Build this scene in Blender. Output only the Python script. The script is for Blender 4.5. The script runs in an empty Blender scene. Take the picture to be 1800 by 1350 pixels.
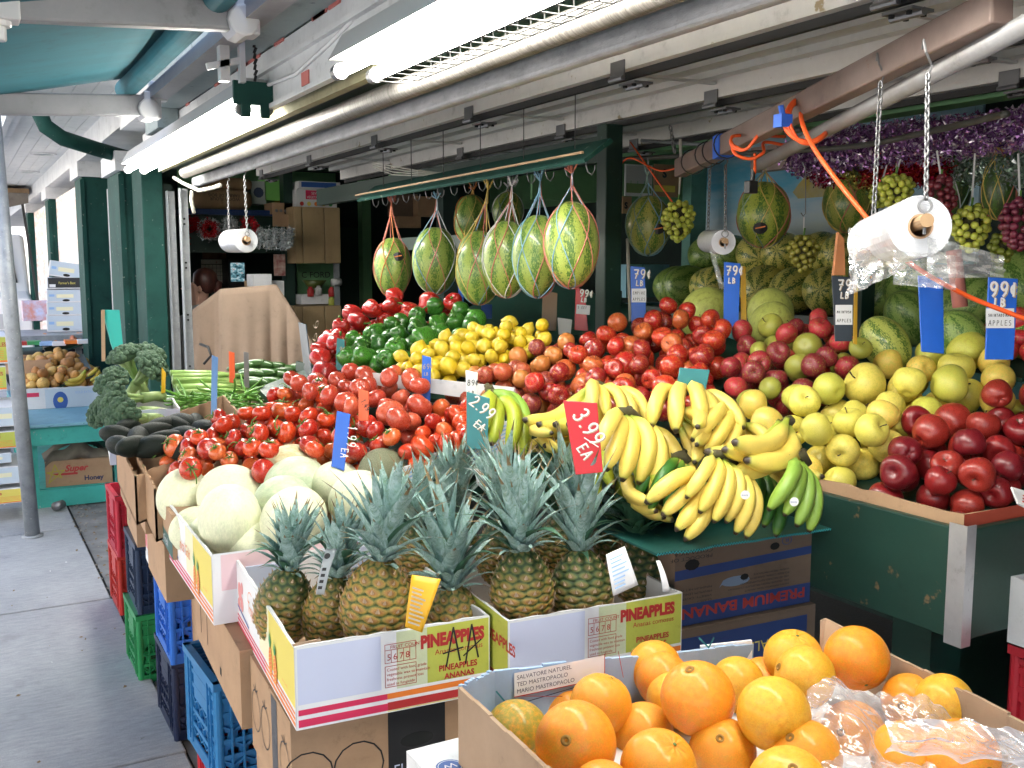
import bpy, math, random
from mathutils import Vector, Matrix, Euler, noise
SC = bpy.context.scene
COL = SC.collection
R = math.radians
rnd = random.Random(11)
# ---------------------------------------------------------------- camera
YAW, PITCH, EYE = R(29.2), R(6.85), 1.62
cam_d = bpy.data.cameras.new('camera'); cam = bpy.data.objects.new('camera', cam_d); COL.objects.link(cam)
cam_d.lens = 35.0; cam_d.sensor_width = 36.0; cam_d.clip_start = 0.05; cam_d.clip_end = 400
cam.location = (0, 0, EYE); cam.rotation_euler = (R(90) - PITCH, 0, -YAW)
SC.camera = cam
# ---------------------------------------------------------------- sky, sun, exposure
SUN_EL, SUN_AZ = R(52), R(112)          # azimuth clockwise from +Y
w = bpy.data.worlds.new('World'); SC.world = w; w.use_nodes = True
nt = w.node_tree
sky = nt.nodes.new('ShaderNodeTexSky'); sky.sky_type = 'NISHITA'; sky.sun_disc = False
sky.sun_elevation = SUN_EL; sky.sun_rotation = SUN_AZ; sky.dust_density = 3.0; sky.ozone_density = 0.6
nt.links.new(sky.outputs[0], nt.nodes['Background'].inputs[0]); nt.nodes['Background'].inputs[1].default_value = 0.15
sd = bpy.data.lights.new('sun', 'SUN'); sd.energy = 5.0; sd.angle = R(0.5); sd.color = (1, .93, .83)
sun = bpy.data.objects.new('sun', sd); COL.objects.link(sun)
sdir = Vector((math.sin(SUN_AZ) * math.cos(SUN_EL), math.cos(SUN_AZ) * math.cos(SUN_EL), math.sin(SUN_EL)))
sun.rotation_euler = (-sdir).to_track_quat('-Z', 'Y').to_euler()
vs = SC.view_settings
vs.view_transform = 'Standard'; vs.look = 'None'; vs.gamma = 1.0; vs.exposure = 2.13; vs.use_curve_mapping = False
SC.cycles.use_denoising = True
SC.cycles.max_bounces = 8; SC.cycles.diffuse_bounces = 5; SC.cycles.glossy_bounces = 3
SC.cycles.transparent_max_bounces = 12; SC.cycles.transmission_bounces = 4
SC.cycles.sample_clamp_indirect = 6.0
# ---------------------------------------------------------------- placing helpers
cy, sy, cp, sp = math.cos(YAW), math.sin(YAW), math.cos(PITCH), math.sin(PITCH)
FW = Vector((sy * cp, cy * cp, -sp)); RT = Vector((cy, -sy, 0)); UP = RT.cross(FW); EYEV = Vector((0, 0, EYE))
def ray(px, py): return FW + RT * ((px - 900) / 1750) - UP * ((py - 675) / 1750)
def at(px, py, d): return EYEV + ray(px, py) * d
def atx(px, py, x): r = ray(px, py); return EYEV + r * (x / r.x)
def aty(px, py, y): r = ray(px, py); return EYEV + r * (y / r.y)
def atz(px, py, z): r = ray(px, py); return EYEV + r * ((z - EYE) / r.z)
def proj(p):
    v = Vector(p) - EYEV; d = v.dot(FW)
    return 900 + 1750 * v.dot(RT) / d, 675 - 1750 * v.dot(UP) / d, d
# ---------------------------------------------------------------- materials
MATS = {}
class NT:
    def __init__(s, m):
        s.t = m.node_tree; s.b = s.t.nodes['Principled BSDF']
    def n(s, kind, **kw):
        n = s.t.nodes.new('ShaderNode' + kind)
        for k, v in kw.items(): setattr(n, k, v)
        return n
    def l(s, a, b): s.t.links.new(a, b)
    def noise(s, scale, detail=3, src=None, stretch=None, rough=.6):
        n = s.n('TexNoise'); n.inputs['Scale'].default_value = scale; n.inputs['Detail'].default_value = detail
        n.inputs['Roughness'].default_value = rough
        v = src or s.coord()
        if stretch:
            m = s.n('Mapping'); m.inputs['Scale'].default_value = stretch; s.l(v, m.inputs[0]); v = m.outputs[0]
        s.l(v, n.inputs[0]); return n.outputs[0]
    def coord(s, kind='Object'):
        return s.n('TexCoord').outputs[kind]
    def rcoord(s):          # object coordinates shifted by a random amount for each object
        oi = s.n('ObjectInfo'); m = s.n('VectorMath', operation='ADD'); k = s.n('Math', operation='MULTIPLY'); k.inputs[1].default_value = 37.0
        s.l(oi.outputs['Random'], k.inputs[0]); c = s.n('CombineXYZ')
        for i in range(3): s.l(k.outputs[0], c.inputs[i])
        s.l(s.coord(), m.inputs[0]); s.l(c.outputs[0], m.inputs[1]); return m.outputs[0]
    def ramp(s, src, stops):
        r = s.n('ValToRGB'); e = r.color_ramp.elements
        while len(e) < len(stops): e.new(.5)
        for x, (p, c) in zip(e, stops):
            x.position = p; x.color = (*c, 1) if not isinstance(c, (int, float)) else (c, c, c, 1)
        s.l(src, r.inputs[0]); return r.outputs[0]
    def mix(s, f, a, b, mode='MIX'):
        m = s.n('Mix', data_type='RGBA', blend_type=mode)
        for sock, v in ((m.inputs[0], f), (m.inputs[6], a), (m.inputs[7], b)):
            if isinstance(v, (int, float)): sock.default_value = v if sock == m.inputs[0] else (v, v, v, 1)
            elif isinstance(v, tuple): sock.default_value = (*v, 1)
            else: s.l(v, sock)
        return m.outputs[2]
    def base(s, v):
        if isinstance(v, tuple): s.b.inputs['Base Color'].default_value = (*v, 1)
        else: s.l(v, s.b.inputs['Base Color'])
    def bump(s, h, strength=.3, dist=.002):
        b = s.n('Bump'); b.inputs['Strength'].default_value = strength; b.inputs['Distance'].default_value = dist
        s.l(h, b.inputs['Height']); s.l(b.outputs[0], s.b.inputs['Normal'])
def mat(name, col=(.5, .5, .5), rough=.6, metal=0, spec=None, fn=None):
    if name in MATS: return MATS[name]
    m = bpy.data.materials.new(name); m.use_nodes = True; N = NT(m)
    N.base(col); N.b.inputs['Roughness'].default_value = rough; N.b.inputs['Metallic'].default_value = metal
    if spec is not None: N.b.inputs['Specular IOR Level'].default_value = spec
    if fn: fn(N)
    MATS[name] = m; return m
def worn(name, c, c2=None, rough=.6, metal=0, scale=6, amt=.5, bump=.25, stretch=None, chips=None, bdist=.001):
    """paint or plain surface with mottled wear; chips = colour of small bare spots"""
    c2 = c2 or tuple(x * .7 for x in c)
    def f(N):
        n1 = N.noise(scale, 5, stretch=stretch)
        k = N.ramp(n1, [(.5 - amt * .35, 0), (.5 + amt * .35, 1)])
        out = N.mix(k, c, c2)
        if chips:
            n2 = N.noise(scale * 5, 4); out = N.mix(N.ramp(n2, [(.66, 0), (.7, 1)]), out, chips)
        gr = N.noise(scale * 1.7 + 2, 6, rough=.75); out = N.mix(.8, out, N.ramp(gr, [(.3, .62), (.42, .95), (.6, 1.04), (.74, .8)]), 'MULTIPLY')
        N.base(out)
        n3 = N.noise(scale * 18, 3, stretch=stretch); N.bump(n3, bump, bdist)
    return mat(name, c, rough, metal, fn=f)
def fruit(name, c2=None, lo=.45, hi=.6, scale=18, stretch=(1, 1, .25), rough=.3, speck=None, bump=0, bscale=300, coat=.0, pole=None, sss=0):
    """skin whose main colour is the object's own colour; patches of c2; specks; pole = colour round the stem end"""
    def f(N):
        rc = N.rcoord(); oi = N.n('ObjectInfo'); out = oi.outputs['Color']
        if c2:
            n1 = N.noise(scale, 4, rc, stretch)
            out = N.mix(N.ramp(n1, [(lo, 0), (hi, 1)]), out, c2)
        fine = N.noise(scale * 3.5, 4, rc, stretch)
        out = N.mix(.35, out, N.ramp(fine, [(.3, .62), (.7, 1.25)]), 'MULTIPLY')
        if pole:
            sep = N.n('SeparateXYZ'); N.l(N.coord('Generated'), sep.inputs[0])
            pn = N.noise(9, 2, rc); ad = N.n('Math', operation='MULTIPLY_ADD'); N.l(pn, ad.inputs[0]); ad.inputs[1].default_value = .5
            N.l(sep.outputs[2], ad.inputs[2])
            out = N.mix(N.ramp(ad.outputs[0], [(pole[1], 0), (pole[2], 1)]), out, pole[0])
        if speck:
            v = N.noise(scale * 11, 2, rc); out = N.mix(N.ramp(v, [(.68, 0), (.74, .7)]), out, speck)
        N.base(out)
        if bump: N.bump(N.noise(bscale, 2, rc), bump, .0015)
        rv = N.noise(scale * .9, 3, rc); N.l(N.ramp(rv, [(.35, rough), (.65, min(1, rough + .22))]), N.b.inputs['Roughness'])
        N.b.inputs['Coat Weight'].default_value = coat; N.b.inputs['Coat Roughness'].default_value = .2
        if sss:
            N.b.inputs['Subsurface Weight'].default_value = sss; N.b.inputs['Subsurface Radius'].default_value = (.5, .35, .15); N.b.inputs['Subsurface Scale'].default_value = .006
    return mat(name, (1, 1, 1), rough, fn=f)
def emit(name, c, s):
    def f(N):
        N.b.inputs['Emission Color'].default_value = (*c, 1); N.b.inputs['Emission Strength'].default_value = s
    return mat(name, c, .5, fn=f)
def film(name, tint=(.9, .92, .95), opac=.25, rough=.15, wr=30, milk=.0):
    """thin clear plastic film: partly see-through, partly glossy, wrinkled"""
    m = bpy.data.materials.new(name); m.use_nodes = True; N = NT(m); t = m.node_tree; out = t.nodes['Material Output']
    t.nodes.remove(N.b)
    tr = N.n('BsdfTransparent'); tr.inputs[0].default_value = (.97, .97, .97, 1)
    g = N.n('BsdfGlossy'); g.inputs['Roughness'].default_value = rough; g.inputs[0].default_value = (1, 1, 1, 1)
    d = N.n('BsdfTranslucent'); d.inputs[0].default_value = (*tint, 1); d2 = N.n('BsdfDiffuse'); d2.inputs[0].default_value = (*tint, 1)
    md = N.n('MixShader'); md.inputs[0].default_value = .6; N.l(d.outputs[0], md.inputs[1]); N.l(d2.outputs[0], md.inputs[2])
    b = N.n('Bump'); b.inputs['Strength'].default_value = .75; b.inputs['Distance'].default_value = .01
    nn = N.noise(wr, 3, stretch=(1, .5, 1.4)); N.l(nn, b.inputs['Height'])
    N.l(b.outputs[0], g.inputs['Normal'])
    m1 = N.n('MixShader'); m1.inputs[0].default_value = .45 if not milk else milk; N.l(g.outputs[0], m1.inputs[1]); N.l(md.outputs[0], m1.inputs[2])
    lw = N.n('LayerWeight'); lw.inputs[0].default_value = .35; N.l(b.outputs[0], lw.inputs['Normal'])
    mm = N.n('Math', operation='MULTIPLY_ADD'); N.l(lw.outputs['Facing'], mm.inputs[0]); mm.inputs[1].default_value = .45; mm.inputs[2].default_value = opac
    m2 = N.n('MixShader'); N.l(mm.outputs[0], m2.inputs[0]); N.l(tr.outputs[0], m2.inputs[1]); N.l(m1.outputs[0], m2.inputs[2])
    N.l(m2.outputs[0], out.inputs[0]); MATS[name] = m; return m
# ---------------------------------------------------------------- mesh helpers
def frame(axis, up=None):
    a = Vector(axis).normalized(); u = Vector(up) if up else (Vector((0, 0, 1)) if abs(a.z) < .9 else Vector((1, 0, 0)))
    s = u.cross(a); s.normalize(); t = a.cross(s); return s, t, a
class MB:
    def __init__(s): s.v = []; s.f = []; s.m = []; s.mi = 0
    def add(s, vs, fs):
        o = len(s.v); s.v += [tuple(x) for x in vs]; s.f += [tuple(i + o for i in f) for f in fs]; s.m += [s.mi] * len(fs); return o
    def box(s, x0, y0, z0, x1, y1, z1):
        vs = [(x, y, z) for z in (z0, z1) for y in (y0, y1) for x in (x0, x1)]
        s.add(vs, [(0, 2, 3, 1), (4, 5, 7, 6), (0, 1, 5, 4), (2, 6, 7, 3), (0, 4, 6, 2), (1, 3, 7, 5)]); return s
    def bar(s, a, b, w, h, up=None):        # box from a to b, w wide (sideways), h high
        a, b = Vector(a), Vector(b); sd, t, ax = frame(b - a, up); vs = []
        for p in (a, b):
            for i, j in ((-1, -1), (1, -1), (1, 1), (-1, 1)): vs.append(p + sd * i * w / 2 + t * j * h / 2)
        s.add(vs, [(0, 3, 2, 1), (4, 5, 6, 7), (0, 1, 5, 4), (1, 2, 6, 5), (2, 3, 7, 6), (3, 0, 4, 7)]); return s
    def tube(s, pts, r, n=8, cap=True, rr=None):
        pts = [Vector(p) for p in pts]; o = len(s.v); prev = None; rings = len(pts)
        for i, p in enumerate(pts):
            d = (pts[min(i + 1, rings - 1)] - pts[max(i - 1, 0)])
            if d.length < 1e-9: d = Vector((0, 0, 1))
            d.normalize()
            if prev is None: sd, t, _ = frame(d)
            else:
                sd = prev - d * prev.dot(d); sd.normalize(); t = d.cross(sd)
            prev = sd; q = rr[i] if rr else r
            for k in range(n):
                a = 2 * math.pi * k / n; s.v.append(tuple(p + sd * math.cos(a) * q + t * math.sin(a) * q))
        for i in range(rings - 1):
            for k in range(n):
                a = o + i * n + k; b = o + i * n + (k + 1) % n; s.f.append((a, b, b + n, a + n)); s.m.append(s.mi)
        if cap:
            s.f.append(tuple(o + k for k in range(n - 1, -1, -1))); s.m.append(s.mi)
            s.f.append(tuple(o + (rings - 1) * n + k for k in range(n))); s.m.append(s.mi)
        return s
    def ring(s, c, axis, ro, ri, th, n=28):     # annulus with thickness along axis
        sd, t, a = frame(axis); c = Vector(c); o = len(s.v)
        for z in (0, th):
            for q in (ro, ri):
                for k in range(n):
                    x = 2 * math.pi * k / n; s.v.append(tuple(c + a * z + sd * math.cos(x) * q + t * math.sin(x) * q))
        for k in range(n):
            j = (k + 1) % n
            A, B, Cc, D = o, o + n, o + 2 * n, o + 3 * n
            for q in ((A + k, A + j, B + j, B + k), (Cc + k, D + k, D + j, Cc + j), (A + k, Cc + k, Cc + j, A + j), (B + k, B + j, D + j, D + k)):
                s.f.append(q); s.m.append(s.mi)
        return s
    def sheet(s, fn, nu, nv):
        o = len(s.v)
        for j in range(nv + 1):
            for i in range(nu + 1): s.v.append(tuple(fn(i / nu, j / nv)))
        for j in range(nv):
            for i in range(nu):
                a = o + j * (nu + 1) + i; s.f.append((a, a + 1, a + nu + 2, a + nu + 1)); s.m.append(s.mi)
        return s
    def prism(s, poly, off):                  # poly: list of Vector (planar), off: thickness vector
        n = len(poly); poly = [Vector(p) for p in poly]; off = Vector(off)
        s.add(poly + [p + off for p in poly], [tuple(range(n - 1, -1, -1)), tuple(range(n, 2 * n))] + [(i, (i + 1) % n, (i + 1) % n + n, i + n) for i in range(n)]); return s
    def lathe(s, prof, n=20, c=(0, 0, 0), axis=(0, 0, 1), mod=None):
        sd, t, a = frame(axis); c = Vector(c); o = len(s.v)
        for i, (r, z) in enumerate(prof):
            for k in range(n):
                x = 2 * math.pi * k / n; q = r * (mod(i / (len(prof) - 1), x) if mod else 1)
                s.v.append(tuple(c + a * z + sd * math.cos(x) * q + t * math.sin(x) * q))
        for i in range(len(prof) - 1):
            for k in range(n):
                j = (k + 1) % n; A = o + i * n
                s.f.append((A + k, A + j, A + j + n, A + k + n)); s.m.append(s.mi)
        return s
    def mesh(s, name, mats, smooth=False):
        me = bpy.data.meshes.new(name); me.from_pydata(s.v, [], s.f); me.update()
        for m in (mats if isinstance(mats, (list, tuple)) else [mats]): me.materials.append(m)
        if isinstance(mats, (list, tuple)) and len(mats) > 1: me.polygons.foreach_set('material_index', s.m)
        if smooth: me.polygons.foreach_set('use_smooth', [True] * len(s.f))
        return me
    def build(s, name, mats, parent=None, smooth=False, **kw):
        return put(name, s.mesh(name, mats, smooth), parent, **kw)
def put(name, data, parent=None, loc=None, rot=None, scale=None, label=None, cat=None, group=None, kind=None, color=None):
    o = bpy.data.objects.new(name, data); COL.objects.link(o)
    if parent: o.parent = parent
    if loc is not None: o.location = loc
    if rot is not None: o.rotation_euler = rot
    if scale is not None: o.scale = scale if not isinstance(scale, (int, float)) else (scale,) * 3
    if label: o['label'] = label
    if cat: o['category'] = cat
    if group: o['group'] = group
    if kind: o['kind'] = kind
    if color: o.color = (*color, 1)
    return o
def thing(name, label, cat, loc=(0, 0, 0), rot=(0, 0, 0), group=None, scale=None):
    return put(name, None, None, loc, rot, scale, label, cat, group)
def tagm(o, label, cat, group=None):
    o['label'] = label; o['category'] = cat
    if group: o['group'] = group
    return o
def quick_box(name, m, parent, x0, y0, z0, x1, y1, z1, bevel=0, **kw):
    b = MB(); b.box(x0, y0, z0, x1, y1, z1); o = b.build(name, m, parent, **kw)
    if bevel: bev(o, bevel)
    return o
def bev(o, w=.004, seg=2):
    m = o.modifiers.new('bevel', 'BEVEL'); m.width = w; m.segments = seg; m.limit_method = 'ANGLE'; m.angle_limit = R(40); return o
def clone(o, parent=None, **kw):
    c = o.copy(); COL.objects.link(c); c.parent = parent
    for ch in o.children: clone(ch, c)
    for k, v in kw.items():
        if k in ('label', 'category', 'group'): c[k] = v
        elif k == 'color': c.color = (*v, 1)
        else: setattr(c, k, v)
    return c
def textmesh(body, size, bold=0.0, extrude=0, align='LEFT', shear=0, space=1.0):
    cu = bpy.data.curves.new('lettering', 'FONT'); cu.body = body; cu.size = size; cu.offset = bold; cu.align_x = align; cu.extrude = extrude
    cu.shear = shear; cu.space_character = space; cu.resolution_u = 3; return cu
class Face:
    """a flat printed face: origin o (lower left), unit u to the right, unit v up; prints sit proud of it in thin steps"""
    def __init__(s, parent, o, u, v, name='print'):
        s.p = parent; s.o = Vector(o); s.u = Vector(u).normalized(); s.v = Vector(v).normalized(); s.n = s.u.cross(s.v); s.name = name
        s.b = MB(); s.mats = []; s.k = 1
    def pt(s, a, b, k=None): return s.o + s.u * a + s.v * b + s.n * (.0006 * (k if k is not None else s.k))
    def _m(s, m):
        if m not in s.mats: s.mats.append(m)
        s.b.mi = s.mats.index(m)
    def rect(s, a0, b0, a1, b1, m): return s.poly([(a0, b0), (a1, b0), (a1, b1), (a0, b1)], m)
    def poly(s, pts, m):
        s._m(m); s.b.add([s.pt(*p) for p in pts], [tuple(range(len(pts)))]); s.k += .12; return s
    def disc(s, a, b, r, m, n=20, ry=None):
        ry = ry or r; return s.poly([(a + r * math.cos(2 * math.pi * i / n), b + ry * math.sin(2 * math.pi * i / n)) for i in range(n)], m)
    def stroke(s, pts, w, m):
        s._m(m)
        for (a, b), (c, d) in zip(pts, pts[1:]):
            L = math.hypot(c - a, d - b) or 1e-6; nx, ny = -(d - b) / L * w / 2, (c - a) / L * w / 2; ex, ey = (c - a) / L * w * .35, (d - b) / L * w * .35
            s.b.add([s.pt(a - ex + nx, b - ey + ny), s.pt(a - ex - nx, b - ey - ny), s.pt(c + ex - nx, d + ey - ny), s.pt(c + ex + nx, d + ey + ny)], [(0, 1, 2, 3)])
            s.k += .01
        s.k += .05; return s
    def text(s, a, b, size, body, m, bold=0, ang=0, align='LEFT', shear=0, sx=1, space=1.0):
        cu = textmesh(body, size, bold, align=align, shear=shear, space=space); cu.materials.append(m)
        tmp = bpy.data.objects.new('t', cu); me = bpy.data.meshes.new_from_object(tmp); bpy.data.objects.remove(tmp); bpy.data.curves.remove(cu); o = put('lettering', me, s.p); M = Matrix((s.u, s.v, s.n)).transposed().to_4x4() @ Matrix.Rotation(ang, 4, 'Z') @ Matrix.Diagonal((sx, 1, 1, 1)); M.translation = s.pt(a, b, s.k + .6)
        o.matrix_local = M; return o
    def glyphs(s, a, b, h, body, w, m, ang=0, dx=None, m2=None, slant=.12):
        ca, sa = math.cos(ang), math.sin(ang); x = 0
        for ch in body:
            for st in HAND.get(ch, []):
                q = []
                for (gx, gy) in st:
                    X = x + (gx + gy * slant) * h * .6; Y = gy * h; q.append((a + X * ca - Y * sa, b + X * sa + Y * ca))
                if m2: s.stroke([(p + w * .45, r - w * .45) for p, r in q], w * 1.1, m2)
                s.stroke(q, w, m)
            x += h * (.3 if ch in ' .' else .74)
        return s
    def done(s):
        if s.b.v: s.b.build(s.name, s.mats, s.p)
def arc(cx, cy, rx, ry, a0, a1, n=8): return [(cx + rx * math.cos(R(a0 + (a1 - a0) * i / n)), cy + ry * math.sin(R(a0 + (a1 - a0) * i / n))) for i in range(n + 1)]
HAND = {
 '9': [arc(.5, .7, .34, .28, -20, 340, 12) + [(.82, .5), (.7, .2), (.45, 0)]],
 '8': [arc(.5, .75, .28, .24, -90, 270, 12), arc(.5, .26, .34, .27, 90, 450, 12)],
 '7': [[(.1, .95), (.85, .95), (.4, 0)], [(.3, .5), (.8, .5)]],
 '6': [[(.75, .95), (.35, .7), (.2, .35)] + arc(.5, .28, .3, .27, 170, 500, 12)],
 '5': [[(.8, .95), (.25, .95), (.22, .55)] + arc(.45, .3, .36, .3, 100, -140, 8)],
 '3': [arc(.45, .74, .32, .25, 150, -80, 8) + arc(.45, .26, .36, .27, 80, -150, 8)],
 '2': [arc(.5, .7, .33, .28, 160, -30, 8) + [(.15, .02), (.9, .04)]],
 '1': [[(.3, .75), (.5, .98), (.5, 0)]],
 '0': [arc(.5, .5, .35, .48, 0, 360, 14)],
 '4': [[(.6, .95), (.1, .35), (.9, .35)], [(.68, .6), (.68, 0)]],
 'c': [arc(.4, .45, .28, .28, 50, 310, 8), [(.42, .9), (.42, 0)]],
 '.': [[(.2, .02), (.3, .02)]],
 'L': [[(.25, .95), (.2, .05), (.8, .05)]], 'B': [[(.2, 0), (.2, .95)], arc(.2, .73, .5, .22, 90, -90, 6), arc(.2, .26, .6, .26, 90, -90, 6)],
 'E': [[(.8, .92), (.2, .95), (.2, .5), (.7, .5), (.2, .5), (.2, .03), (.85, .05)]],
 'A': [[(.05, 0), (.45, .98), (.85, 0)], [(.2, .38), (.75, .4)]],
 'a': [arc(.4, .3, .3, .28, 20, 340, 9), [(.7, .58), (.72, 0)]], 'l': [[(.4, 1), (.35, 0)]], 'b': [[(.2, 1), (.2, 0)], arc(.45, .28, .27, .27, 180, -180, 9)],
 'e': [[(.15, .3), (.65, .35)] + arc(.4, .32, .27, .27, 10, 320, 8)],
}
_K = {'M': [[(.1, 0), (.15, .95), (.45, .4), (.75, .95), (.85, 0)]], 'C': [arc(.5, .5, .4, .46, 50, 310, 8)], 'I': [[(.4, .95), (.4, 0)]], 'N': [[(.15, 0), (.15, .95), (.75, 0), (.75, .95)]],
 'T': [[(.1, .92), (.85, .95)], [(.45, .95), (.45, 0)]], 'O': [arc(.5, .5, .36, .45, 0, 360, 12)], 'S': [arc(.5, .72, .28, .22, 40, 250, 7) + arc(.5, .26, .3, .25, 80, -140, 7)], 'H': [[(.15, .95), (.15, 0)], [(.75, .95), (.75, 0)], [(.15, .5), (.75, .5)]],
 'P': [[(.2, 0), (.2, .95)], arc(.2, .7, .52, .25, 90, -90, 6)], 'R': [[(.2, 0), (.2, .95)], arc(.2, .7, .5, .25, 90, -90, 6) + [(.8, 0)]], 'G': [arc(.5, .5, .38, .46, 60, 330, 8) + [(.85, .45), (.55, .45)]], 'D': [[(.2, 0), (.2, .95)], arc(.2, .48, .58, .47, 90, -90, 8)],
 'K': [[(.2, .95), (.2, 0)], [(.75, .95), (.2, .45), (.8, 0)]], 'U': [[(.15, .95), (.2, .2), (.5, .02), (.75, .2), (.78, .95)]], 'Y': [[(.1, .95), (.45, .5), (.8, .95)], [(.45, .5), (.45, 0)]]}
HAND.update(_K)
HAND['$'] = [HAND['S'][0], [(.5, 1.08), (.5, -.1)]]
ORD = 'zeroth first second third fourth fifth sixth seventh eighth ninth tenth eleventh twelfth thirteenth fourteenth fifteenth sixteenth seventeenth eighteenth nineteenth twentieth'.split() + ['twenty-' + x for x in 'first second third fourth fifth sixth seventh eighth ninth'.split()] + ['thirtieth'] + ['thirty-' + x for x in 'first second third fourth fifth sixth seventh eighth ninth'.split()]
# ================================================================ MATERIALS OF THE PLACE
M_green = worn('dark green paint', (.014, .07, .057), (.01, .048, .04), .7, chips=(.14, .18, .15), scale=5); M_green.node_tree.nodes['Principled BSDF'].inputs['Specular IOR Level'].default_value = .2
M_greenin = worn('deep green board paint', (.008, .034, .024), (.006, .025, .018), .5, chips=(.04, .08, .06), scale=4)
M_white = worn('white fascia paint', (.72, .73, .74), (.6, .61, .63), .5, scale=4)
M_soff = worn('soffit paint', (.75, .76, .75), (.6, .63, .64), .5, scale=3, stretch=(1, .2, 1))
M_grey = worn('grey green beam paint', (.3, .36, .36), (.22, .27, .27), .55, chips=(.1, .13, .13), scale=3, stretch=(1, .3, 1))
M_pink = mat('red brown old paint', (.55, .16, .14), .7)
M_teal = worn('teal awning cloth', (.001, .125, .165), (.001, .1, .135), .8, scale=2, bump=.1, stretch=(.4, 3, 1))
M_arm = worn('powder coated awning arm', (.24, .24, .26), (.19, .19, .21), .4, scale=3)
M_cast = mat('pale cast aluminium', (.55, .55, .57), .4, .2)
M_galv = worn('galvanised steel', (.5, .51, .54), (.3, .31, .33), .5, .4, scale=30, bump=.9, stretch=(1, .3, 1))
M_galvp = worn('galvanised post', (.34, .36, .38), (.25, .27, .29), .5, .3, scale=14, chips=(.5, .5, .5))
M_door = worn('overhead door steel', (.6, .6, .58), (.48, .49, .47), .45, .25, scale=2, stretch=(1, .15, 1))
M_doorl = worn('overhead door rail', (.72, .7, .68), (.6, .58, .55), .42, .15, scale=3, chips=(.35, .27, .16), stretch=(1, .2, 1))
M_steel = mat('zinc hinge', (.22, .22, .23), .4, .7)
M_dark = mat('dark gap', (.012, .013, .013), .9)
M_wire = mat('dark wire', (.03, .03, .03), .5, .3)
M_rust = worn('brown rusty steel', (.15, .1, .085), (.24, .18, .16), .5, .15, scale=5, chips=(.2, .07, .03), stretch=(1, 1, 1))
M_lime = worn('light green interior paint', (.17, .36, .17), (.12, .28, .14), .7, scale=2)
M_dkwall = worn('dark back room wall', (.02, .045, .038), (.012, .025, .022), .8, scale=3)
M_tube = emit('lit fluorescent tube', (1, .97, .88), 17)
M_refl = mat('white enamel reflector', (.5, .5, .5), .45)
M_turq = worn('turquoise table paint', (.05, .42, .36), (.04, .33, .29), .55, chips=(.25, .4, .38), scale=5)
M_turqtop = worn('pale blue worn table top', (.2, .42, .52), (.15, .33, .43), .6, chips=(.05, .2, .22), scale=6)
M_rope = mat('grey rope', (.4, .38, .33), .9)
M_wood = worn('raw wood', (.38, .25, .14), (.3, .19, .1), .7, scale=5, stretch=(1, 1, .15))
M_cord = mat('orange cable rubber', (.85, .11, .02), .45)
M_blue_tape = mat('blue tape', (.02, .12, .6), .5)
M_black = mat('black plastic', (.012, .012, .013), .4)
# ================================================================ GROUND
def conc(N):
    c = N.coord(); n1 = N.noise(1.1, 5, c); n2 = N.noise(60, 3, c, stretch=(.25, 1, 1)); n3 = N.noise(260, 2, c)
    o = N.mix(N.ramp(n1, [(.35, 0), (.65, 1)]), (.27, .285, .305), (.36, .37, .385))
    o = N.mix(.55, o, N.ramp(n2, [(.3, .75), (.7, 1.25)]), 'MULTIPLY'); o = N.mix(.3, o, N.ramp(n3, [(.35, .5), (.65, 1.4)]), 'MULTIPLY')
    st = N.noise(3.3, 5, c); o = N.mix(N.ramp(st, [(.6, 0), (.72, .45)]), o, (.14, .145, .15)); s2 = N.noise(14, 4, c); o = N.mix(N.ramp(s2, [(.7, 0), (.74, .6)]), o, (.12, .11, .1))
    N.base(o); N.bump(N.mix(.5, n2, n3), .5, .002)
M_conc = mat('brushed concrete', (.3, .3, .3), .85, fn=conc)
def asph(N):
    n = N.noise(90, 3); o = N.mix(n, (.04, .04, .04), (.09, .09, .088)); N.base(o); N.bump(n, .6, .004)
M_asph = mat('dark rough asphalt', (.06, .06, .06), .9, fn=asph)
M_road = worn('sunlit road', (.3, .3, .29), (.24, .24, .23), .9, scale=1.5)
g = MB(); g.box(-60, -30, -.3, 60, 120, -.02); g.build('ground', M_asph, kind='structure')
g = MB(); g.box(-60, -30, -.05, -2.2, 120, -.012); g.build('road', M_road, kind='structure')
g = MB(); g.box(.6, -3, -.05, 1.02, 34, -.0135); g.build('gutter', worn('worn dark concrete', (.24, .24, .24), (.15, .15, .15), .9, scale=6, bump=.6), kind='structure')
side = put('sidewalk', None, kind='structure')
ys = [-1.2, .3, 1.9, 3.3, 5.07, 6.57, 8.1, 9.6, 11.1, 12.6, 14.1, 15.6, 17.1, 18.6, 20.1, 24, 28, 34]
b_ = MB(); b_.box(-2.2, -1.2, -.1, .6, 34, -.016); b_.build('joint_bed', M_dark, side)
for a, b in zip(ys, ys[1:]):
    for x0, x1 in ((-2.2, -.85), (-.85, .6)):
        m = MB(); xx = x1 - .005 - (.0 if x1 < .5 else rnd.uniform(0, .012))
        m.box(x0 + .005, a + .006, -.02, xx, b - .006, rnd.uniform(-.0015, .0015)); o = m.build('slab', M_conc, side); bev(o, .006, 2)
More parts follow.
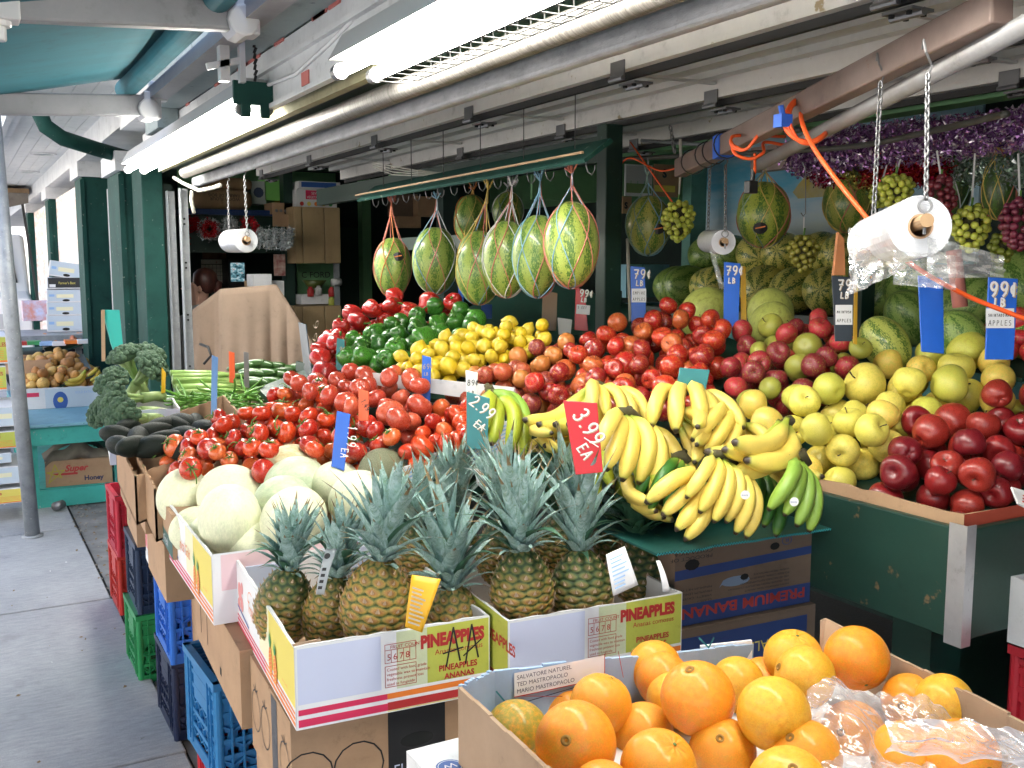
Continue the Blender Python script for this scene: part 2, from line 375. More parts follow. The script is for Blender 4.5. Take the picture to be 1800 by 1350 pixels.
# crumbs and grit along the rough strip between sidewalk and shop
m = MB()
for i in range(420):
    x, y, q = rnd.uniform(.58, .78), rnd.uniform(3.6, 12), rnd.uniform(.004, .014)
    m.lathe([(0, 0), (q, q * .3), (q * .7, q), (0, q * 1.1)], 5, (x + rnd.gauss(0, .02), y, -.018))
m.build('gravel', worn('pale grit', (.3, .28, .25), (.12, .11, .1), .9, scale=40), kind='stuff')
m = MB(); gm = [mat('leaf litter', (.18, .11, .04), .8), mat('paper scrap', (.7, .7, .7), .8)]
for i in range(110):
    x, y, q = .62 + rnd.gauss(0, .06), rnd.uniform(4.2, 9), rnd.uniform(.008, .022)
    if i > 70: x, y, q = rnd.uniform(-.4, .5), rnd.uniform(3.2, 8.5), rnd.uniform(.003, .011); a = rnd.uniform(0, 6.28); m.mi = 0 if rnd.random() < .75 else 1
    m.add([(x + q * math.cos(a + k * 1.57) * (1 if k % 2 else .5), y + q * math.sin(a + k * 1.57), .004 + rnd.uniform(0, .008)) for k in range(4)], [(0, 1, 2, 3)])
m.build('litter', gm, kind='stuff')
# ================================================================ SHOP BUILDING
shop = thing('market_building', 'long market building with dark green columns and white beams along the sidewalk', 'building')
def part(name, m, fill, parent=None, **kw):
    b = MB(); fill(b); return b.build(name, m, parent or shop, **kw)
def column(x0, x1, y0, y1, z1=2.32):
    o = part('column', M_green, lambda b: b.box(x0, y0, 0, x1, y1, z1)); bev(o, .006)
    part('column_trim', M_green, lambda b: (b.box(x0 - .012, y0 - .014, .1, x0 + .02, y0 - .001, z1 - .02), b.box(x1 - .06, y0 - .014, .1, x1 - .035, y0 - .001, z1 - .02)))
    part('cap_block', M_white, lambda b: b.box(x0 - .03, y0 - .04, z1, x1 + .02, y1 + .04, z1 + .12))
column(.95, 1.21, 8.8, 9.3); column(.95, 1.14, 11.9, 12.4); column(.95, 1.14, 15.2, 15.7)
column(.95, 1.19, 6.72, 7.3, 2.2)
o = part('column', M_green, lambda b: b.box(1.0, 6.25, 0, 1.12, 6.6, 2.2)); bev(o, .006)
part('jamb', M_greenin, lambda b: b.box(1.125, 6.35, 0, 1.19, 6.5, 2.1))
# infill between columns
def mural_side(N):
    n = N.noise(4, 3, stretch=(1, .3, 2)); o = N.ramp(n, [(.3, (.85, .85, .88)), (.45, (.8, .6, .5)), (.55, (.88, .85, .8)), (.7, (.6, .68, .82))]); N.base(o)
M_mside = mat('faded painted panel', (.6, .6, .6), .7, fn=mural_side)
part('wall_panel', M_mside, lambda b: b.box(1.02, 9.3, .6, 1.06, 11.9, 2.32))
part('wall_panel', M_mside, lambda b: b.box(1.02, 12.4, .6, 1.06, 15.2, 2.32))
part('wall_panel', M_greenin, lambda b: b.box(1.3, 7.3, 0, 1.34, 8.8, 2.32))
part('rain_pipe', M_galvp, lambda b: b.tube([(1.12, 8.4, 0), (1.12, 8.4, 2.2)], .035, 10))
# header beams
part('header_beam', M_white, lambda b: b.box(.93, 6.0, 2.44, 1.2, 30, 2.62))
part('header_beam', M_grey, lambda b: b.box(.85, -2, 2.34, .969, 4.9, 2.56))
part('header_beam', M_white, lambda b: b.box(.86, 4.9, 2.36, 1.2, 6.0, 2.6))
part('beam_end', M_grey, lambda b: b.box(.87, 4.92, 2.25, .965, 5.25, 2.358))
part('paint_line', M_pink, lambda b: [b.box(.966, y, 2.330, .972, y + rnd.uniform(.02, .13), 2.339 + rnd.uniform(0, .006)) for y in [rnd.uniform(1.5, 5.2) for _ in range(26)]])
part('fascia', M_white, lambda b: b.box(.97, -2, 2.14, .985, 5.95, 2.335))
part('fascia_trim', M_white, lambda b: (b.box(.952, -2, 2.262, .969, 5.9, 2.276), b.box(.955, -2, 2.137, .969, 5.95, 2.152)))
part('notice', M_pink, lambda b: b.box(.966, 2.98, 2.16, .9695, 3.05, 2.2))
part('soffit', M_greenin, lambda b: b.box(.986, -2, 2.16, 1.3, 6.0, 2.19))
part('unseen_upper_wall', M_white, lambda b: b.box(.95, -3, 2.62, 1.2, 30, 6.5))  # unseen wall above the beams, its height set to shade the sidewalk
part('roof', M_white, lambda b: b.box(1.2, -3, 2.62, 7.5, 30, 2.8))
# timber strips, bracket blocks over the opening
part('timber_strip', worn('mottled cream timber', (.36, .34, .2), (.24, .22, .13), .7, scale=8), lambda b: b.box(1.02, -1, 2.125, 1.05, 5.8, 2.158))  # yellowish cream strip with darker mottling
# white soffit beyond with its outer gutter board and can lights
sof = thing('porch_roof', 'white board porch roof over the far sidewalk with two round ceiling lights', 'roof')
b = MB()
x0 = .46
for k in range(5): b.box(x0 + k * .1, 5.0, 2.6, x0 + k * .1 + .096, 30, 2.63)
b.build('ceiling_board', M_soff, sof)
b = MB(); b.box(.36, 4.9, 2.56, .4, 30, 2.66); b.build('gutter_board', M_white, sof)
b = MB(); b.box(.4, 5.1, 2.57, .45, 30, 2.6); b.build('gutter_trim', M_white, sof)
for y in (9.9, 11.9):
    b = MB(); b.ring((.77, y, 2.585), (0, 0, 1), .11, .085, .014); b.build('light_ring', M_white, sof)
    b = MB(); b.ring((.77, y, 2.592), (0, 0, 1), .085, .0, .006); b.build('light_well', M_grey, sof)
# ---- awning
aw = thing('awning', 'teal canvas awning on folding arms over the sidewalk', 'awning')
def awf(u, v):
    x = .66 - 2.6 * u; y = -1.2 + 5.68 * v; z = 2.38 - .44 * u + .02 * math.sin(v * 19) * (.3 + u) - .05 * math.sin(u * math.pi)
    return (x, y, z)
b = MB(); b.sheet(awf, 20, 40); o = b.build('canopy', M_teal, aw, smooth=True); sm = o.modifiers.new('s', 'SOLIDIFY'); sm.thickness = .002
b = MB(); b.tube([(.69, -1.2, 2.36), (.69, 4.62, 2.36)], .042, 20); b.build('cloth_roll', M_teal, aw, smooth=True)
b = MB(); b.bar((.8, -1.2, 2.335), (.8, 4.6, 2.335), .07, .05); b.build('mounting_rail', M_arm, aw)
def arm(Y, zj, y2, x2, z2):
    J = Vector((.79, Y, zj))
    ob = put('folding_arm', None, aw)
    b = MB(); b.bar(J, (x2, y2, z2), .05, .085); q = b.build('arm_tube', M_arm, ob); bev(q, .008)
    b = MB(); b.box(J.x - .05, J.y - .03, J.z - .055, J.x + .02, J.y + .05, J.z + .055); b.tube([(J.x - .03, J.y - .045, J.z - .02), (J.x - .03, J.y + .07, J.z - .02)], .045, 12); b.box(J.x - .02, J.y - .02, J.z + .02, J.x + .05, J.y + .03, J.z + .1)
    q = b.build('shoulder_joint', M_cast, ob); bev(q, .006)
    return J
arm(4.5, 2.285, 4.42, -1.6, 2.12)
arm(2.95, 2.325, 2.93, .18, 2.28)
b = MB(); e = Vector((.17, 2.93, 2.285)); b.box(e.x - .07, e.y - .04, e.z - .05, e.x + .02, e.y + .04, e.z + .05); b.tube([(e.x - .03, e.y, e.z - .1), (e.x - .03, e.y, e.z + .06)], .018, 10); b.tube([(e.x - .03, e.y, e.z - .065), (e.x - .03, e.y, e.z - .035)], .03, 12)
b.box(e.x - .085, e.y - .045, e.z - .02, e.x - .05, e.y + .02, e.z + .04)
q = b.build('elbow_joint', M_cast, aw); bev(q, .005)
b = MB(); b.bar((.14, 2.95, 2.30), (-1.9, .6, 2.16), .05, .08); b.build('fore_arm', M_arm, aw)
b = MB(); p = Vector((.8, 3.3, 2.3)); b.box(p.x - .02, p.y - .01, p.z - .1, p.x + .01, p.y + .03, p.z + .01); b.bar((.74, 3.3, 2.24), (.85, 3.3, 2.27), .02, .02); b.bar((.85, 3.3, 2.2), (.85, 3.3, 2.33), .03, .018)
b.build('crank_hook', M_cast, aw)
# ---- green drain pipe
dp = [at(70, 200, 5.7), at(80, 222, 5.7), at(110, 243, 5.8), at(170, 262, 6.1), at(228, 278, 6.5), at(246, 292, 6.55), at(250, 330, 6.55)]
base = dp[-1]; dp.append(Vector((base.x + .012, base.y, 0.1)))
b = MB(); b.tube(dp, .045, 14); o = b.build('drain_pipe', M_green, smooth=True); tagm(o, 'dark green bent drain pipe running down the green column', 'pipe')
# ---- leaning steel post
b = MB(); b.tube([(.33, 6.48, 0), (.285, 6.48, 1.3), (.25, 6.48, 2.56)], .042, 18); b.tube([(.33, 6.48, 0), (.3295, 6.48, .012)], .06, 16)
o = b.build('steel_post', M_galvp, smooth=True); tagm(o, 'leaning grey steel pipe post standing on the sidewalk', 'post')
# ---- fluorescent lights
def fixture(x, y0, y1, z, label, gap=.075):
    t = thing('fluorescent_light', label, 'light', (x, y0, z)); L = y1 - y0
    b = MB(); b.prism([(-.075, 0, .0), (.075, 0, .0), (.035, 0, .07), (-.035, 0, .07)], (0, L, 0)); b.build('reflector_housing', M_refl, t)
    for s in (-1, 1):
        b = MB(); b.tube([(s * gap / 2 * 1.1, .03, -.03), (s * gap / 2 * 1.1, L - .03, -.03)], .016, 14); b.build('tube', M_tube, t, smooth=True)
        for yy in (0.0, L - .03):
            b = MB(); b.tube([(s * gap / 2 * 1.1, yy, -.03), (s * gap / 2 * 1.1, yy + .03, -.03)], .021, 12); b.build('end_cap', M_steel, t)
    return t, L
t, L = fixture(.915, 3.4, 5.9, 2.165, 'lit twin tube light hanging under the fascia above the far end')
b = MB(); b.box(-.075, -.03, -.02, .065, -.012, .055); b.box(-.05, -.03, -.06, -.02, -.014, -.02); b.box(.012, -.03, -.06, .042, -.014, -.02); b.build('end_plate', M_green, t)
b = MB()
for k in range(7): b.tube([(.0 + .0 * k, -.01, .06 + k * .018), (.004 + .004 * (k % 2), -.01, .078 + k * .018)], .005, 5)
b.build('hanging_chain', M_wire, t)
b = MB(); b.tube([(.04, .0, .05), (.05, -.3, .04), (.05, -.6, .07), (.055, -.8, .1)], .007, 6); b.build('power_cable', M_white, t)
t, L = fixture(.965, .2, 2.58, 2.15, 'lit twin tube light with wire guard hanging nearest the camera', .09)
b = MB()
for y in [k * .055 for k in range(3, 40)]:
    b.tube([(.11, y, .04), (.115, y, -.05), (.05, y, -.085), (-.03, y, -.085)], .0018, 4)
for x, z in ((.113, .0), (.114, -.045), (.07, -.078), (.02, -.085), (-.03, -.085)): b.tube([(x, .12, z), (x, L - .25, z)], .0018, 4)
b.build('wire_guard', M_wire, t)
# ---- door hardware above the opening
b = MB(); b.tube([(1.1, -1, 2.085), (1.1, 5.5, 2.10)], .03, 16); o = b.build('spring_shaft', worn('oily steel spring', (.12, .11, .1), (.3, .28, .26), .4, .5, scale=60, bump=1, stretch=(.1, 3, .1)), smooth=True)
tagm(o, 'long dark torsion spring shaft above the stall opening', 'shaft')
tr = thing('rope', 'knotted grey rope hanging down the door track', 'rope')
rp = [at(310, 315, 5.45), at(318, 305, 5.2), at(345, 300, 4.9), at(385, 302, 4.7), at(390, 330, 4.7)]
b = MB(); b.tube([at(306, 312, 5.5), at(322, 322, 5.3), at(350, 335, 5.0), at(375, 330, 4.85), at(388, 325, 4.8)], .01, 6); b.build('rope_line', M_rope, tr, smooth=True)
b = MB(); b.tube([at(338, 335, 5.2), at(336, 350, 5.2), at(341, 375, 5.2)], .01, 6); b.build('rope_tail', M_rope, tr, smooth=True)
# door panels lying overhead
door = thing('overhead_door', 'raised grey steel sectional door lying under the ceiling', 'door')
Y0, Y1 = -.6, 5.75
b = MB(); b.bar((1.2, Y0, 2.07), (1.2, Y1, 2.07), .035, .055); q = b.build('bottom_rail', M_galv, door); bev(q, .012, 3)
xs = [1.23, 1.62, 2.12, 2.62]
for i in range(3):
    xa, xb = xs[i], xs[i + 1]
    b = MB(); b.box(xa, Y0, 2.185, xb - .004, Y1, 2.195)
    for f in (.25, .5, .75): b.box(xa + (xb - xa) * f - .02, Y0, 2.166, xa + (xb - xa) * f + .02, Y1, 2.1849)
    b.build('door_panel', M_door, door)
    b = MB(); b.box(xb - .075, Y0, 2.12, xb - .008, Y1, 2.135); b.box(xb - .075, Y0, 2.1351, xb - .066, Y1, 2.184); b.build('panel_rail', M_doorl, door)
    b = MB(); b.box(xb - .05, Y0, 2.1, xb - .036, Y1, 2.1195); b.box(xb - .0035, Y0, 2.12, xb + .003, Y1, 2.18); b.build('gap_line', M_wire, door)  # dark strips put in for the shade between panels and under the rails
    y = .45 + i * .22
    while y < Y1:
        b = MB(); b.box(xa + .02, y, 2.158, xb - .08, y + .02, 2.1655); b.build('stile', M_door, door)
        h = put('hinge', None, door, (xb - .02, y + .025, 2.094))
        b = MB(); b.box(-.03, -.035, -.006, .03, .035, 0); b.tube([(0, -.038, -.008), (0, .038, -.008)], .008, 8); b.box(-.061, -.03, .002, -.0565, .03, .05); b.tube([(-.062, -.03, .004), (-.062, .03, .004)], .007, 8); b.build('hinge_plate', M_steel, h)
        b = MB(); [b.tube([(sx_, sy_, -.012), (sx_, sy_, -.004)], .006, 6) for sx_ in (-.02, .02) for sy_ in (-.02, .02)]; b.build('bolt', M_dark, h)
        b = MB(); b.tube([(xb - .04, y + .13, 2.11), (xb - .04, y + .13, 2.122)], .008, 6); b.build('bolt', M_dark, door)
        y += .86
# other overhead things
part('lintel', M_lime, lambda b: b.box(2.66, -1, 2.1, 2.75, 6.5, 2.6))
def tracks():
    t = thing('door_track', 'battered grey steel door track beside the green column', 'track')
    for x, y in ((1.155, 5.97), (1.13, 6.22)):
        b = MB(); b.box(x, y, 0, x + .05, y + .012, 2.05); b.box(x, y - .04, 0, x + .006, y, 2.05); b.build('track_rail', M_galvp, t)
    b = MB()
    for z in (.4, .7, 1.0, 1.3, 1.6, 1.85):
        for dz in (0, .03): b.tube([(1.18, 5.96, z + dz), (1.18, 5.97, z + dz)], .006, 6)
    b.build('bolt', M_dark, t)
tracks()
# grey box bars seen behind the door (right end)
b = MB(); b.bar((2.95, 1.2, 2.05), (2.95, 3.2, 2.05), .05, .1); b.bar((3.2, 1.4, 2.02), (3.2, 3.2, 2.02), .05, .05)
b.build('ceiling_joist', worn('pinkish old timber', (.45, .34, .3), (.35, .27, .24), .7, scale=3), shop)
# ---- interior shell
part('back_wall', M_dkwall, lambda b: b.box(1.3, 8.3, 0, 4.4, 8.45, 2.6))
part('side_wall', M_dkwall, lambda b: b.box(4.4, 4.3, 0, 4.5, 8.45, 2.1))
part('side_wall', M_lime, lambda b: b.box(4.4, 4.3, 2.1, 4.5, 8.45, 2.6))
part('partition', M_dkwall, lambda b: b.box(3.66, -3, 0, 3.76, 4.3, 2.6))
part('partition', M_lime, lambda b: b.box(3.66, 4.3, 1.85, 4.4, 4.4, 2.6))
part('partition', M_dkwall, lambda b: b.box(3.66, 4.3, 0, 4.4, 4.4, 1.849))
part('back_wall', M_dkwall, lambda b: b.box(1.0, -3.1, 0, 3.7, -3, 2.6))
part('shop_floor', M_asph, lambda b: b.box(.98, -3, -.018, 4.4, 8.4, .002))
part('ceiling', worn('green ceiling boards', (.12, .25, .13), (.07, .16, .09), .8, scale=2), lambda b: b.box(1.3, -2.9, 2.4, 4.4, 8.3, 2.45))
part('back_panel', M_lime, lambda b: b.box(1.6, 8.27, 1.95, 2.9, 8.299, 2.39))
# mural of a sunset sea painted on the partition
mu = thing('wall_mural', 'painted mural of blue sky, yellow sun and green sea on the back wall', 'mural')
def mural(N):
    c = N.coord(); s_ = N.n('SeparateXYZ'); N.l(c, s_.inputs[0])
    n = N.noise(5, 4, stretch=(1, .6, 3)); ad = N.n('Math', operation='MULTIPLY_ADD'); N.l(n, ad.inputs[0]); ad.inputs[1].default_value = .35; N.l(s_.outputs[2], ad.inputs[2])
    o = N.ramp(ad.outputs[0], [(.0, (.0, .16, .18)), (.16, (.02, .26, .28)), (.175, (.6, .66, .5)), (.4, (.5, .62, .7)), (.62, (.1, .42, .62)), (.8, (.42, .62, .72)), (.95, (.03, .34, .6))]); N.base(o)
M_mural = mat('mural paint', (.3, .4, .5), .6, fn=mural)
b = MB(); b.box(0, 0, 0, .012, 1.7, .95); o = b.build('painted_panel', M_mural, mu); mu.location = (3.645, 2.65, 1.62)
b = MB(); b.sheet(lambda u, v: (-.0015, .88 + (u - .5) * .3 * (.75 + .25 * math.sin(v * 9)), .32 + v * .2), 8, 6); b.build('painted_sun', worn('yellow mural paint', (.5, .38, .06), (.42, .4, .28), .7, scale=12), mu)
# vertical posts and beam inside
gp = thing('timber_post', 'dark green square timber post behind the hanging watermelons', 'post')
P = at(1072, 240, 3.45); b = MB(); b.box(P.x - .035, P.y - .03, 0, P.x + .035, P.y + .03, 2.1); q = b.build('post', M_greenin, gp); bev(q, .004)
b = MB(); b.bar((P.x, P.y + .03, 2.02), (P.x - .15, 5.6, 2.0), .04, .09); b.build('cross_beam', M_greenin, gp)
b = MB(); b.bar((P.x, P.y + .1, 1.72), (P.x - .05, 4.7, 1.72), .04, .06); b.build('brace', M_greenin, gp)
for xx, yy in ((2.6, 5.5), (3.0, 6.3)):
    part('inner_post', M_dkwall, lambda b: b.box(xx, yy, 0, xx + .1, yy + .1, 2.4))
gq = thing('timber_rail_post', 'short green post standing at the back edge of the apple display', 'post')
b = MB(); p = at(1078, 520, 3.9); b.box(p.x - .06, p.y - .03, .8, p.x + .02, p.y + .03, p.z + .02); b.build('post', M_greenin, gq)
# ================================================================ BACKGROUND OUTSIDE (blown-out street end)
M_pale = worn('pale stucco', (.75, .74, .7), (.68, .66, .62), .8, scale=.6)
M_glass = mat('dark window glass', (.04, .05, .06), .08)
far = thing('far_building', 'pale sunlit building closing the far end of the street', 'building')
b = MB(); b.box(-14, 42, 0, 4, 50, 7); b.build('wall', M_pale, far)
b = MB(); b.box(-14.2, 41.8, 7, 4.2, 50.2, 7.3); b.build('roof', M_white, far)
for i in range(6):
    for k in range(2):
        f = MB(); f.box(-13 + i * 2.8, 41.93, 1 + k * 3, -11.6 + i * 2.8, 41.99, 2.8 + k * 3); fo = f.build('window', M_white, far)
        f = MB(); f.box(-12.9 + i * 2.8, 41.9, 1.1 + k * 3, -11.7 + i * 2.8, 41.92, 2.7 + k * 3); f.build('pane', M_glass, fo)
opp = thing('opposite_building', 'pale building across the sunlit street', 'building')
b = MB(); b.box(-22, -20, 0, -14, 40, 8); b.build('wall', M_pale, opp)
for i in range(14):
    f = MB(); f.box(-13.99, -18 + i * 4, 1, -13.93, -15.6 + i * 4, 3); fo = f.build('window', M_white, opp)
    f = MB(); f.box(-13.92, -17.9 + i * 4, 1.1, -13.9, -15.7 + i * 4, 2.9); f.build('pane', M_glass, fo)
# white van parked beyond
van = thing('parked_van', 'white van parked at the kerb beyond the far stall', 'van', (-.95, 15.2, 0))
vm = mat('white van paint', (.8, .8, .8), .3)
b = MB(); prof = [(0, .35), (0, 1.15), (.5, 1.25), (1.2, 2.05), (4.9, 2.1), (5.0, .35)]
b.prism([(0, y, z) for y, z in prof], (1.9, 0, 0)); o = b.build('body', vm, van); bev(o, .06, 3)
b = MB(); b.prism([(1.905, .75, 1.3), (1.905, 1.3, 1.9), (1.905, 2.0, 1.9), (1.905, 2.0, 1.3)], (.004, 0, 0)); b.build('side_window', M_glass, van)
b = MB(); b.prism([(.15, .6, 1.36), (1.75, .6, 1.36), (1.68, 1.1, 1.94), (.22, 1.1, 1.94)], (0, -.02, .015)); b.build('windscreen', M_glass, van)
for yy in (.9, 4.0):
    for xx in (.05, 1.75):
        wq = put('wheel', None, van, (xx, yy, .33))
        b = MB(); b.ring((-.02, 0, 0), (1, 0, 0), .33, .19, .2, 24); b.build('tyre', M_black, wq)
        b = MB(); b.ring((0, 0, 0), (1, 0, 0), .19, .0, .17, 16); b.build('rim', M_steel, wq)
for xx in (.25, 1.4):
    b = MB(); b.box(xx, -.02, .75, xx + .3, .0, .95); b.build('headlight', M_refl, van)
# far end: rotten wooden canopy edge and utility pole
fc = thing('wooden_canopy', 'old brown wooden canopy edge beyond the white porch roof', 'canopy')
b = MB(); p0, p1 = at(62, 335, 14), at(92, 342, 14)
b.box(.3, 14.0, 2.50, .9, 16, 2.56); b.build('board', M_wood, fc)
b = MB(); b.prism([(.36, 13.9, 2.5), (.88, 13.9, 2.5), (.88, 13.9, 2.38), (.42, 13.9, 2.26)], (0, .04, 0)); b.build('valance', worn('grey weathered board', (.16, .14, .12), (.08, .07, .06), .8, scale=5), fc)
b = MB(); b.bar((.80, 13.95, 2.5), (.95, 13.95, .9), .03, .03); b.build('stay', M_wire, fc)
up_ = thing('utility_pole', 'thin pole with wires at the end of the street', 'pole'); b = MB(); b.tube([(.2, 30, 0), (.2, 30, 8)], .12, 8); b.build('pole', M_wood, up_)
b = MB(); b.tube([(.2, 30, 7), (-13.9, 20, 6)], .015, 4); b.tube([(.2, 30, 7.4), (-13.9, 28, 6.2)], .015, 4); b.build('wire', M_wire, up_)
# ================================================================ FRUIT AND VEGETABLE SHAPES
def blob(name, m, rho, ns=18, nr=14, mod=None, zs=1.0, cone=0.0, r=1.0, attr=False):
    b = MB(); vs = []; fs = []
    for j in range(nr + 1):
        t = math.pi * j / nr
        if j in (0, nr):
            q = rho(t) * (mod(t, 0) if mod and attr else 1); vs.append((0, 0, q * math.cos(t) * zs * r)); continue
        for i in range(ns):
            p = 2 * math.pi * i / ns; q = rho(t) * (mod(t, p) if mod else 1)
            k = q * math.sin(t) * (1 + cone * math.cos(t)); vs.append((k * math.cos(p) * r, k * math.sin(p) * r, q * math.cos(t) * zs * r))
    last = len(vs) - 1
    for i in range(ns):
        fs.append((0, 1 + i, 1 + (i + 1) % ns)); a = 1 + (nr - 2) * ns; fs.append((a + (i + 1) % ns, a + i, last))
    for j in range(nr - 2):
        a = 1 + j * ns
        for i in range(ns): fs.append((a + i, a + ns + i, a + ns + (i + 1) % ns, a + (i + 1) % ns))
    b.add(vs, fs); return b.mesh(name, m, True)
def dips(a, sa, b_, sb):
    return lambda t: 1 - a * math.exp(-(t / sa) ** 2) - b_ * math.exp(-((math.pi - t) / sb) ** 2)
YG = (.42, .42, .06)
F_apple = fruit('apple skin red over yellow', (.66, .3, .05), .54, .72, 9, (1, 1, .35), .22, speck=(.55, .25, .1), pole=((.5, .33, .05), 1.05, 1.3), coat=.4)
F_mac = fruit('apple skin purple red over green', (.3, .34, .06), .55, .7, 8, (1, 1, .5), .33, speck=(.4, .15, .1), coat=.15)
F_gold = fruit('golden apple skin', (.62, .56, .09), .45, .75, 6, (1, 1, 1), .33, pole=((.42, .44, .03), 1.05, 1.4), coat=.1)
F_deli = fruit('dark red apple skin', (.2, .012, .01), .45, .7, 18, (1, 1, .2), .25, speck=(.35, .1, .06), coat=.3)
F_nect = fruit('plum and peach skin', (.5, .2, .03), .5, .66, 10, (1, 1, 1), .28, coat=.2)
F_tom = fruit('tomato skin', (.55, .09, .02), .5, .8, 8, (1, 1, 1), .2, coat=.4, sss=.1)
F_rpep = fruit('red pepper skin', (.3, .008, .008), .4, .7, 12, (1, 1, .5), .22, coat=.4)
F_gpep = fruit('green pepper skin', (.012, .06, .008), .4, .7, 12, (1, 1, .5), .22, coat=.4)
F_lem = fruit('lemon peel', (.62, .42, .02), .45, .7, 14, (1, 1, 1), .3, bump=.3, bscale=350, coat=.3)
F_or = fruit('orange peel', (.75, .33, .012), .42, .7, 7, (1, 1, 1), .32, bump=.45, bscale=230, coat=.25, sss=.08)
F_hd = fruit('honeydew rind', (.68, .72, .5), .45, .7, 5, (1, 1, .5), .42)
F_pear = fruit('brown pear skin', (.42, .2, .05), .45, .65, 12, (1, 1, .6), .5, speck=(.3, .2, .1))
F_avo = fruit('avocado skin', (.006, .012, .008), .45, .65, 20, (1, 1, 1), .42, bump=.5, bscale=160); F_avo.node_tree.nodes['Principled BSDF'].inputs['Specular IOR Level'].default_value = .22
F_zuc = fruit('zucchini skin', (.05, .12, .02), .5, .65, 30, (1, 1, .2), .25, coat=.3)
F_grape = fruit('grape skin', None, rough=.25, coat=.3, sss=.2)
M_stem = mat('brown fruit stem', (.06, .04, .02), .8)
M_gstem = mat('green stem', (.08, .2, .03), .6)
def canta(N):
    c = N.coord(); v = N.n('TexVoronoi', feature='DISTANCE_TO_EDGE'); v.inputs['Scale'].default_value = 90; N.l(c, v.inputs['Vector'])
    k = N.ramp(v.outputs[0], [(.0, 1), (.12, 0)]); N.base(N.mix(k, (.16, .19, .1), (.42, .4, .3))); N.bump(k, .6, .002)
F_cant = mat('netted melon rind', (.3, .3, .2), .7, fn=canta)
def melonskin(N):
    rc = N.rcoord(); c = N.coord(); s_ = N.n('SeparateXYZ'); N.l(c, s_.inputs[0])
    at_ = N.n('Math', operation='ARCTAN2'); N.l(s_.outputs[1], at_.inputs[0]); N.l(s_.outputs[0], at_.inputs[1])
    nn = N.noise(16, 4, rc, (1, 1, .5)); mm = N.n('Math', operation='MULTIPLY_ADD'); N.l(nn, mm.inputs[0]); mm.inputs[1].default_value = 1.5; N.l(at_.outputs[0], mm.inputs[2])
    k = N.n('Math', operation='MULTIPLY'); N.l(mm.outputs[0], k.inputs[0]); k.inputs[1].default_value = 8.0
    sn = N.n('Math', operation='SINE'); N.l(k.outputs[0], sn.inputs[0])
    f1 = N.ramp(sn.outputs[0], [(.15, 0), (.8, 1)])
    oi = N.n('ObjectInfo'); o = N.mix(f1, oi.outputs['Color'], (.07, .17, .025))
    n2 = N.noise(55, 5, rc, (1, 1, .6)); o = N.mix(.75, o, N.ramp(n2, [(.3, .45), (.7, 1.45)]), 'MULTIPLY')
    n3 = N.noise(5, 2, rc); o = N.mix(N.ramp(n3, [(.6, 0), (.75, .45)]), o, (.4, .36, .12)); N.base(o)
    N.b.inputs['Coat Weight'].default_value = .2
F_wm = mat('watermelon rind', (.2, .3, .05), .35, fn=melonskin)
R_ = random.Random(5)
def wob(amp, seed):
    rr = random.Random(seed); ks = [(rr.uniform(0, 6.28), rr.choice((1, 2, 3)), rr.uniform(.4, 1)) for _ in range(3)]
    return lambda t, p: 1 + amp * sum(a * math.sin(k * p + f) for f, k, a in ks) * math.sin(t) / 2
def variants(name, m, rho, n=3, amp=.035, **kw):
    out = []
    base = kw.pop('mod', None)
    for i in range(n):
        wv = wob(amp, hash(name) % 997 + i * 13 if False else len(name) * 31 + i * 13)
        out.append(blob(name, m, rho, mod=(lambda t, p, wv=wv: wv(t, p) * (base(t, p) if base else 1)), **kw))
    return out
ap = dips(.36, .36, .2, .3)
S_apple = variants('apple', F_apple, ap, zs=.9, cone=.08, ns=20, nr=16)
S_mac = variants('apple', F_mac, ap, zs=.86, cone=.05, ns=20, nr=16)
S_gold = variants('apple', F_gold, dips(.36, .34, .22, .34), zs=.94, cone=.1, ns=26, nr=20, amp=.05)
S_deli = variants('apple', F_deli, dips(.4, .36, .28, .38), zs=1.02, cone=.16, ns=26, nr=20, mod=lambda t, p: 1 + .035 * math.cos(5 * p) * (t / math.pi) ** 2)
S_nect = variants('nectarine', F_nect, dips(.22, .3, .04, .3), zs=.93, ns=18, nr=14, mod=lambda t, p: 1 - .05 * math.exp(-(math.sin(p / 2) / .16) ** 2) * math.sin(t))
S_tom = variants('tomato', F_tom, dips(.2, .4, .06, .3), zs=.82, ns=24, nr=16, mod=lambda t, p: 1 + .022 * math.cos(6 * p) * math.exp(-(t / .9) ** 2))
S_plum = variants('plum_tomato', F_tom, dips(.1, .3, .04, .3), zs=1.3, ns=18, nr=14)
def pepmod(t, p): return 1 + .11 * (abs(math.cos(2 * p)) - .6) * (.5 + .5 * math.sin(t)) + .05 * math.cos(3 * p)
S_gpep = variants('pepper', F_gpep, dips(.38, .5, .22, .5), zs=1.12, cone=.14, ns=28, nr=18, mod=pepmod, amp=.08)
S_rpep = variants('pepper', F_rpep, dips(.38, .5, .18, .5), zs=1.3, cone=.16, ns=28, nr=18, mod=pepmod, amp=.1)
S_lem = variants('lemon', F_lem, lambda t: 1 + .2 * math.exp(-(t / .28) ** 2) + .3 * math.exp(-((math.pi - t) / .25) ** 2), zs=1.12, ns=18, nr=16)
S_or = variants('orange', F_or, dips(.07, .3, .05, .16), zs=.97, ns=40, nr=30, amp=.03, mod=lambda t, p: 1 - .035 * math.exp(-(t / .5) ** 2) * (math.cos(5 * p) ** 4))
S_hd = variants('honeydew', F_hd, dips(.02, .2, .04, .15), zs=1.12, ns=36, nr=26, amp=.03)
def pearrho(t): return 1 + .55 * math.exp(-(t / .55) ** 2)
S_pear = variants('pear', F_pear, pearrho, zs=1.0, ns=16, nr=14, amp=.06)
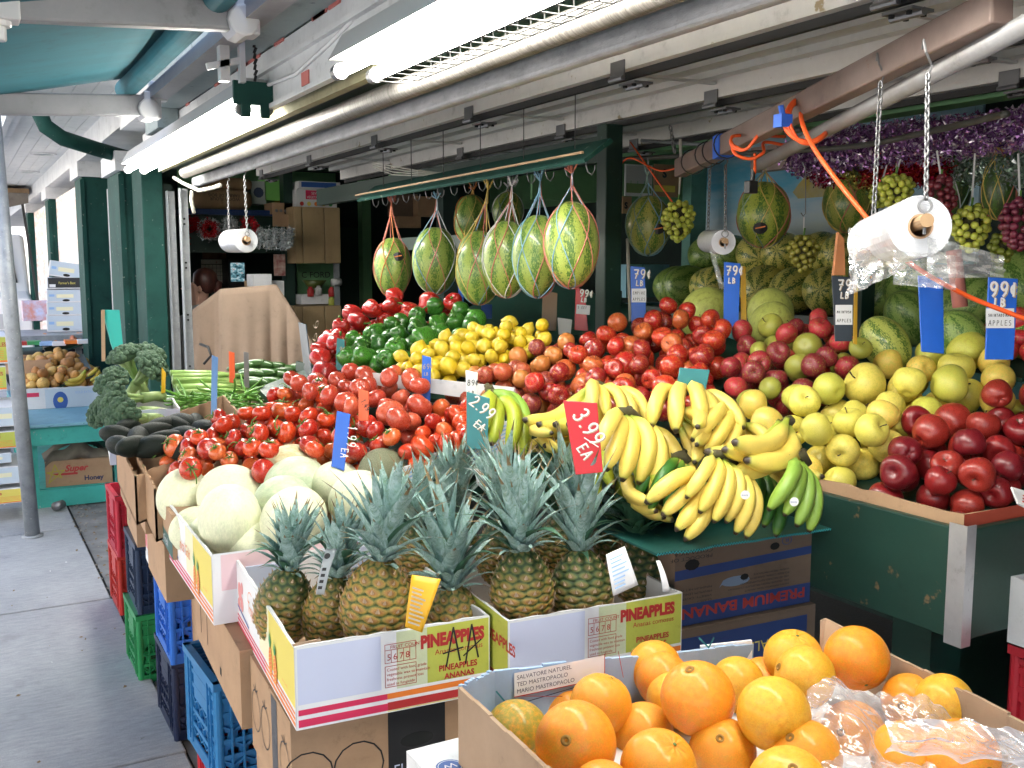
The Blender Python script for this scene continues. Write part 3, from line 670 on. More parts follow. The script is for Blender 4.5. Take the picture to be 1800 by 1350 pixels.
S_avo = variants('avocado', F_avo, lambda t: 1 + .4 * math.exp(-(t / .7) ** 2), zs=1.75, ns=22, nr=18, amp=.04)
S_wm = variants('watermelon', F_wm, dips(.02, .2, .03, .2), zs=1.25, ns=36, nr=26, amp=.03)
def zrho(t): return 1.0
S_zuc = variants('zucchini', F_zuc, lambda t: 1 - .15 * math.exp(-(t / .5) ** 2), zs=3.6, ns=12, nr=14, amp=.08)
S_potato = variants('potato', F_pear, lambda t: 1.0, zs=1.35, ns=16, nr=12, amp=.1)
# stems and calyxes, unit-sized for a fruit of radius 1
b = MB(); b.tube([(0, 0, .52), (.03, .02, .8), (.12, .05, 1.02)], .035, 6, rr=[.03, .028, .045]); ME_stem = b.mesh('stem', M_stem, True)
b = MB(); b.tube([(0, 0, .7), (.03, 0, .95), (.18, .06, 1.25), (.4, .1, 1.42)], .1, 8, rr=[.2, .11, .1, .14]); ME_pstem = b.mesh('stem', M_gstem, True)
def calyx(n=5, vine=False, rr=R_):
    b = MB()
    for k in range(n):
        a = 2 * math.pi * k / n + rr.uniform(-.2, .2); L = rr.uniform(.45, .75); pts = []
        for i in range(5):
            f = i / 4; q = .05 + L * f; z = .68 + .14 * math.sin(f * 2.2) + (.12 * f * f if k % 2 else -.02 * f); pts.append((q * math.cos(a + .2 * f), q * math.sin(a + .2 * f), z))
        b.tube(pts, .05, 4, rr=[.05, .07, .055, .035, .01])
    if vine: b.tube([(0, 0, .7), (.05, .03, .95), (.3, .2, 1.1), (.8, .5, 1.15), (1.3, .6, .95)], .05, 5, rr=[.06, .05, .055, .06, .05])
    else: b.tube([(0, 0, .66), (.04, 0, .9)], .05, 5)
    return b.mesh('calyx', M_gstem, True)
ME_calyx = [calyx(), calyx(6), calyx(5, True), calyx(5, True)]
b = MB(); b.lathe([(0, .94), (.04, .945), (.055, .935), (.03, .93)], 10); ME_nub = b.mesh('stem_scar', mat('green stem scar', (.1, .16, .04), .7), True)
b = MB(); b.lathe([(.13, -.955), (.1, -.985), (.06, -.96), (.03, -.9), (0, -.88)], 14); ME_navel = b.mesh('navel', mat('orange navel', (.28, .14, .02), .7), True)
GREENT = mat('white sticker', (.8, .82, .82), .4)
# ---------------------------------------------------------------- heaps
def in_poly(x, y, P):
    c = False; j = len(P) - 1
    for i in range(len(P)):
        if (P[i][1] > y) != (P[j][1] > y) and x < (P[j][0] - P[i][0]) * (y - P[i][1]) / (P[j][1] - P[i][1]) + P[i][0]: c = not c
        j = i
    return c
HEAPED = []; ALLP = []
def pxpoly(P, dz): 
    out = []
    for q in P:
        r = ray(*q); t = (.42 + dz - EYE) / (r.z - .32 * r.x - .16 * r.y); out.append((r.x * t, r.y * t))
    return out
def Sz(x, y): return .42 + .32 * x + .16 * y
def heap(kinds, poly, r, surf, depth, colors, group, anchor, cat, name, stem=None, seed=1, jit=.19, K=22, upness=.5, obst=(), words_=None, N=900, prefix='', bed=True):
    """drop fruit one by one on to the sloping bed inside poly (x, y) until the heap is full to the surface"""
    rr = random.Random(seed); xs_ = [p[0] for p in poly]; ys_ = [p[1] for p in poly]; P = []; fails = 0
    NB = [p for p in ALLP if min(xs_) - .1 < p[0] < max(xs_) + .1 and min(ys_) - .1 < p[1] < max(ys_) + .1]
    for it in range(N):
        best = None
        for k in range(K):
            x, y = rr.uniform(min(xs_), max(xs_)), rr.uniform(min(ys_), max(ys_))
            if not in_poly(x, y, poly): continue
            q = r * rr.uniform(1 - jit, 1 + jit); top = surf(x, y); z = top - depth + q
            for (a, c, d, e) in P + NB:
                h2 = (e + q) ** 2 * .94 - (a - x) ** 2 - (c - y) ** 2
                if h2 > 0: z = max(z, d + math.sqrt(h2))
            s = z - (top - q)
            if best is None or s < best[0]: best = (s, x, y, z, q)
        if best is None: continue
        if best[0] > r * .85:
            fails += 1
            if fails > 30: break
            continue
        P.append(best[1:])
    ALLP.extend(P)
    if bed:
        cx, cy2 = sum(xs_) / len(xs_), sum(ys_) / len(ys_); Q = [(cx + (x - cx) * .97, cy2 + (y - cy2) * .97) for x, y in poly]; b = MB(); b.prism([(x, y, Sz(x, y) + surf(cx, cy2) - Sz(cx, cy2) - depth - .012) for x, y in Q], (0, 0, -.012)); b.build('display_board', M_prod, rack)
    keep = []
    for i, (x, y, z, q) in enumerate(P):
        # drop what lies under at least three others: nobody can see it
        over = [1 for j, (a, c, d, e) in enumerate(P) if j != i and math.hypot(a - x, c - y) < q * 1.45 and d > z + q * .75]
        if len(over) < 4: keep.append((x, y, z, q))
    out = []
    for (x, y, z, q) in keep:
        ci = rr.randrange(len(colors)); me = rr.choice(kinds)
        e = Euler((rr.gauss(0, 1) * (1 - upness) * 1.6, rr.gauss(0, 1) * (1 - upness) * 1.6, rr.uniform(0, 6.28)))
        c = colors[ci]; jt = 1 + rr.uniform(-.12, .12)
        o = put(name, me, None, (x, y, z), e, q, cat=cat, group=group, color=tuple(min(1, v * jt) for v in c))
        if stem: stem(o, rr)
        o['_c'] = ci; out.append(o)
    label_rows(out, anchor, words_, cat, prefix)
    HEAPED.append((group, len(out))); return out
def label_rows(objs, anchor, words_, cat, prefix=''):
    info = []
    for o in objs:
        px, py, d = proj(o.location); info.append((py, px, o, 1750 * o.scale[0] / d))
    info.sort(key=lambda t: -t[0]); row = []; n = 0
    rows = []
    for py, px, o, q in info:
        if row and row[0][0] - py > row[0][3] * 1.15: rows.append(row); row = []
        row.append((py, px, o, q))
    if row: rows.append(row)
    for ri, rw in enumerate(rows):
        rw.sort(key=lambda t: t[1])
        for k, (py, px, o, q) in enumerate(rw):
            wd = words_[o['_c']] if words_ and '_c' in o else ''
            o['label'] = f"{wd} {prefix or cat}, {ORD[min(ri + 1, 39)]} row up {anchor}, {ORD[min(k + 1, 39)]} from the left".strip()
            if '_c' in o: del o['_c']
def st_apple(o, rr):
    if rr.random() < .8: put('stem', ME_stem, o)
def st_tom(o, rr):
    if rr.random() < .55: put('calyx', rr.choice(ME_calyx), o)
def st_tomp(o, rr):
    if rr.random() < .06: put('calyx', ME_calyx[0], o)
def st_pep(o, rr): put('stem', ME_pstem, o)
def st_or(o, rr): put('stem_scar', ME_nub, o); (rr.random() < .5) and put('navel', ME_navel, o)
def pts(*l): return [tuple(l[i:i + 2]) for i in range(0, len(l), 2)]
rdc = [(.4, .012, .012), (.48, .03, .015), (.28, .01, .015), (.5, .1, .03)]
rdw = ['bright red', 'orange-red', 'deep red', 'yellow-cheeked red']
def up(dz): return lambda x, y: Sz(x, y) + dz
# ================================================================ BOXES, CRATES AND RACKS
M_card = worn('brown corrugated cardboard', (.42, .27, .16), (.36, .22, .13), .85, scale=5, bump=.3, stretch=(.3, .3, 1))
M_cardin = worn('inside cardboard', (.36, .25, .17), (.3, .2, .13), .9, scale=5)
M_cardw = worn('white printed cardboard', (.72, .72, .74), (.62, .63, .66), .6, scale=5)
M_carddk = worn('grey brown cardboard', (.2, .14, .1), (.16, .11, .08), .9, scale=4)
M_yg = worn('yellow green print', (.5, .52, .08), (.42, .46, .08), .55, scale=7)
M_yellow = mat('yellow print', (.72, .6, .12), .55)
M_pwhite = mat('white print', (.74, .75, .78), .5)
M_lilac = mat('pale lilac blank print', (.56, .6, .78), .5)
M_red = mat('dark red print', (.42, .03, .03), .5)
M_orng = mat('orange print', (.75, .2, .03), .5)
M_pinkp = mat('pink red print', (.62, .03, .1), .5)
M_blk = mat('black print', (.02, .02, .022), .5)
M_blu = mat('blue print', (.03, .1, .36), .5)
M_lblu = mat('light blue print', (.28, .45, .72), .5)
M_navyp = mat('navy print', (.02, .03, .09), .5)
M_grn = mat('green print', (.04, .28, .09), .5)
M_prod = worn('dark green rack board', (.012, .05, .036), (.009, .036, .027), .42, chips=(.15, .1, .05), scale=3, stretch=(1, .4, 1))
M_alu = worn('aluminium angle', (.62, .62, .64), (.5, .5, .53), .35, .7, scale=6)
def slab(b, o, u, v, L, H, th, jag=0, hole=None, rr=R_):
    """upright panel from o along u (length L) and v (height H), th thick along u x v; jag = torn top edge; hole=(a0,a1,b0,b1) hand hole"""
    u, v = Vector(u).normalized(), Vector(v).normalized(); n = u.cross(v) * -th; o = Vector(o)
    segs = 14 if jag else 1; top = [(L * i / segs, H + (rr.uniform(-jag, jag) if 0 < i < segs else 0)) for i in range(segs + 1)]
    if hole:
        a0, a1, b0, b1 = hole
        for (x0, y0, x1, y1) in ((0, 0, L, b0), (0, b0, a0, b1), (a1, b0, L, b1)):
            b.prism([o + u * x0 + v * y0, o + u * x1 + v * y0, o + u * x1 + v * y1, o + u * x0 + v * y1], n)
        b.prism([o + u * 0 + v * b1, o + u * L + v * b1] + [o + u * x + v * y for x, y in reversed(top)], n)
    else:
        for (x0, y0), (x1, y1) in zip(top, top[1:]):
            b.prism([o + u * x0, o + u * x1, o + u * x1 + v * y1, o + u * x0 + v * y0], n)
def carton(name, label, cat, loc, rz, L, D, H, m=None, min_=None, th=.006, jag=.004, group=None, closed=False, holes=None, tilt=(0, 0), lid=False):
    """open box: local x along the front (L), y to the back (D). Panels and base are parts; returns (thing, faces F front, W left side, E right side, B back)"""
    m = m or M_card; min_ = min_ or M_cardin
    t = thing(name, label, cat, loc, (tilt[0], tilt[1], rz), group)
    holes = holes or {}
    sides = {'F': ((0, 0, 0), (1, 0, 0), L), 'E': ((L, 0, 0), (0, 1, 0), D), 'B': ((L, D, 0), (-1, 0, 0), L), 'W': ((0, D, 0), (0, -1, 0), D)}
    F = {}
    for k, (o, u, ln) in sides.items():
        b = MB(); oo = Vector(o); uu = Vector(u)
        trim = th if k in 'EW' else 0
        slab(b, oo + uu * trim, uu, (0, 0, 1), ln - 2 * trim, H, th, jag, holes.get(k))
        me = b.mesh('side_panel', [m, min_])
        put('side_panel', me, t); F[k] = Face(t, oo, uu, (0, 0, 1))
    b = MB(); b.box(th, th, 0, L - th, D - th, th); b.build('base_panel', min_, t)
    if closed:
        b = MB(); b.box(0, 0, H + .0005, L, D / 2 - .002, H + th); b.box(0, D / 2 + .002, H + .0005, L, D, H + th); b.build('top_flap', m, t)
    return t, F
def hexpanel(b, W, H, cell, hole, z0, z1, o, u, v, n, openf, rib=.004):
    """plate with raised hexagonal ribs; openf(cx, cy) says which cells are open holes"""
    def P(x, y, z): return o + u * min(max(x, 0), W) + v * min(max(y, 0), H) + n * z
    dx, dy = cell * math.sqrt(3) / 2 * 1, cell * .75
    j = 0; y = 0
    R6 = cell / 2
    while y < H + cell:
        x = (cell * .433 if j % 2 else 0)
        while x < W + cell:
            C6 = [(x + R6 * math.cos(math.pi / 6 + math.pi / 3 * i), y + R6 * math.sin(math.pi / 6 + math.pi / 3 * i)) for i in range(6)]
            I6 = [(x + R6 * hole * math.cos(math.pi / 6 + math.pi / 3 * i), y + R6 * hole * math.sin(math.pi / 6 + math.pi / 3 * i)) for i in range(6)]
            if any(0 < p < W and 0 < q < H for p, q in C6):
                op = openf(x / W, y / H)
                vs = [P(p, q, z0) for p, q in C6] + [P(p, q, z0) for p, q in I6]
                fs = [(i, (i + 1) % 6, 6 + (i + 1) % 6, 6 + i) for i in range(6)]
                if not op: fs.append(tuple(6 + i for i in range(6)))
                else:
                    vs += [P(p, q, z0 - .01) for p, q in I6]; fs += [(6 + i, 6 + (i + 1) % 6, 12 + (i + 1) % 6, 12 + i) for i in range(6)]
                b.add(vs, fs)
                for i in (0, 1, 2):
                    p, q = C6[i], C6[i + 1]
                    if all(0 <= a[0] <= W and 0 <= a[1] <= H for a in (p, q)): b.bar(P(*p, (z0 + z1) / 2), P(*q, (z0 + z1) / 2), rib, abs(z1 - z0), n)
            x += cell * .866
        y += dy; j += 1
CRATES = {}
def crate(color, cname, label, loc, rz=0, L=.33, D=.33, H=.28, style=0):
    key = (cname, L, D, H, style)
    t = thing('milk_crate', label, 'crate', loc, (0, 0, rz), 'plastic milk crates under the stall')
    if key in CRATES:
        for nm, me in CRATES[key]: put(nm, me, t)
        return t
    m = worn(cname + ' crate plastic', color, tuple(c * .8 for c in color), .38, scale=5, bump=.15, stretch=(1, 1, .3)); lst = []
    def bb(nm, b):
        me = b.mesh(nm, m); lst.append((nm, me)); put(nm, me, t)
    for (o, u, n, W) in (((0, 0, 0), (1, 0, 0), (0, -1, 0), L), ((L, 0, 0), (0, 1, 0), (1, 0, 0), D), ((L, D, 0), (-1, 0, 0), (0, 1, 0), L), ((0, D, 0), (0, -1, 0), (-1, 0, 0), D)):
        o, u, n = Vector(o), Vector(u), Vector(n); v = Vector((0, 0, 1)); b = MB(); e = .022
        oo = o + u * e + v * .035
        wW, wH = W - 2 * e, H - .06
        # solid name plate at the top, ribbed hexagons below and in the corners
        hexpanel(b, wW, wH * .58, .062 if style == 0 else .045, .55, -.014, -.004, oo, u, v, n, (lambda cx, cy: (cx > .66 or cx < .3) and style == 0 or style == 2 and cy < .8))
        q0, q1 = oo + v * wH * .58, oo + v * wH
        b.prism([q0 - n * .012, q0 + u * wW - n * .012, q1 + u * wW - n * .012, q1 - n * .012], n * .003)
        pa, pb = oo + u * wW * .26 + v * wH * .56, oo + u * wW * .74 + v * wH * .97
        b.prism([pa - n * .0085, pa + u * wW * .48 - n * .0085, pb - n * .0085, pb - u * wW * .48 - n * .0085], n * .004)
        for f in (0, .1, .2, .78, .88, 1):      # upright ribs
            p = o + u * (e * .6 + (W - e * 1.2) * f); b.bar(p + v * .02 - n * .006, p + v * (H - .015) - n * .006, .0045, .012, n)
        for z in (.03, .075, H * .42, H * .68, H - .05, H - .03): b.bar(o + u * .01 + v * z - n * .006, o + u * (W - .01) + v * z - n * .006, .012, .004, n)
        for z in (.005, .013, .021, .029): b.bar(o + u * .008 + v * z - n * .005, o + u * (W - .008) + v * z - n * .005, .01, .0035, n)
        bb('side_panel', b)
    for (x, y) in ((0, 0), (L, 0), (L, D), (0, D)):
        b = MB(); cx, cy_ = (x + (.013 if x == 0 else -.013)), (y + (.013 if y == 0 else -.013)); b.tube([(cx, cy_, 0), (cx, cy_, H - .012)], .013, 10); bb('corner_post', b)
    b = MB()
    for a, c in (((0, 0), (L, 0)), ((L, 0), (L, D)), ((L, D), (0, D)), ((0, D), (0, 0))):
        a3, c3 = Vector((*a, H - .01)), Vector((*c, H - .01)); cen = Vector((L / 2, D / 2, H - .01)); dd = (cen - (a3 + c3) / 2).normalized() * .009
        b.bar(a3 + dd, c3 + dd, .02, .02)
    for k in range(1, 14): b.box(.02, D * k / 14 - .002, H - .012, L - .02, D * k / 14 + .002, H - .006)
    bb('rim', b)
    b = MB()
    for k in range(1, 9): b.box(.01, D * k / 9 - .003, .004, L - .01, D * k / 9 + .003, .01); b.box(L * k / 9 - .003, .01, .0105, L * k / 9 + .003, D - .01, .014)
    bb('base_panel', b); CRATES[key] = lst; return t
# ---- crates along the kerb, two high
X0 = .575
crate((.03, .2, .46), 'light blue', 'big light blue milk crate standing nearest on the sidewalk under the pineapples', (.518, 2.48, .28), R(2), style=0)
crate((.55, .02, .03), 'red', 'red milk crate at the bottom behind the light blue crate', (.53, 2.47, 0.0), style=1)
crate((.02, .15, .62), 'bright blue', 'bright blue milk crate on top of a navy crate', (.565, 3.36, .28), R(-1))
crate((.012, .02, .06), 'navy', 'navy blue milk crate directly under the bright blue crate', (.57, 3.38, 0), style=1)
crate((.012, .03, .075), 'dark blue', 'dark blue milk crate on top of the green crate', (.555, 3.98, .26), R(-1), style=1)
crate((.02, .26, .08), 'green', 'green milk crate standing on the sidewalk edge under the dark blue crate', (.545, 3.97, -.02), style=2)
crate((.5, .015, .04), 'crimson', 'red milk crate on top of the farthest two-crate stack', (.58, 4.7, .30), style=1)
crate((.5, .03, .02), 'scarlet', 'red milk crate at the bottom of the farthest stack', (.58, 4.72, .02), style=1)
# inner rows of crates and boards carrying the display
rack = thing('display_rack', 'dark green sloping wooden rack carrying the fruit display', 'rack')
b = MB(); b.box(1.5, 1.95, 0, 1.55, 2.0, .95); b.box(.98, 3.9, 0, 1.03, 3.95, 1.0); b.box(2.2, 1.3, 0, 2.25, 1.35, 1.05); b.box(2.2, 3.6, 0, 2.25, 3.65, 1.2); b.build('leg', M_prod, rack)
def rk(x0, x1, y0, y1, dz=-.34, nm='shelf_board', th=.02):
    b = MB(); b.prism([(x0, y0, Sz(x0, y0) + dz), (x1, y0, Sz(x1, y0) + dz), (x1, y1, Sz(x1, y1) + dz), (x0, y1, Sz(x0, y1) + dz)], (0, 0, -th)); b.build(nm, M_prod, rack)
rk(1.5, 2.5, 1.98, 2.4, -.2); rk(1.0, 2.3, 2.4, 3.8, -.2)
# ---- right hand rack with aluminium corner
br = thing('apple_bin', 'dark green wooden bin with an aluminium corner strip holding the dark red apples', 'bin')
q = quick_box('side_board', M_prod, br, 1.71, 1.23, .872, 1.73, 1.95, 1.10); bev(q, .003)
q = quick_box('front_board', M_prod, br, 1.7302, 1.23, .872, 2.9, 1.25, 1.10); bev(q, .003)
quick_box('base_panel', M_prod, br, 1.731, 1.251, .90, 2.9, 1.95, .92)
b = MB(); b.box(1.7055, 1.2245, .862, 1.734, 1.2275, 1.11); b.box(1.7055, 1.2276, .862, 1.7085, 1.265, 1.11)
for z in (.89, .98, 1.07): b.tube([(1.7045, 1.25, z), (1.7054, 1.25, z)], .0035, 8); b.tube([(1.722, 1.2235, z), (1.722, 1.2244, z)], .0035, 8)
b.build('corner_strip', M_alu, br)
q = quick_box('leg', M_prod, br, 1.78, 1.35, 0, 1.88, 1.45, .87)
q = quick_box('lower_board', M_greenin, br, 1.89, 1.45, .2, 2.9, 1.48, .87)
t, F = carton('cardboard_tray', 'brown and red cardboard tray under the dark red apples', 'tray', (1.732, 1.252, 1.04), 0, .9, .6, .085, m=M_card)
F['F'].rect(0, 0, .9, .085, mat('red brown print', (.42, .07, .04), .6)); F['F'].done()
# purple-white box at far right edge
t, F = carton('cardboard_box', 'white cardboard box of red fruit at the frame edge beside the dark green board', 'box', (1.86, .93, .845), 0, .35, .30, .14, m=M_cardw, min_=mat('purple red lining', (.25, .03, .08), .6))
for f in 'FW': F[f].done()
crate((.45, .015, .03), 'wine red', 'red milk crate standing under the white box at the frame edge', (1.865, .90, .56), 0, style=1)
# ---------------------------------------------------------------- pineapple boxes
def pine_graphics(f, L, H, marker=False, blank=True):
    f.rect(0, 0, L, H, M_pwhite)
    if blank: f.rect(.004, H * .3, L * .42, H * .97, M_lilac)
    f.rect(L * .5, H * .28, L * .66, H * .985, worn('faded yellow green print', (.5, .56, .32), (.55, .6, .45), .6, scale=9)); f.rect(L * .66, H * .28, L - .002, H * .985, M_yg)
    f.rect(.004, H * .17, L * .45, H * .24, M_pinkp); f.rect(.004, H * .03, L * .45, H * .12, M_pinkp)
    f.rect(L * .45, H * .17, L - .002, H * .24, M_orng); f.rect(L * .45, H * .03, L - .002, H * .13, M_red); f.rect(L * .45, H * .015, L - .002, H * .025, M_yellow)
    f.text(L * .625, H * .735, H * .215, 'PINEAPPLES', M_red, .002, sx=.8 * L / .41)
    f.text(L * .70, H * .62, H * .1, 'Ananas comosus', M_red, sx=L / .41)
    f.text(L * .72, H * .40, H * .105, 'PINEAPPLES', M_red, .0005, sx=L / .41); f.text(L * .75, H * .29, H * .105, 'ANANAS', M_red, .0005, sx=L / .41)
    # fruit count table
    x0, x1, y0, y1 = L * .44, L * .60, H * .62, H * .78
    def rectline(a0, b0, a1, b1): f.stroke([(a0, b0), (a1, b0), (a1, b1), (a0, b1), (a0, b0)], .0011, M_red)
    rectline(x0, y0, x1, y1); rectline(x0, y1, x1, y1 + H * .07)
    for k in range(1, 5): f.stroke([(x0 + (x1 - x0) * k / 5, y0), (x0 + (x1 - x0) * k / 5, y1)], .0011, M_red)
    for k, ch in enumerate('5678'): f.text(x0 + (x1 - x0) * (k + .28) / 5, y0 + H * .035, H * .11, ch, M_red)
    f.text(x0 + .01, y1 + H * .012, H * .06, 'FRUIT COUNT', M_red, sx=1.05)
    rectline(x0, H * .32, x1, H * .58)
    for k, s in enumerate(('Coated with food grade', 'vegetable wax to maintain', 'freshness prevent loss', 'used as fungicide')): f.text(x0 + .003, H * (.52 - .06 * k), H * .052, s, M_red)
    if marker:
        f.k += .5
        f.stroke([(L * .76, H * .45), (L * .80, H * .93), (L * .835, H * .5)], .0035, M_blk); f.stroke([(L * .745, H * .62), (L * .85, H * .66)], .003, M_blk)
        f.stroke([(L * .865, H * .45), (L * .90, H * .93), (L * .935, H * .5)], .0035, M_blk); f.stroke([(L * .855, H * .55), (L * .95, H * .72)], .003, M_blk)
    f.done()
def pine_side(f, D, H):
    f.rect(0, 0, D, H, M_pwhite); f.rect(D * .62, H * .25, D - .003, H * .985, M_yellow); f.rect(D * .45, H * .25, D * .62, H * .985, mat('cream print', (.75, .72, .5), .6))
    for k, (y0, y1) in enumerate(((.03, .08), (.11, .15), (.18, .21))): f.rect(0, H * y0, D * .55, H * y1, M_pinkp); f.rect(D * .55, H * y0, D - .003, H * y1, M_orng)
    for (a, c, r_) in ((.08, .6, .022), (.12, .45, .018), (.06, .38, .016), (.13, .7, .014)): f.disc(D * a, H * c, r_, mat('soft pink flower print', (.72, .3, .3), .6), 12)
    f.stroke([(D * .03, H * .34), (D * .25, H * .26)], .006, M_blu)
    f.text(D * .24, H * .5, H * .26, 'Tropical Gold', M_orng, shear=.3, sx=.75); f.stroke(arc(D * .3, H * .7, .03, .02, 60, 200), .002, M_orng)
    for (cx, h) in ((.64, .5), (.72, .38)):        # two printed pineapples
        f.disc(D * cx, H * .33, .016, M_orng, 14, ry=.032)
        for q in range(-3, 4): f.stroke([(D * cx - .014, H * .33 + q * .008 - .006), (D * cx + .014, H * .33 + q * .008 + .006)], .001, M_yellow)
        for q in range(-3, 4): f.poly([(D * cx - .004, H * .52), (D * cx + .004, H * .52), (D * cx + q * .006, H * (.78 - abs(q) * .04) * (1 if h > .4 else .93))], M_grn)
    for k in range(5): f.text(D * .84, H * (.38 - k * .02), H * .05, 'No 1 CLASS 1', M_orng) if k == 0 else None
    f.done()
A1 = Vector((.5, 1.7, .775)); 
PB1, F1 = carton('pineapple_box', 'open white and yellow pineapple box with black marker letters on its front', 'box', A1, R(-4), .385, .60, .158, m=M_cardw, min_=M_cardin, jag=.003, group='printed pineapple boxes')
pine_graphics(F1['F'], .385, .158, True); pine_side(F1['W'], .60, .158); F1['E'].rect(0, 0, .6, .158, M_yg); F1['E'].done()
A2 = Vector((.888, 1.605, .793))
PB2, F2 = carton('pineapple_box', 'open pineapple box standing behind the orange box beside the banana box', 'box', A2, R(-4), .40, .50, .15, m=M_cardw, min_=M_cardin, jag=.003, group='printed pineapple boxes')
pine_graphics(F2['F'], .40, .15); F2['W'].rect(0, 0, .5, .15, M_yg); F2['W'].rect(0, .02, .5, .03, M_red); F2['W'].text(.38, .09, .03, 'PINEAPPLES', M_red, .001); F2['W'].done()
# box inner lining pieces (blue white flaps visible at the back of box one)
b = MB(); b.box(.02, .585, .02, .13, .592, .14); b.box(.2, .585, .09, .33, .591, .155); b.build('inner_flap', mat('blue white flap', (.5, .56, .72), .6), PB1)
b = MB(); b.prism([(.0, .006, .158), (.05, .006, .16), (.05, .035, .15), (.0, .03, .15)], (0, 0, .004)); b.build('corner_flap', M_cardin, PB1)
# honeydew box behind
HB, FH = carton('pineapple_box', 'white and yellow pineapple box filled with pale honeydew melons', 'box', (.485, 2.29, .785), R(-1), .46, .60, .165, m=M_cardw, min_=M_cardin, jag=.004, group='printed pineapple boxes')
pine_side(FH['W'], .60, .165); f = FH['F']; f.rect(0, 0, .46, .17, M_pwhite); f.rect(.02, .08, .3, .165, mat('washed pink print', (.72, .52, .56), .6)); f.rect(.31, .1, .4, .165, M_lilac)
for k, ch in enumerate('89'): f.stroke([(.34 + k * .022, .115), (.362 + k * .022, .115), (.362 + k * .022, .14), (.34 + k * .022, .14), (.34 + k * .022, .115)], .001, M_red); f.text(.345 + k * .022, .12, .018, ch, M_red)
f.text(.345, .145, .011, 'FRUIT COUNT', M_red); f.done()
# brown boxes under them
def brown(loc, L, D, H, label, fn=None, rz=R(-3), m=None, closed=True, holes=None):
    t, F = carton('cardboard_box', label, 'box', loc, rz, L, D, H, m=m or M_card, jag=0, closed=closed, holes=holes, group='cardboard boxes stacked under the stall')
    if fn: fn(F)
    for f in F.values(): f.done()
    return t
def flo(F):
    f = F['F']; f.rect(.19, 0, .31, .2, M_blk); f.text(.2, .055, .03, 'FLORIDA', M_lilac, sx=1.0); f.text(.195, .02, .03, 'TOMATOES', M_lilac, sx=.9)
    f.poly(arc(.25, .12, .035, .015, 0, 360, 14), M_dark)
    w_ = F['W']
    w_.rect(.2, 0, .25, .2, mat('dark grey print', (.07, .07, .08), .6))
    for cx in (.05, .14, .31):
        w_.stroke(arc(cx, .1, .04, .045, 0, 360, 14), .003, M_blk); w_.stroke([(cx - .02, .15), (cx, .142), (cx + .02, .152), (cx, .142), (cx, .16)], .003, M_blk)
    for cx in (.03, .13, .4): f.stroke(arc(cx, .09, .05, .05, 0, 360, 14), .003, M_blk)
brown((.5, 1.74, .568), .42, .36, .20, 'brown tomato box with a black panel and tomato outlines under the pineapple box', flo)
def slots(F):
    w_ = F['W']; w_.rect(.1, .04, .106, .14, M_dark); w_.rect(.2, .04, .206, .14, M_dark); w_.rect(.38, .03, .4, .05, M_dark)
brown((.5, 2.115, .60), .42, .64, .175, 'plain brown box with slots under the honeydew box', slots)
brown((.54, 1.76, .33), .40, .50, .235, 'plain brown box hidden low beneath the tomato box')
brown((.62, 1.8, 0), .38, .5, .32, 'plain brown box at the ground behind the light blue crate')
# bananas: crate of boxes at the right of the pineapples
def ban(F):
    f = F['F']; blb = mat('dark blue print', (.03, .06, .2), .6); rdp = mat('brick red print', (.42, .05, .04), .6); U = math.pi
    f.rect(0, .0, .385, .075, blb); f.text(.37, .06, .052, 'PREMIUM BANANAS', rdp, .0015, ang=U, sx=.86)
    f.poly([(0, .165), (.385, .185), (.385, .215), (0, .2)], blb)
    for k, s in enumerate(('CLASS: I', 'VARIETY: CAVENDISH', 'MINIMUM LENGTH 17 CM', 'MINIMUM NET WT. 18.14')): f.text(.1, .083 + .016 * k, .011, s, M_blk, ang=U)
    for k, s in enumerate(('NEWS INFORMATION ABOUT', 'DEL MONTE FRESH PRODUCE COMPANY', 'USE AS PACKED RECOMMENDED', 'PO BOX CORAL GABLES FL USA', 'WWW FRESH PRODUCE')): f.text(.32, .09 + .014 * k, .0095, s, M_blk, ang=U)
    f.text(.10, .245, .018, 'PRODUCT OF', M_blk, ang=U); f.text(.10, .265, .018, 'COSTA RICA', M_blk, ang=U)
    f.stroke(arc(.31, .25, .014, .016, 0, 360, 14), .002, blb); f.text(.317, .259, .022, 'R', blb, ang=U)
    f.poly([(.12, .115)] + arc(.165, .13, .04, .018, -160, 150, 12), mat('blue grey bag showing through', (.2, .28, .4), .35)); f.disc(.19, .14, .012, M_dark, 8)
    f.disc(.045, .215, .02, M_dark, 10); f.disc(.275, .235, .014, M_dark, 10)
t, F = carton('banana_box', 'upside-down brown and blue banana box under the banana pile', 'box', (1.325, 1.65, .835), R(-3), .385, .42, .285, m=M_carddk, jag=0, closed=True)
ban(F); [f.done() for f in F.values()]; t.scale = (1.0, 1, .63)
t, F = carton('banana_box', 'second brown and blue banana box below the upside-down one', 'box', (1.335, 1.64, .54), R(-3), .385, .42, .285, m=M_carddk, jag=0, closed=True)
f = F['F']; f.rect(0, .14, .36, .27, mat('dark blue print', (.03, .06, .2), .6)); f.rect(0, .15, .36, .156, M_yellow); f.text(.30, .23, .035, 'QUALITY', M_yellow, ang=math.pi); [f.done() for f in F.values()]
M_tealc = worn('dark teal card', (.012, .11, .095), (.01, .085, .075), .55, scale=6)
t = thing('banana_tray', 'green cardboard tray with a torn corrugated edge under the banana pile', 'tray', (1.24, 1.60, 1.02), (0, 0, R(-3)))
rr_ = random.Random(2); e_ = [(.036 * k, rr_.uniform(-.006, .006)) for k in range(15)]
b = MB(); [b.prism([(x0, y0, 0), (x1, y1, 0), (x1, .62, .0), (x0, .62, .0)], (0, 0, .005)) for (x0, y0), (x1, y1) in zip(e_, e_[1:])]; b.build('base_panel', M_tealc, t)
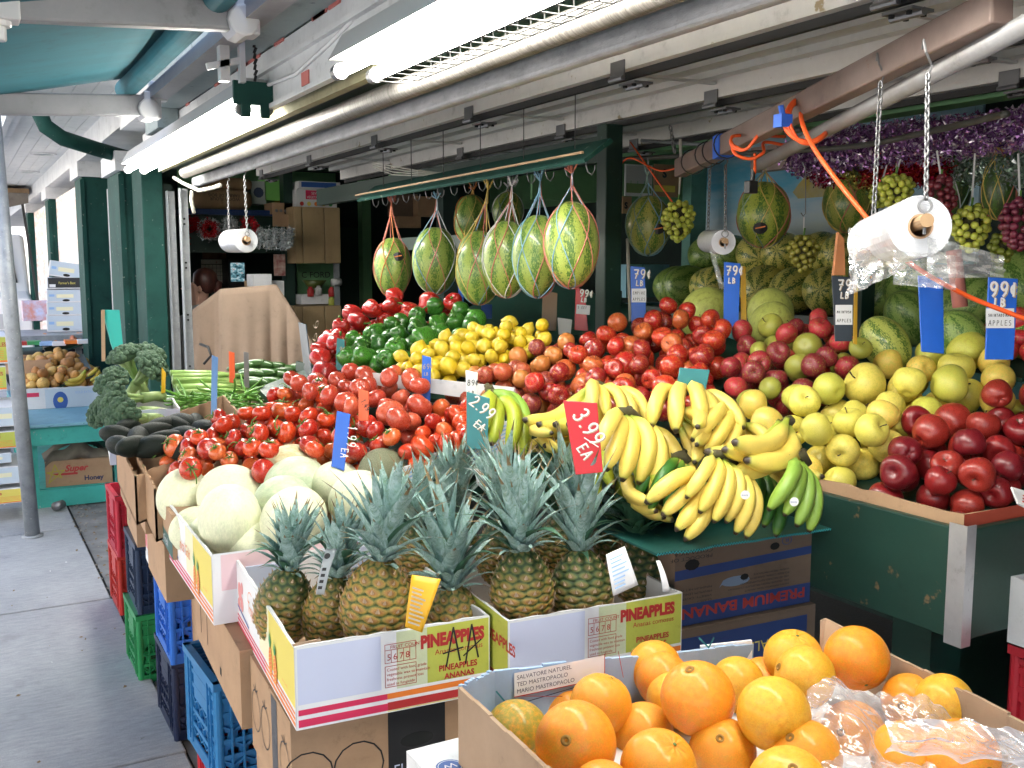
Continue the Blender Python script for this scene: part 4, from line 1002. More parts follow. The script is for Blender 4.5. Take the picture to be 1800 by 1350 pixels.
b = MB(); b.prism([(.504, 0, .0), (.53, .0, .012), (.56, .10, .075), (.56, .6, .075), (.504, .6, .0)], (0, 0, .005)); b.build('side_panel', M_tealc, t)
b = MB()
for (x0, y0), (x1, y1) in zip(e_, e_[1:]):
    for q in range(5):
        f0, f1, f2 = q / 5, (q + .5) / 5, (q + 1) / 5; P_ = lambda f, z: (x0 + (x1 - x0) * f, y0 + (y1 - y0) * f - .001, z); b.tube([P_(f0, 0), P_(f1, .005), P_(f2, 0)], .0011, 3, cap=False)
b.build('corrugated_edge', mat('teal card edge', (.05, .4, .45), .6), t)
# ---------------------------------------------------------------- orange box, bottom right
OB, FO = carton('orange_box', 'opened brown and pale blue box of big oranges nearest the camera', 'box', (.70, .62, .93), R(0), .02, .02, .02, m=M_cardin)
for ch in list(OB.children): bpy.data.objects.remove(ch)
OB.location = (0, 0, 0)
corner = [at(720, 1340, 1.30), at(812, 1205, 1.42), at(870, 1180, 1.5), at(1325, 1130, 1.72), at(1452, 1092, 1.8), at(1860, 1300, 1.28)]
M_bluein = worn('pale blue printed cardboard', (.26, .38, .56), (.32, .42, .58), .6, scale=6, stretch=(1, 1, .3))
zr = 1.03
def wallp(p, q, h0, h1, m, nm='side_panel', drop=.16, th=.006, jag=.003):
    p, q = Vector(p), Vector(q); n = 12; d = (q - p); s_ = Vector((-d.y, d.x, 0)).normalized() * th; b = MB()
    for i in range(n):
        a, c = p + d * (i / n), p + d * ((i + 1) / n); ja = R_.uniform(-jag, jag) if i else 0; jc = ja
        b.prism([(a.x, a.y, h0 - drop), (c.x, c.y, h0 - drop), (c.x, c.y, h0 + (h1 - h0) * (i + 1) / n + jc), (a.x, a.y, h0 + (h1 - h0) * i / n + ja)], s_)
    return b.build(nm, m, OB)
c0, c1, c2, c3, c4, c5 = corner
wallp((c1.x, c1.y), (.56, .70), c1.z, c1.z, M_cardin) if False else None
def wl(p, q, m, drop=.17, nm='side_panel'):
    p, q = Vector(p), Vector(q); return wallp((p.x, p.y, 0), (q.x, q.y, 0), p.z, q.z, m, nm, drop)
wl(c2, c3, M_bluein); wl(c1, c2, M_bluein); wl(Vector((c1.x - .03, c1.y - .62, c1.z)), c1, M_cardin)
c3b = Vector(c3) ; wl(c4, c5, M_cardin)
f = Face(OB, Vector((c2.x, c2.y - .004, c2.z - .17)), Vector(c3 - c2).cross(Vector((0, 0, 1))).cross(Vector((0, 0, -1))) * -1 if False else (Vector((c3.x - c2.x, c3.y - c2.y, 0))), (0, 0, 1))
Lc = math.hypot(c3.x - c2.x, c3.y - c2.y)
f.rect(.03, .125, .19, .163, M_pwhite); f.stroke([(.03, .125), (.19, .125), (.19, .165)], .0015, M_red)
for k, s in enumerate(('SALVATORE NATUREL', 'TED MASTROPAOLO', 'MARIO MASTROPAOLO')): f.text(.034, .152 - .011 * k, .0095, s, M_navyp)
f.stroke([(0, .11), (.2, .125)], .0015, M_navyp); f.stroke([(.04, .125), (.16, .1)], .001, M_red); f.stroke([(.0, .14), (.015, .12), (.0, .1), (.02, .08)], .0025, mat('teal print', (.02, .2, .28), .5))
f.stroke([(.215, .165), (.225, .12)], .0012, M_red); f.stroke([(Lc - .12, .16), (Lc - .1, .14), (Lc - .09, .155)], .003, mat('teal print', (.02, .2, .28), .5)); f.done()
b = MB(); b.prism([(c1.x - .05, .55, .86), (1.35, .55, .86), (c4.x, c4.y, .86), (c1.x, c1.y, .86)], (0, 0, -.006)); b.build('base_panel', M_cardin, OB)
b = MB(); b.prism([at(1442, 1092, 1.64), at(1452, 1088, 1.64), at(1500, 1112, 1.60), at(1440, 1180, 1.62)], (.004, .004, 0)); b.build('corner_flap', M_cardin, OB)
b = MB(); b.prism([at(1232, 1136, 1.69), at(1322, 1126, 1.72), at(1322, 1180, 1.72), at(1232, 1182, 1.69)], (.002, .005, 0)); b.build('corner_flap', M_pwhite, OB)
t, F = carton('cardboard_box', 'white box with a round blue emblem carrying the orange box', 'box', (.545, .72, .745), R(0), .78, .575, .155, m=M_cardw, jag=0, closed=True, holes={'F': (.1, .2, .05, .12)})
f = Face(t, (0, .56, .162), (1, 0, 0), (0, -1, 0)); f = Face(t, (0, 0, .162), (1, 0, 0), (0, 1, 0))
f.disc(.035, .5, .02, M_blu); f.stroke(arc(.035, .5, .017, .017, 0, 360, 16), .001, M_pwhite); f.stroke([(.026, .495), (.03, .505), (.035, .496), (.04, .506), (.044, .495)], .002, M_pwhite); f.done()
# ================================================================ HEAPS
def bx(label, x0, y0, x1, y1, dz=0, H=.11, cat='box', m=None, min_=None, skew=0, jag=.006, name='cardboard_box', thn=.006):
    """produce box whose rim follows the sloping display; built from four slanted side panels and a base"""
    t = thing(name, label, cat); m = m or M_card
    cs = [(x0, y0), (x1, y0), (x1 + skew, y1), (x0 + skew, y1)]; F = []
    for i in range(4):
        a, c = cs[i], cs[(i + 1) % 4]; d = Vector((c[0] - a[0], c[1] - a[1], 0)); inn = Vector((-d.y, d.x, 0)).normalized() * thn; b = MB(); n = 12
        for k in range(n):
            p, q = Vector((*a, 0)) + d * (k / n), Vector((*a, 0)) + d * ((k + 1) / n); zp, zq = Sz(p.x, p.y) + dz, Sz(q.x, q.y) + dz
            b.prism([(p.x, p.y, zp - H), (q.x, q.y, zq - H), (q.x, q.y, zq + R_.uniform(-jag, jag)), (p.x, p.y, zp + R_.uniform(-jag, jag))], inn)
        b.build('side_panel', m, t)
        za, zc = Sz(*a) + dz, Sz(*c) + dz
        F.append((Vector((a[0], a[1], za - H)), Vector((c[0] - a[0], c[1] - a[1], zc - za)), d.length))
    b = MB(); b.prism([(x, y, Sz(x, y) + dz - H) for x, y in cs], (0, 0, .006)); b.build('base_panel', min_ or M_cardin, t)
    return t, F
# tomatoes
t, F = bx('brown box with a scalloped rim heaped with vine tomatoes above the avocados', .47, 2.95, 1.0, 3.25, dz=-.06, H=.16)
bx('brown box carrying the nearer red tomatoes behind the honeydews', .60, 2.72, .98, 2.93, dz=-.07, H=.14)
t, F = bx('blue and white striped tray of plum tomatoes', .99, 2.42, 1.36, 2.9, dz=-.05, H=.1, m=M_cardw, name='tomato_tray', cat='tray')
f = Face(t, *F[0][:1], F[0][1], (0, 0, 1))
for k in range(6): f.rect(0, .03 + k * .011, .36, .035 + k * .011, M_lblu)
f.done()
f3 = Face(t, F[3][0], F[3][1], (0, 0, 1))
for k in range(6): f3.rect(0, .03 + k * .011, .48, .035 + k * .011, M_lblu)
f3.done()
TC = [(.5, .035, .012), (.6, .06, .015), (.42, .018, .012), (.62, .12, .03)]; TW = ['plain red', 'light red', 'deep red', 'orange-tinged']
TC2 = [(.5, .07, .04), (.55, .1, .05), (.45, .05, .03)]; TW2 = ['smooth red', 'paler red', 'deep red']
heap(S_tom, [(max(.515, x), y) for x, y in pxpoly([(240,795),(255,828),(330,832),(470,826),(545,800),(640,812),(690,790),(640,745),(560,705),(480,705),(385,740),(360,772)], -.02)], .032, lambda x, y: Sz(x, y) + .02 - .06 * max(0, (.56 - x) / .1), .15, TC, 'vine tomatoes heaped in the front boxes', 'of the vine tomato heap', 'tomato', 'tomato', st_tom, 3, words_=TW)
heap(S_tom, pxpoly([(400,735),(480,705),(560,740),(650,748),(700,765),(742,722),(738,685),(680,662),(560,668),(500,692)], 0), .035, lambda x, y: Sz(x, y) + .05, .14, TC2, 'large tomatoes in the upper heap', 'of the upper tomato heap', 'tomato', 'tomato', st_tomp, 4, words_=TW2, prefix='big tomato')
heap(S_plum, pxpoly([(640,800),(700,795),(825,778),(830,712),(770,712),(690,765)], -.02), .026, lambda x, y: Sz(x, y) + .0, .09, TC, 'plum tomatoes in the striped tray', 'of the striped tray', 'plum tomato', 'plum_tomato', st_tomp, 5, words_=['shiny red', 'light red', 'deep red', 'orange-tinged'], upness=0)
bx('dark green wooden bin side holding the red apples and plums', 1.38, 2.36, 1.9, 2.95, dz=-.12, H=.14, m=M_prod)
b = MB(); b.prism([(1.02, 2.93, Sz(1.02, 2.93) - .0), (1.36, 2.42, Sz(1.36, 2.42) - .03), (1.36, 2.42, Sz(1.36, 2.42) - .09), (1.02, 2.93, Sz(1.02, 2.93) - .08)], (.01, .008, 0)); o = b.build('divider_board', M_prod); tagm(o, 'dark green divider board between the tomatoes and the lemons', 'board')
b = MB(); b.prism([(1.10, 2.98, Sz(1.1, 2.98) + .035), (1.375, 2.45, Sz(1.375, 2.45) + .02), (1.375, 2.45, Sz(1.375, 2.45) - .03), (1.10, 2.98, Sz(1.1, 2.98) - .0)], (.007, .004, 0)); o = b.build('carton_edge', M_cardw); tagm(o, 'long white cardboard rim in front of the lemons and plums', 'carton')
# peppers
heap(S_gpep, pxpoly([(600,612),(610,645),(690,640),(760,600),(850,578),(850,560),(800,548),(740,552),(660,575)], 0), .035, lambda x, y: Sz(x, y) + .03, .17, [(.06, .25, .025), (.08, .3, .03), (.045, .18, .02)], 'green bell peppers in the heap', 'of the green pepper heap', 'pepper', 'green_pepper', st_pep, 6, words_=['mid green', 'bright green', 'dark green'], upness=.1)
heap(S_rpep, pxpoly([(550,640),(580,650),(600,600),(660,562),(740,548),(800,545),(790,530),(700,532),(610,562),(562,600)], 0.01), .036, lambda x, y: Sz(x, y) + .045, .17, [(.42, .012, .01), (.5, .02, .012), (.33, .01, .01)], 'red bell peppers in the back heap', 'of the red pepper heap', 'pepper', 'red_pepper', st_pep, 7, words_=['glossy red', 'bright red', 'dark red'], upness=.1)
heap(S_lem, pxpoly([(685,643),(770,658),(830,636),(900,612),(962,592),(950,575),(860,578),(780,598)], .02), .025, lambda x, y: Sz(x, y) + .05, .1, [(.72, .52, .02), (.75, .58, .05), (.66, .5, .03)], 'lemons in the heap', 'of the lemon heap', 'lemon', 'lemon', None, 8, words_=['plain yellow', 'pale yellow', 'dull yellow'], upness=0)
# plums, nectarines, red apples
heap(S_nect, pxpoly([(748,650),(800,670),(860,692),(930,690),(985,640),(1000,603),(962,594),(900,613),(830,638)], 0), .033, lambda x, y: Sz(x, y) + .03, .14, [(.3, .03, .03), (.42, .06, .03), (.22, .015, .03), (.5, .17, .04)], 'nectarines and plums in the heap', 'of the plum and nectarine heap', 'nectarine', 'nectarine', None, 9, words_=['dark red', 'orange-red', 'purple', 'peach-coloured'], upness=.2)
heap(S_apple, pxpoly([(930,692),(1000,705),(1080,702),(1160,702),(1250,690),(1245,640),(1285,605),(1255,575),(1160,568),(1080,585),(1010,602),(985,650)], 0), .035, lambda x, y: Sz(x, y) + .045 + .04 * math.exp(-((x - 2.05) ** 2 + (y - 2.45) ** 2) / .05), .15, rdc, 'shiny red apples in the middle heap', 'of the shiny apple heap', 'apple', 'apple', st_apple, 10, words_=rdw, upness=.35)
heap(S_mac, pxpoly([(1250,662),(1290,700),(1340,700),(1400,672),(1515,632),(1490,600),(1455,570),(1380,575),(1330,602),(1262,606)], -.03), .037, lambda x, y: Sz(x, y) + .01, .14, [(.32, .015, .03), (.48, .03, .045), (.36, .36, .06), (.24, .015, .03)], 'purple and green apples by the dark grey sign', 'of the mixed apple heap', 'apple', 'apple', st_apple, 12, words_=['purple-red', 'rosy', 'green', 'dusky red'], upness=.35)
heap(S_gold, pxpoly([(1240,745),(1330,705),(1400,690),(1500,645),(1560,628),(1620,612),(1700,615),(1785,645),(1800,690),(1700,702),(1640,722),(1580,762),(1540,792),(1470,815),(1430,790),(1350,775),(1280,765)], -.06), .047, lambda x, y: Sz(x, y) - .015, .17, [(.82, .68, .14), (.74, .66, .12), (.84, .6, .12), (.62, .62, .1)], 'yellow apples in the heap', 'of the yellow apple heap', 'apple', 'apple', st_apple, 13, words_=['yellow', 'lime yellow', 'golden', 'greenish'], upness=.3)
heap(S_deli, [(1.785, 1.64), (1.785, 1.30), (2.5, 1.30), (2.36, 1.42), (2.10, 1.57), (1.9, 1.64)], .040, lambda x, y: Sz(x, y) - .03 - .02 * max(0, (1.86 - x) / .1), .13, [(.22, .008, .014), (.28, .015, .018), (.15, .006, .014), (.34, .03, .02)], 'dark red apples in the aluminium cornered bin', 'of the bin', 'apple', 'apple', st_apple, 15, words_=['dark red', 'crimson', 'maroon', 'brighter red'], upness=.35)
heap(S_mac, pxpoly([(1660,600),(1700,590),(1800,580),(1830,610),(1800,630),(1700,610)], -.05), .04, lambda x, y: Sz(x, y) - .01, .08, [(.5, .02, .03)], 'red apples behind the yellow ones', 'behind the yellow apples', 'apple', 'apple', None, 16, words_=['bright red'])
# honeydews: each placed
HDW = ['pale honeydew at the box corner farthest up the sidewalk side', 'big honeydew in the middle of the back row', 'egg-shaped honeydew standing upright at the front rim', 'round honeydew by the pineapple leaves in front', 'honeydew lying half hidden between the others',
       'honeydew with a cream scarred side on top at the back', 'honeydew lying under the cream scarred one', 'honeydew next to the blue price sign foot', 'honeydew beside the first pineapple crown', 'low honeydew peeping from under the corner melon', 'second low honeydew near the box wall', 'low honeydew between the upright and the round one']
HDP = [((322, 873), 2.86, .072, (0, .3, 0)), ((405, 870), 2.78, .084, (1.3, .2, .5)), ((404, 912), 2.5, .076, (.1, 0, 0)), ((516, 912), 2.46, .074, (.5, .8, 0)), ((497, 880), 2.62, .066, (1.4, 0, 1.2)), ((513, 825), 2.86, .072, (1.5, 0, .9)), ((520, 850), 2.74, .075, (1.4, 0, 1.2)), ((590, 855), 2.72, .068, (.9, 0, 0)), ((628, 878), 2.56, .07, (.5, .4, 0)), ((340, 930), 2.72, .058, (0, 1, 0)), ((368, 950), 2.62, .06, (0, 0, 0)), ((455, 962), 2.5, .064, (1, 1, 1)), ]
for (q, d, r, e), lb in zip(HDP, HDW):
    c = (.76, .77, .56) if 'scarred' not in lb else (.6, .52, .28)
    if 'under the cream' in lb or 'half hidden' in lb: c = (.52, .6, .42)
    o = put('honeydew', R_.choice(S_hd), None, at(*q, d), e, (r * 1.02, r * 1.02, r * 1.04), lb, 'honeydew melon', 'pale honeydew melons in the box', color=c)
    put('stem_scar', ME_nub, o)
for q, d, r, lb in (((672, 830), 2.7, .066, 'netted grey green melon behind the honeydews by the pineapple tops'), ((790, 820), 2.85, .06, 'netted melon mostly hidden behind the pineapple leaves')):
    put('cantaloupe', blob('cantaloupe', F_cant, dips(.03, .2, .03, .2), 30, 20), None, at(*q, d), (.4, .2, 0), r, lb, 'melon')
for o_ in [x for x in bpy.data.objects if x.name.startswith(('tomato', 'plum_tomato')) and x.parent is None and 'label' in x and x.scale[0] < .06]:
    if any((o_.location - at(*q, d)).length < (r + o_.scale[0]) * .88 for q, d, r, e in HDP):
        for ch in list(o_.children): bpy.data.objects.remove(ch)
        bpy.data.objects.remove(o_)
# oranges: each placed
OR = [((1157, 1350), 1.33, .052, 0, 'orange with a pale stem button cut by the lower edge'), ((1012, 1307), 1.36, .0565, 1, 'big orange low at the front, second from the box corner'), ((908, 1290), 1.47, .049, 2, 'green-tinged orange in the corner of the box'),
      ((1056, 1238), 1.50, .047, 0, 'orange standing behind the big low one against the blue card'), ((1227, 1227), 1.46, .055, 1, 'big smooth orange in the middle of the heap'), ((1360, 1255), 1.40, .052, 3, 'orange showing its star-creased stem end beside the bag'),
      ((1150, 1175), 1.64, .046, 0, 'orange leaning against the back edge of the box'), ((1166, 1195), 1.60, .044, 1, 'small orange in front of the back edge one'), ((1296, 1205), 1.62, .046, 3, 'yellow-green orange half hidden in the back row'),
      ((1395, 1157), 1.64, .048, 3, 'orange with a green stem star at the back'), ((1415, 1190), 1.52, .047, 3, 'yellowish orange just below the green-starred one'), ((1506, 1157), 1.60, .052, 1, 'orange with a dark navel hole highest at the back corner'),
      ((1130, 1290), 1.50, .047, 0, 'orange wedged low between the two big ones'), ((1270, 1322), 1.42, .048, 0, 'plain orange below the big smooth one'), ((1415, 1330), 1.37, .050, 0, 'orange lying low beside the plastic bag'), ((1385, 1385), 1.28, .052, 3, 'yellow orange at the bottom edge of the heap'),
      ((990, 1250), 1.58, .042, 0, 'small orange with a blue sticker behind the corner one'), ((1185, 1230), 1.56, .044, 3, 'orange deep between the back and middle ones'), ((1590, 1330), 1.36, .047, 0, 'orange seen through the clear bag near its fold'), ((1690, 1330), 1.32, .049, 1, 'orange under the clear bag at the frame edge'),
      ((1660, 1238), 1.5, .045, 3, 'yellow-green orange under the bag by the rim'), ((1600, 1235), 1.55, .044, 0, 'small orange under the bag behind the rim'), ((1500, 1290), 1.5, .048, 0, 'orange completely covered by the clear bag'), ((1340, 1200), 1.66, .042, 1, 'small reddish orange in the back row by the white flap'), ((905, 1372), 1.35, .045, 3, 'orange at the lower front corner of the box'), ((1060, 1400), 1.28, .045, 0, 'orange lowest of all at the bottom edge')]
OC = [(.82, .30, .012), (.85, .27, .01), (.30, .26, .02), (.78, .42, .025)]
OE = {'navel hole': (2.2, .2, -.3), 'star-creased': (1.9, .25, -.3), 'green stem star': (.25, -.1, 0), 'pale stem button': (.5, .2, 0), 'green-tinged': (1.5, .5, -.9)}
for (q, d, r, c, lb) in OR:
    e = next((v for k, v in OE.items() if k in lb), (R_.uniform(0, 3), R_.uniform(0, 3), R_.uniform(0, 3)))
    o = put('orange', R_.choice(S_or), None, at(*q, d), e, r, lb, 'orange', 'big oranges in the nearest box', color=OC[c]); put('stem_scar', ME_nub, o); put('navel', ME_navel, o)
# avocados
AV = [(205, 765), (225, 752), (243, 770), (232, 785), (262, 762), (285, 752), (305, 748), (322, 745), (345, 745), (300, 772), (330, 768), (270, 785), (210, 783), (360, 755), (318, 790), (345, 782)]
for i, q in enumerate(AV):
    d = 3.3 - (q[1] - 745) * .006; o = put('avocado', R_.choice(S_avo), None, at(q[0], q[1], d), (R_.uniform(1.2, 2), R_.uniform(0, 3), R_.uniform(0, 6)), R_.uniform(.030, .036), None, 'avocado', 'dark avocados in the front box', color=(.008, .012, .009))
    o['label'] = f"near-black avocado, {ORD[i + 1]} counted from the sidewalk edge of the avocado box"
t, F = bx('brown box of avocados at the sidewalk edge of the display', .44, 3.1, .8, 3.48, dz=-.065, H=.15, jag=.005)
brown((.47, 3.14, .80), .5, .38, .13, 'brown box with dark green print under the avocados', lambda F: (F['W'].rect(.02, .02, .2, .11, mat('dark green print', (.02, .09, .07), .5)), F['W'].text(.03, .07, .03, 'Premium', M_pwhite, shear=.3), F['W'].text(.03, .035, .03, 'Fresh', M_pwhite, shear=.3)))
t2 = brown((.5, 3.0, .62), .5, .4, .17, 'brown box of printed fruit under the tomato box', rz=R(-2))
brown((.48, 2.75, .82), .5, .36, .12, 'brown box under the nearer tomatoes with a green and white print', lambda F: (F['W'].rect(.0, .0, .36, .05, mat('dark green print', (.02, .09, .07), .5)), F['W'].text(.05, .012, .035, 'Premium Fresh', M_pwhite, shear=.3)))
pk = brown((.535, 3.32, .56), .4, .4, .22, 'red and white striped box over the bright blue crate', lambda F: ([F['W'].rect(.01 + .03 * k, .05, .028 + .03 * k, .2, mat('bright red print', (.7, .05, .08), .5)) for k in range(13)], F['W'].rect(0, 0, .4, .03, M_pwhite)), m=M_cardw)
brown((.56, 3.95, .54), .35, .4, .24, 'brown box with a black circle print over the dark blue crate', lambda F: F['W'].stroke(arc(.1, .1, .06, .06, 0, 360, 16), .004, M_blk))
brown((.59, 4.35, .58), .35, .4, .24, 'brown box above the red crates')
brown((.62, 3.0, 0), .4, .4, .6, 'tall plain brown box in the shade behind the crates'); brown((.66, 3.5, 0), .4, .4, .6, 'plain brown box in the shade behind the navy crate'); brown((.64, 3.98, 0), .4, .5, .6, 'plain brown box in the shade behind the green crate')
# ---------------------------------------------------------------- broccoli
M_broc = mat('broccoli florets', (.05, .1, .06), .75, fn=lambda N: (lambda n: (N.base(N.ramp(n, [(.35, (.03, .075, .04)), (.65, (.085, .15, .085))])), N.bump(N.noise(260, 2), 1, .004)))(N.noise(25, 3)))
M_bstalk = worn('broccoli stalk', (.32, .42, .16), (.22, .34, .12), .5, scale=12)
def broccoli(loc, rot, s, label):
    t = thing('broccoli', label, 'broccoli', loc, rot, 'broccoli heads in the box', s)
    rr = random.Random(label); b = MB()
    for i in range(105):
        a = rr.uniform(0, 6.28); e = math.acos(1 - rr.uniform(0, .75)); r0 = .062 + rr.uniform(-.003, .005)
        c = Vector((r0 * math.sin(e) * math.cos(a), r0 * math.sin(e) * math.sin(a), r0 * .7 * math.cos(e) + .05)); q = rr.uniform(.008, .0135)
        vs = []; n, k = 8, 6; o = len(b.v)
        b.lathe([(q * math.sin(math.pi * j / k) * rr.uniform(.9, 1.1), -q * math.cos(math.pi * j / k)) for j in range(k + 1)], n, c, (c - Vector((0, 0, .0))))
    b.build('floret', M_broc, t, smooth=True)
    b = MB(); b.lathe([(.002, .03), (.05, .045), (.056, .06), (.046, .082), (.02, .096), (.0, .098)], 14); b.build('floret_core', M_broc, t, smooth=True)
    b = MB()
    for i in range(7):
        a = i * .9; p = Vector((.03 * math.cos(a), .03 * math.sin(a), .05)) * (1 if i else .3); b.tube([(0, 0, -.05), p * .5 + Vector((0, 0, -.01)), p], .01, 7, rr=[.012, .01, .012])
    b.tube([(0, 0, -.13), (.005, 0, -.09), (0, 0, -.04)], .018, 9, rr=[.02, .018, .021]); b.build('stalk', M_bstalk, t, smooth=True)
BR = [((205, 735), 3.68, (.3, -1.0, 0), 'broccoli head lowest at the sidewalk end of the box'), ((212, 690), 3.75, (.2, -.7, .4), 'broccoli head leaning out over the sidewalk side'), ((232, 650), 3.85, (0, -.4, 0), 'broccoli crown at the upper sidewalk corner'), ((255, 648), 3.95, (.2, .2, 0), 'broccoli crown on top of the pile beside the column'), ((250, 662), 3.8, (.6, .6, 0), 'yellowish broccoli crown under the topmost ones'),
      ((232, 700), 3.62, (.3, -1.5, .1), 'broccoli with its pale stalk lying towards the celery'), ((240, 735), 3.36, (.5, -1.35, .2), 'broccoli head hanging over the front of its box'), ((228, 722), 3.58, (.2, -1.4, .0), 'broccoli in the middle front with a thick stalk')]
for q, d, e, lb in BR: broccoli(at(*q, d), e, 1.0, lb)
BB, FB = carton('broccoli_box', 'white box with red ocean lettering full of broccoli', 'box', tuple(at(194, 818, 3.42)), R(-6), .235, .3, .185, m=M_cardw, jag=.004)
f = FB['F']; f.rect(0, 0, .235, .185, M_lilac); f.text(.03, .11, .055, 'OCEAN', M_pinkp, .0015, sx=.95); f.text(.05, .05, .055, 'MIST', M_pinkp, .0015, sx=1.1); f.disc(.045, .13, .022, M_blu); f.stroke(arc(.045, .128, .014, .006, 180, 360, 8), .003, M_pwhite); f.done()
f = FB['W']; f.rect(0, 0, .3, .185, M_pwhite); f.text(.06, .08, .05, 'MIST', M_pinkp, .001); f.done()
# celery and beans
M_cel = worn('celery stalk', (.3, .48, .12), (.38, .52, .2), .35, scale=20, stretch=(1, 1, .1))
cl = random.Random(4)
for i in range(9):
    b = MB(); q0 = at(302 + i * 2, 660 + i * 6, 3.98 + (i % 2) * .05 - i * .012); q1 = at(420 + i * 3, 668 + i * 5, 4.15 - i * .015)
    for k in range(4):
        off = Vector((cl.gauss(0, .008), cl.gauss(0, .008), cl.gauss(0, .008) + .004 * k)); mid = (q0 + q1) / 2 + off + Vector((0, 0, .012)); b.tube([q0 + off, mid, q1 + off * 2], .01, 7, rr=[.013, .010, .006])
    o = b.build('celery', M_cel, smooth=True); tagm(o, f'pale green celery bunch, {ORD[i + 1]} down from the top of the celery pile', 'celery', 'celery bunches laid side by side')
t, F = carton('bean_box', 'brown box with a serrated edge holding celery and green beans', 'box', tuple(at(300, 790, 3.72) + Vector((0, 0, 0))), R(-8), .36, .5, .11, m=M_card, jag=.006); [f.done() for f in F.values()]
M_bean = mat('green bean', (.12, .3, .04), .4)
BM = []
for k in range(3):
    b = MB(); b.tube([(0, 0, 0), (.03, .004 * k, .004), (.06, .002, .0), (.095, -.006 * k, -.004), (.11, 0, .002)], .004, 6, rr=[.001, .0042, .0046, .004, .001]); BM.append(b.mesh('green_bean', M_bean, True))
for i in range(150):
    q = (cl.uniform(318, 470), cl.uniform(690, 722)); q = (q[0], 706 + (q[1] - 706) * (1 - abs(q[0] - 395) / 160) - (q[0] - 395) * .02)
    put('green_bean', cl.choice(BM), None, at(q[0], q[1], 3.82 + cl.uniform(-.06, .06)), (cl.gauss(0, .35), cl.gauss(0, .35), cl.uniform(0, 6.28)), 1, 'slim green bean lying in the loose bean heap', 'green bean', 'loose green beans in the brown box')
b = MB(); b.sheet(lambda u, v: at(315 + 165 * u, 700 + 22 * v, 3.95 - .14 * v), 6, 3); o = b.build('paper_liner', M_cardin); tagm(o, 'brown paper liner under the loose green beans', 'paper')
# zucchini
i = 0
for r_ in range(3):
    for k in range(8):
        i += 1; px = 425 + k * 17 + r_ * 6; py = 645 + r_ * 15 - 5 * math.sin(k)
        put('zucchini', R_.choice(S_zuc), None, at(px, py, 4.25 - r_ * .08), (1.5 + R_.gauss(0, .15), R_.gauss(0, .3), .9 + R_.gauss(0, .25)), .021, f'dark green zucchini, {ORD[r_ + 1]} row from the top, {ORD[k + 1]} along from the celery', 'zucchini', 'zucchini in the pile behind the beans', color=(.04, .11, .02))
b = MB(); b.prism([at(425, 700, 4.0), at(560, 690, 4.1), at(560, 665, 4.3), at(425, 665, 4.4)], (0, 0, -.02)); o = b.build('shelf_board', M_greenin); tagm(o, 'dark shelf board under the zucchini pile', 'shelf')
b = MB(); b.prism([at(520, 635, 4.0), at(600, 655, 3.6), at(600, 672, 3.6), at(520, 652, 4.0)], (.012, .012, 0)); o = b.build('edge_board', M_prod); tagm(o, 'green edge board below the red peppers', 'board')
# ---------------------------------------------------------------- pineapples
def pineskin(N):
    a = N.n('Attribute'); a.attribute_name = 'eye'; oi = N.n('ObjectInfo'); n = N.noise(70, 4); s_ = N.n('SeparateXYZ'); N.l(N.coord('Generated'), s_.inputs[0])
    o = N.ramp(a.outputs['Fac'], [(0, (.03, .05, .01)), (.15, (.12, .15, .03)), (.4, (.42, .27, .05)), (.75, (.42, .2, .05)), (1, (.22, .1, .045))])
    g_ = N.ramp(a.outputs['Fac'], [(0, (.012, .03, .01)), (.35, (.045, .085, .02)), (.6, (.13, .13, .035)), (1, (.17, .11, .04))])
    f = N.n('Math', operation='SUBTRACT'); N.l(s_.outputs[2], f.inputs[0]); N.l(oi.outputs['Color'], f.inputs[1]) if False else None
    sp = N.n('SeparateColor'); N.l(oi.outputs['Color'], sp.inputs[0]); N.l(sp.outputs[0], f.inputs[1])
    ff = N.ramp(f.outputs[0], [(.0, 0), (.5, 1)])
    o = N.mix(ff, o, g_); o = N.mix(.6, o, N.ramp(n, [(.3, .5), (.7, 1.5)]), 'MULTIPLY'); n5 = N.noise(9, 3, N.rcoord()); o = N.mix(N.ramp(n5, [(.4, 0), (.65, .5)]), o, g_); N.base(o); N.bump(N.noise(160, 3), .4, .002)
M_pine = mat('pineapple skin', (.2, .15, .05), .5, fn=pineskin)
M_bract = mat('dry pineapple bract', (.42, .3, .2), .7)
def leafmat(N):
    c = N.coord('Generated'); s_ = N.n('SeparateXYZ'); N.l(c, s_.inputs[0]); n = N.noise(14, 4, N.rcoord(), (6, .5, .5)); n2 = N.noise(45, 3, N.rcoord())
    o = N.ramp(n, [(.3, (.13, .24, .18)), (.55, (.32, .46, .45)), (.8, (.58, .7, .72))]); o = N.mix(N.ramp(n2, [(.55, 0), (.68, .7)]), o, (.13, .24, .1)); tp = N.noise(3, 2, N.rcoord()); ad = N.n('Math', operation='MULTIPLY_ADD'); N.l(tp, ad.inputs[0]); ad.inputs[1].default_value = .25; N.l(s_.outputs[2], ad.inputs[2]); o = N.mix(N.ramp(ad.outputs[0], [(.98, 0), (1.06, 1)]), o, (.22, .15, .07)); N.base(o)
M_leaf = mat('blue green pineapple leaf', (.15, .25, .22), .5, fn=leafmat)
M_leafd = worn('deep green pineapple leaf', (.03, .1, .05), (.06, .16, .1), .45, scale=20)
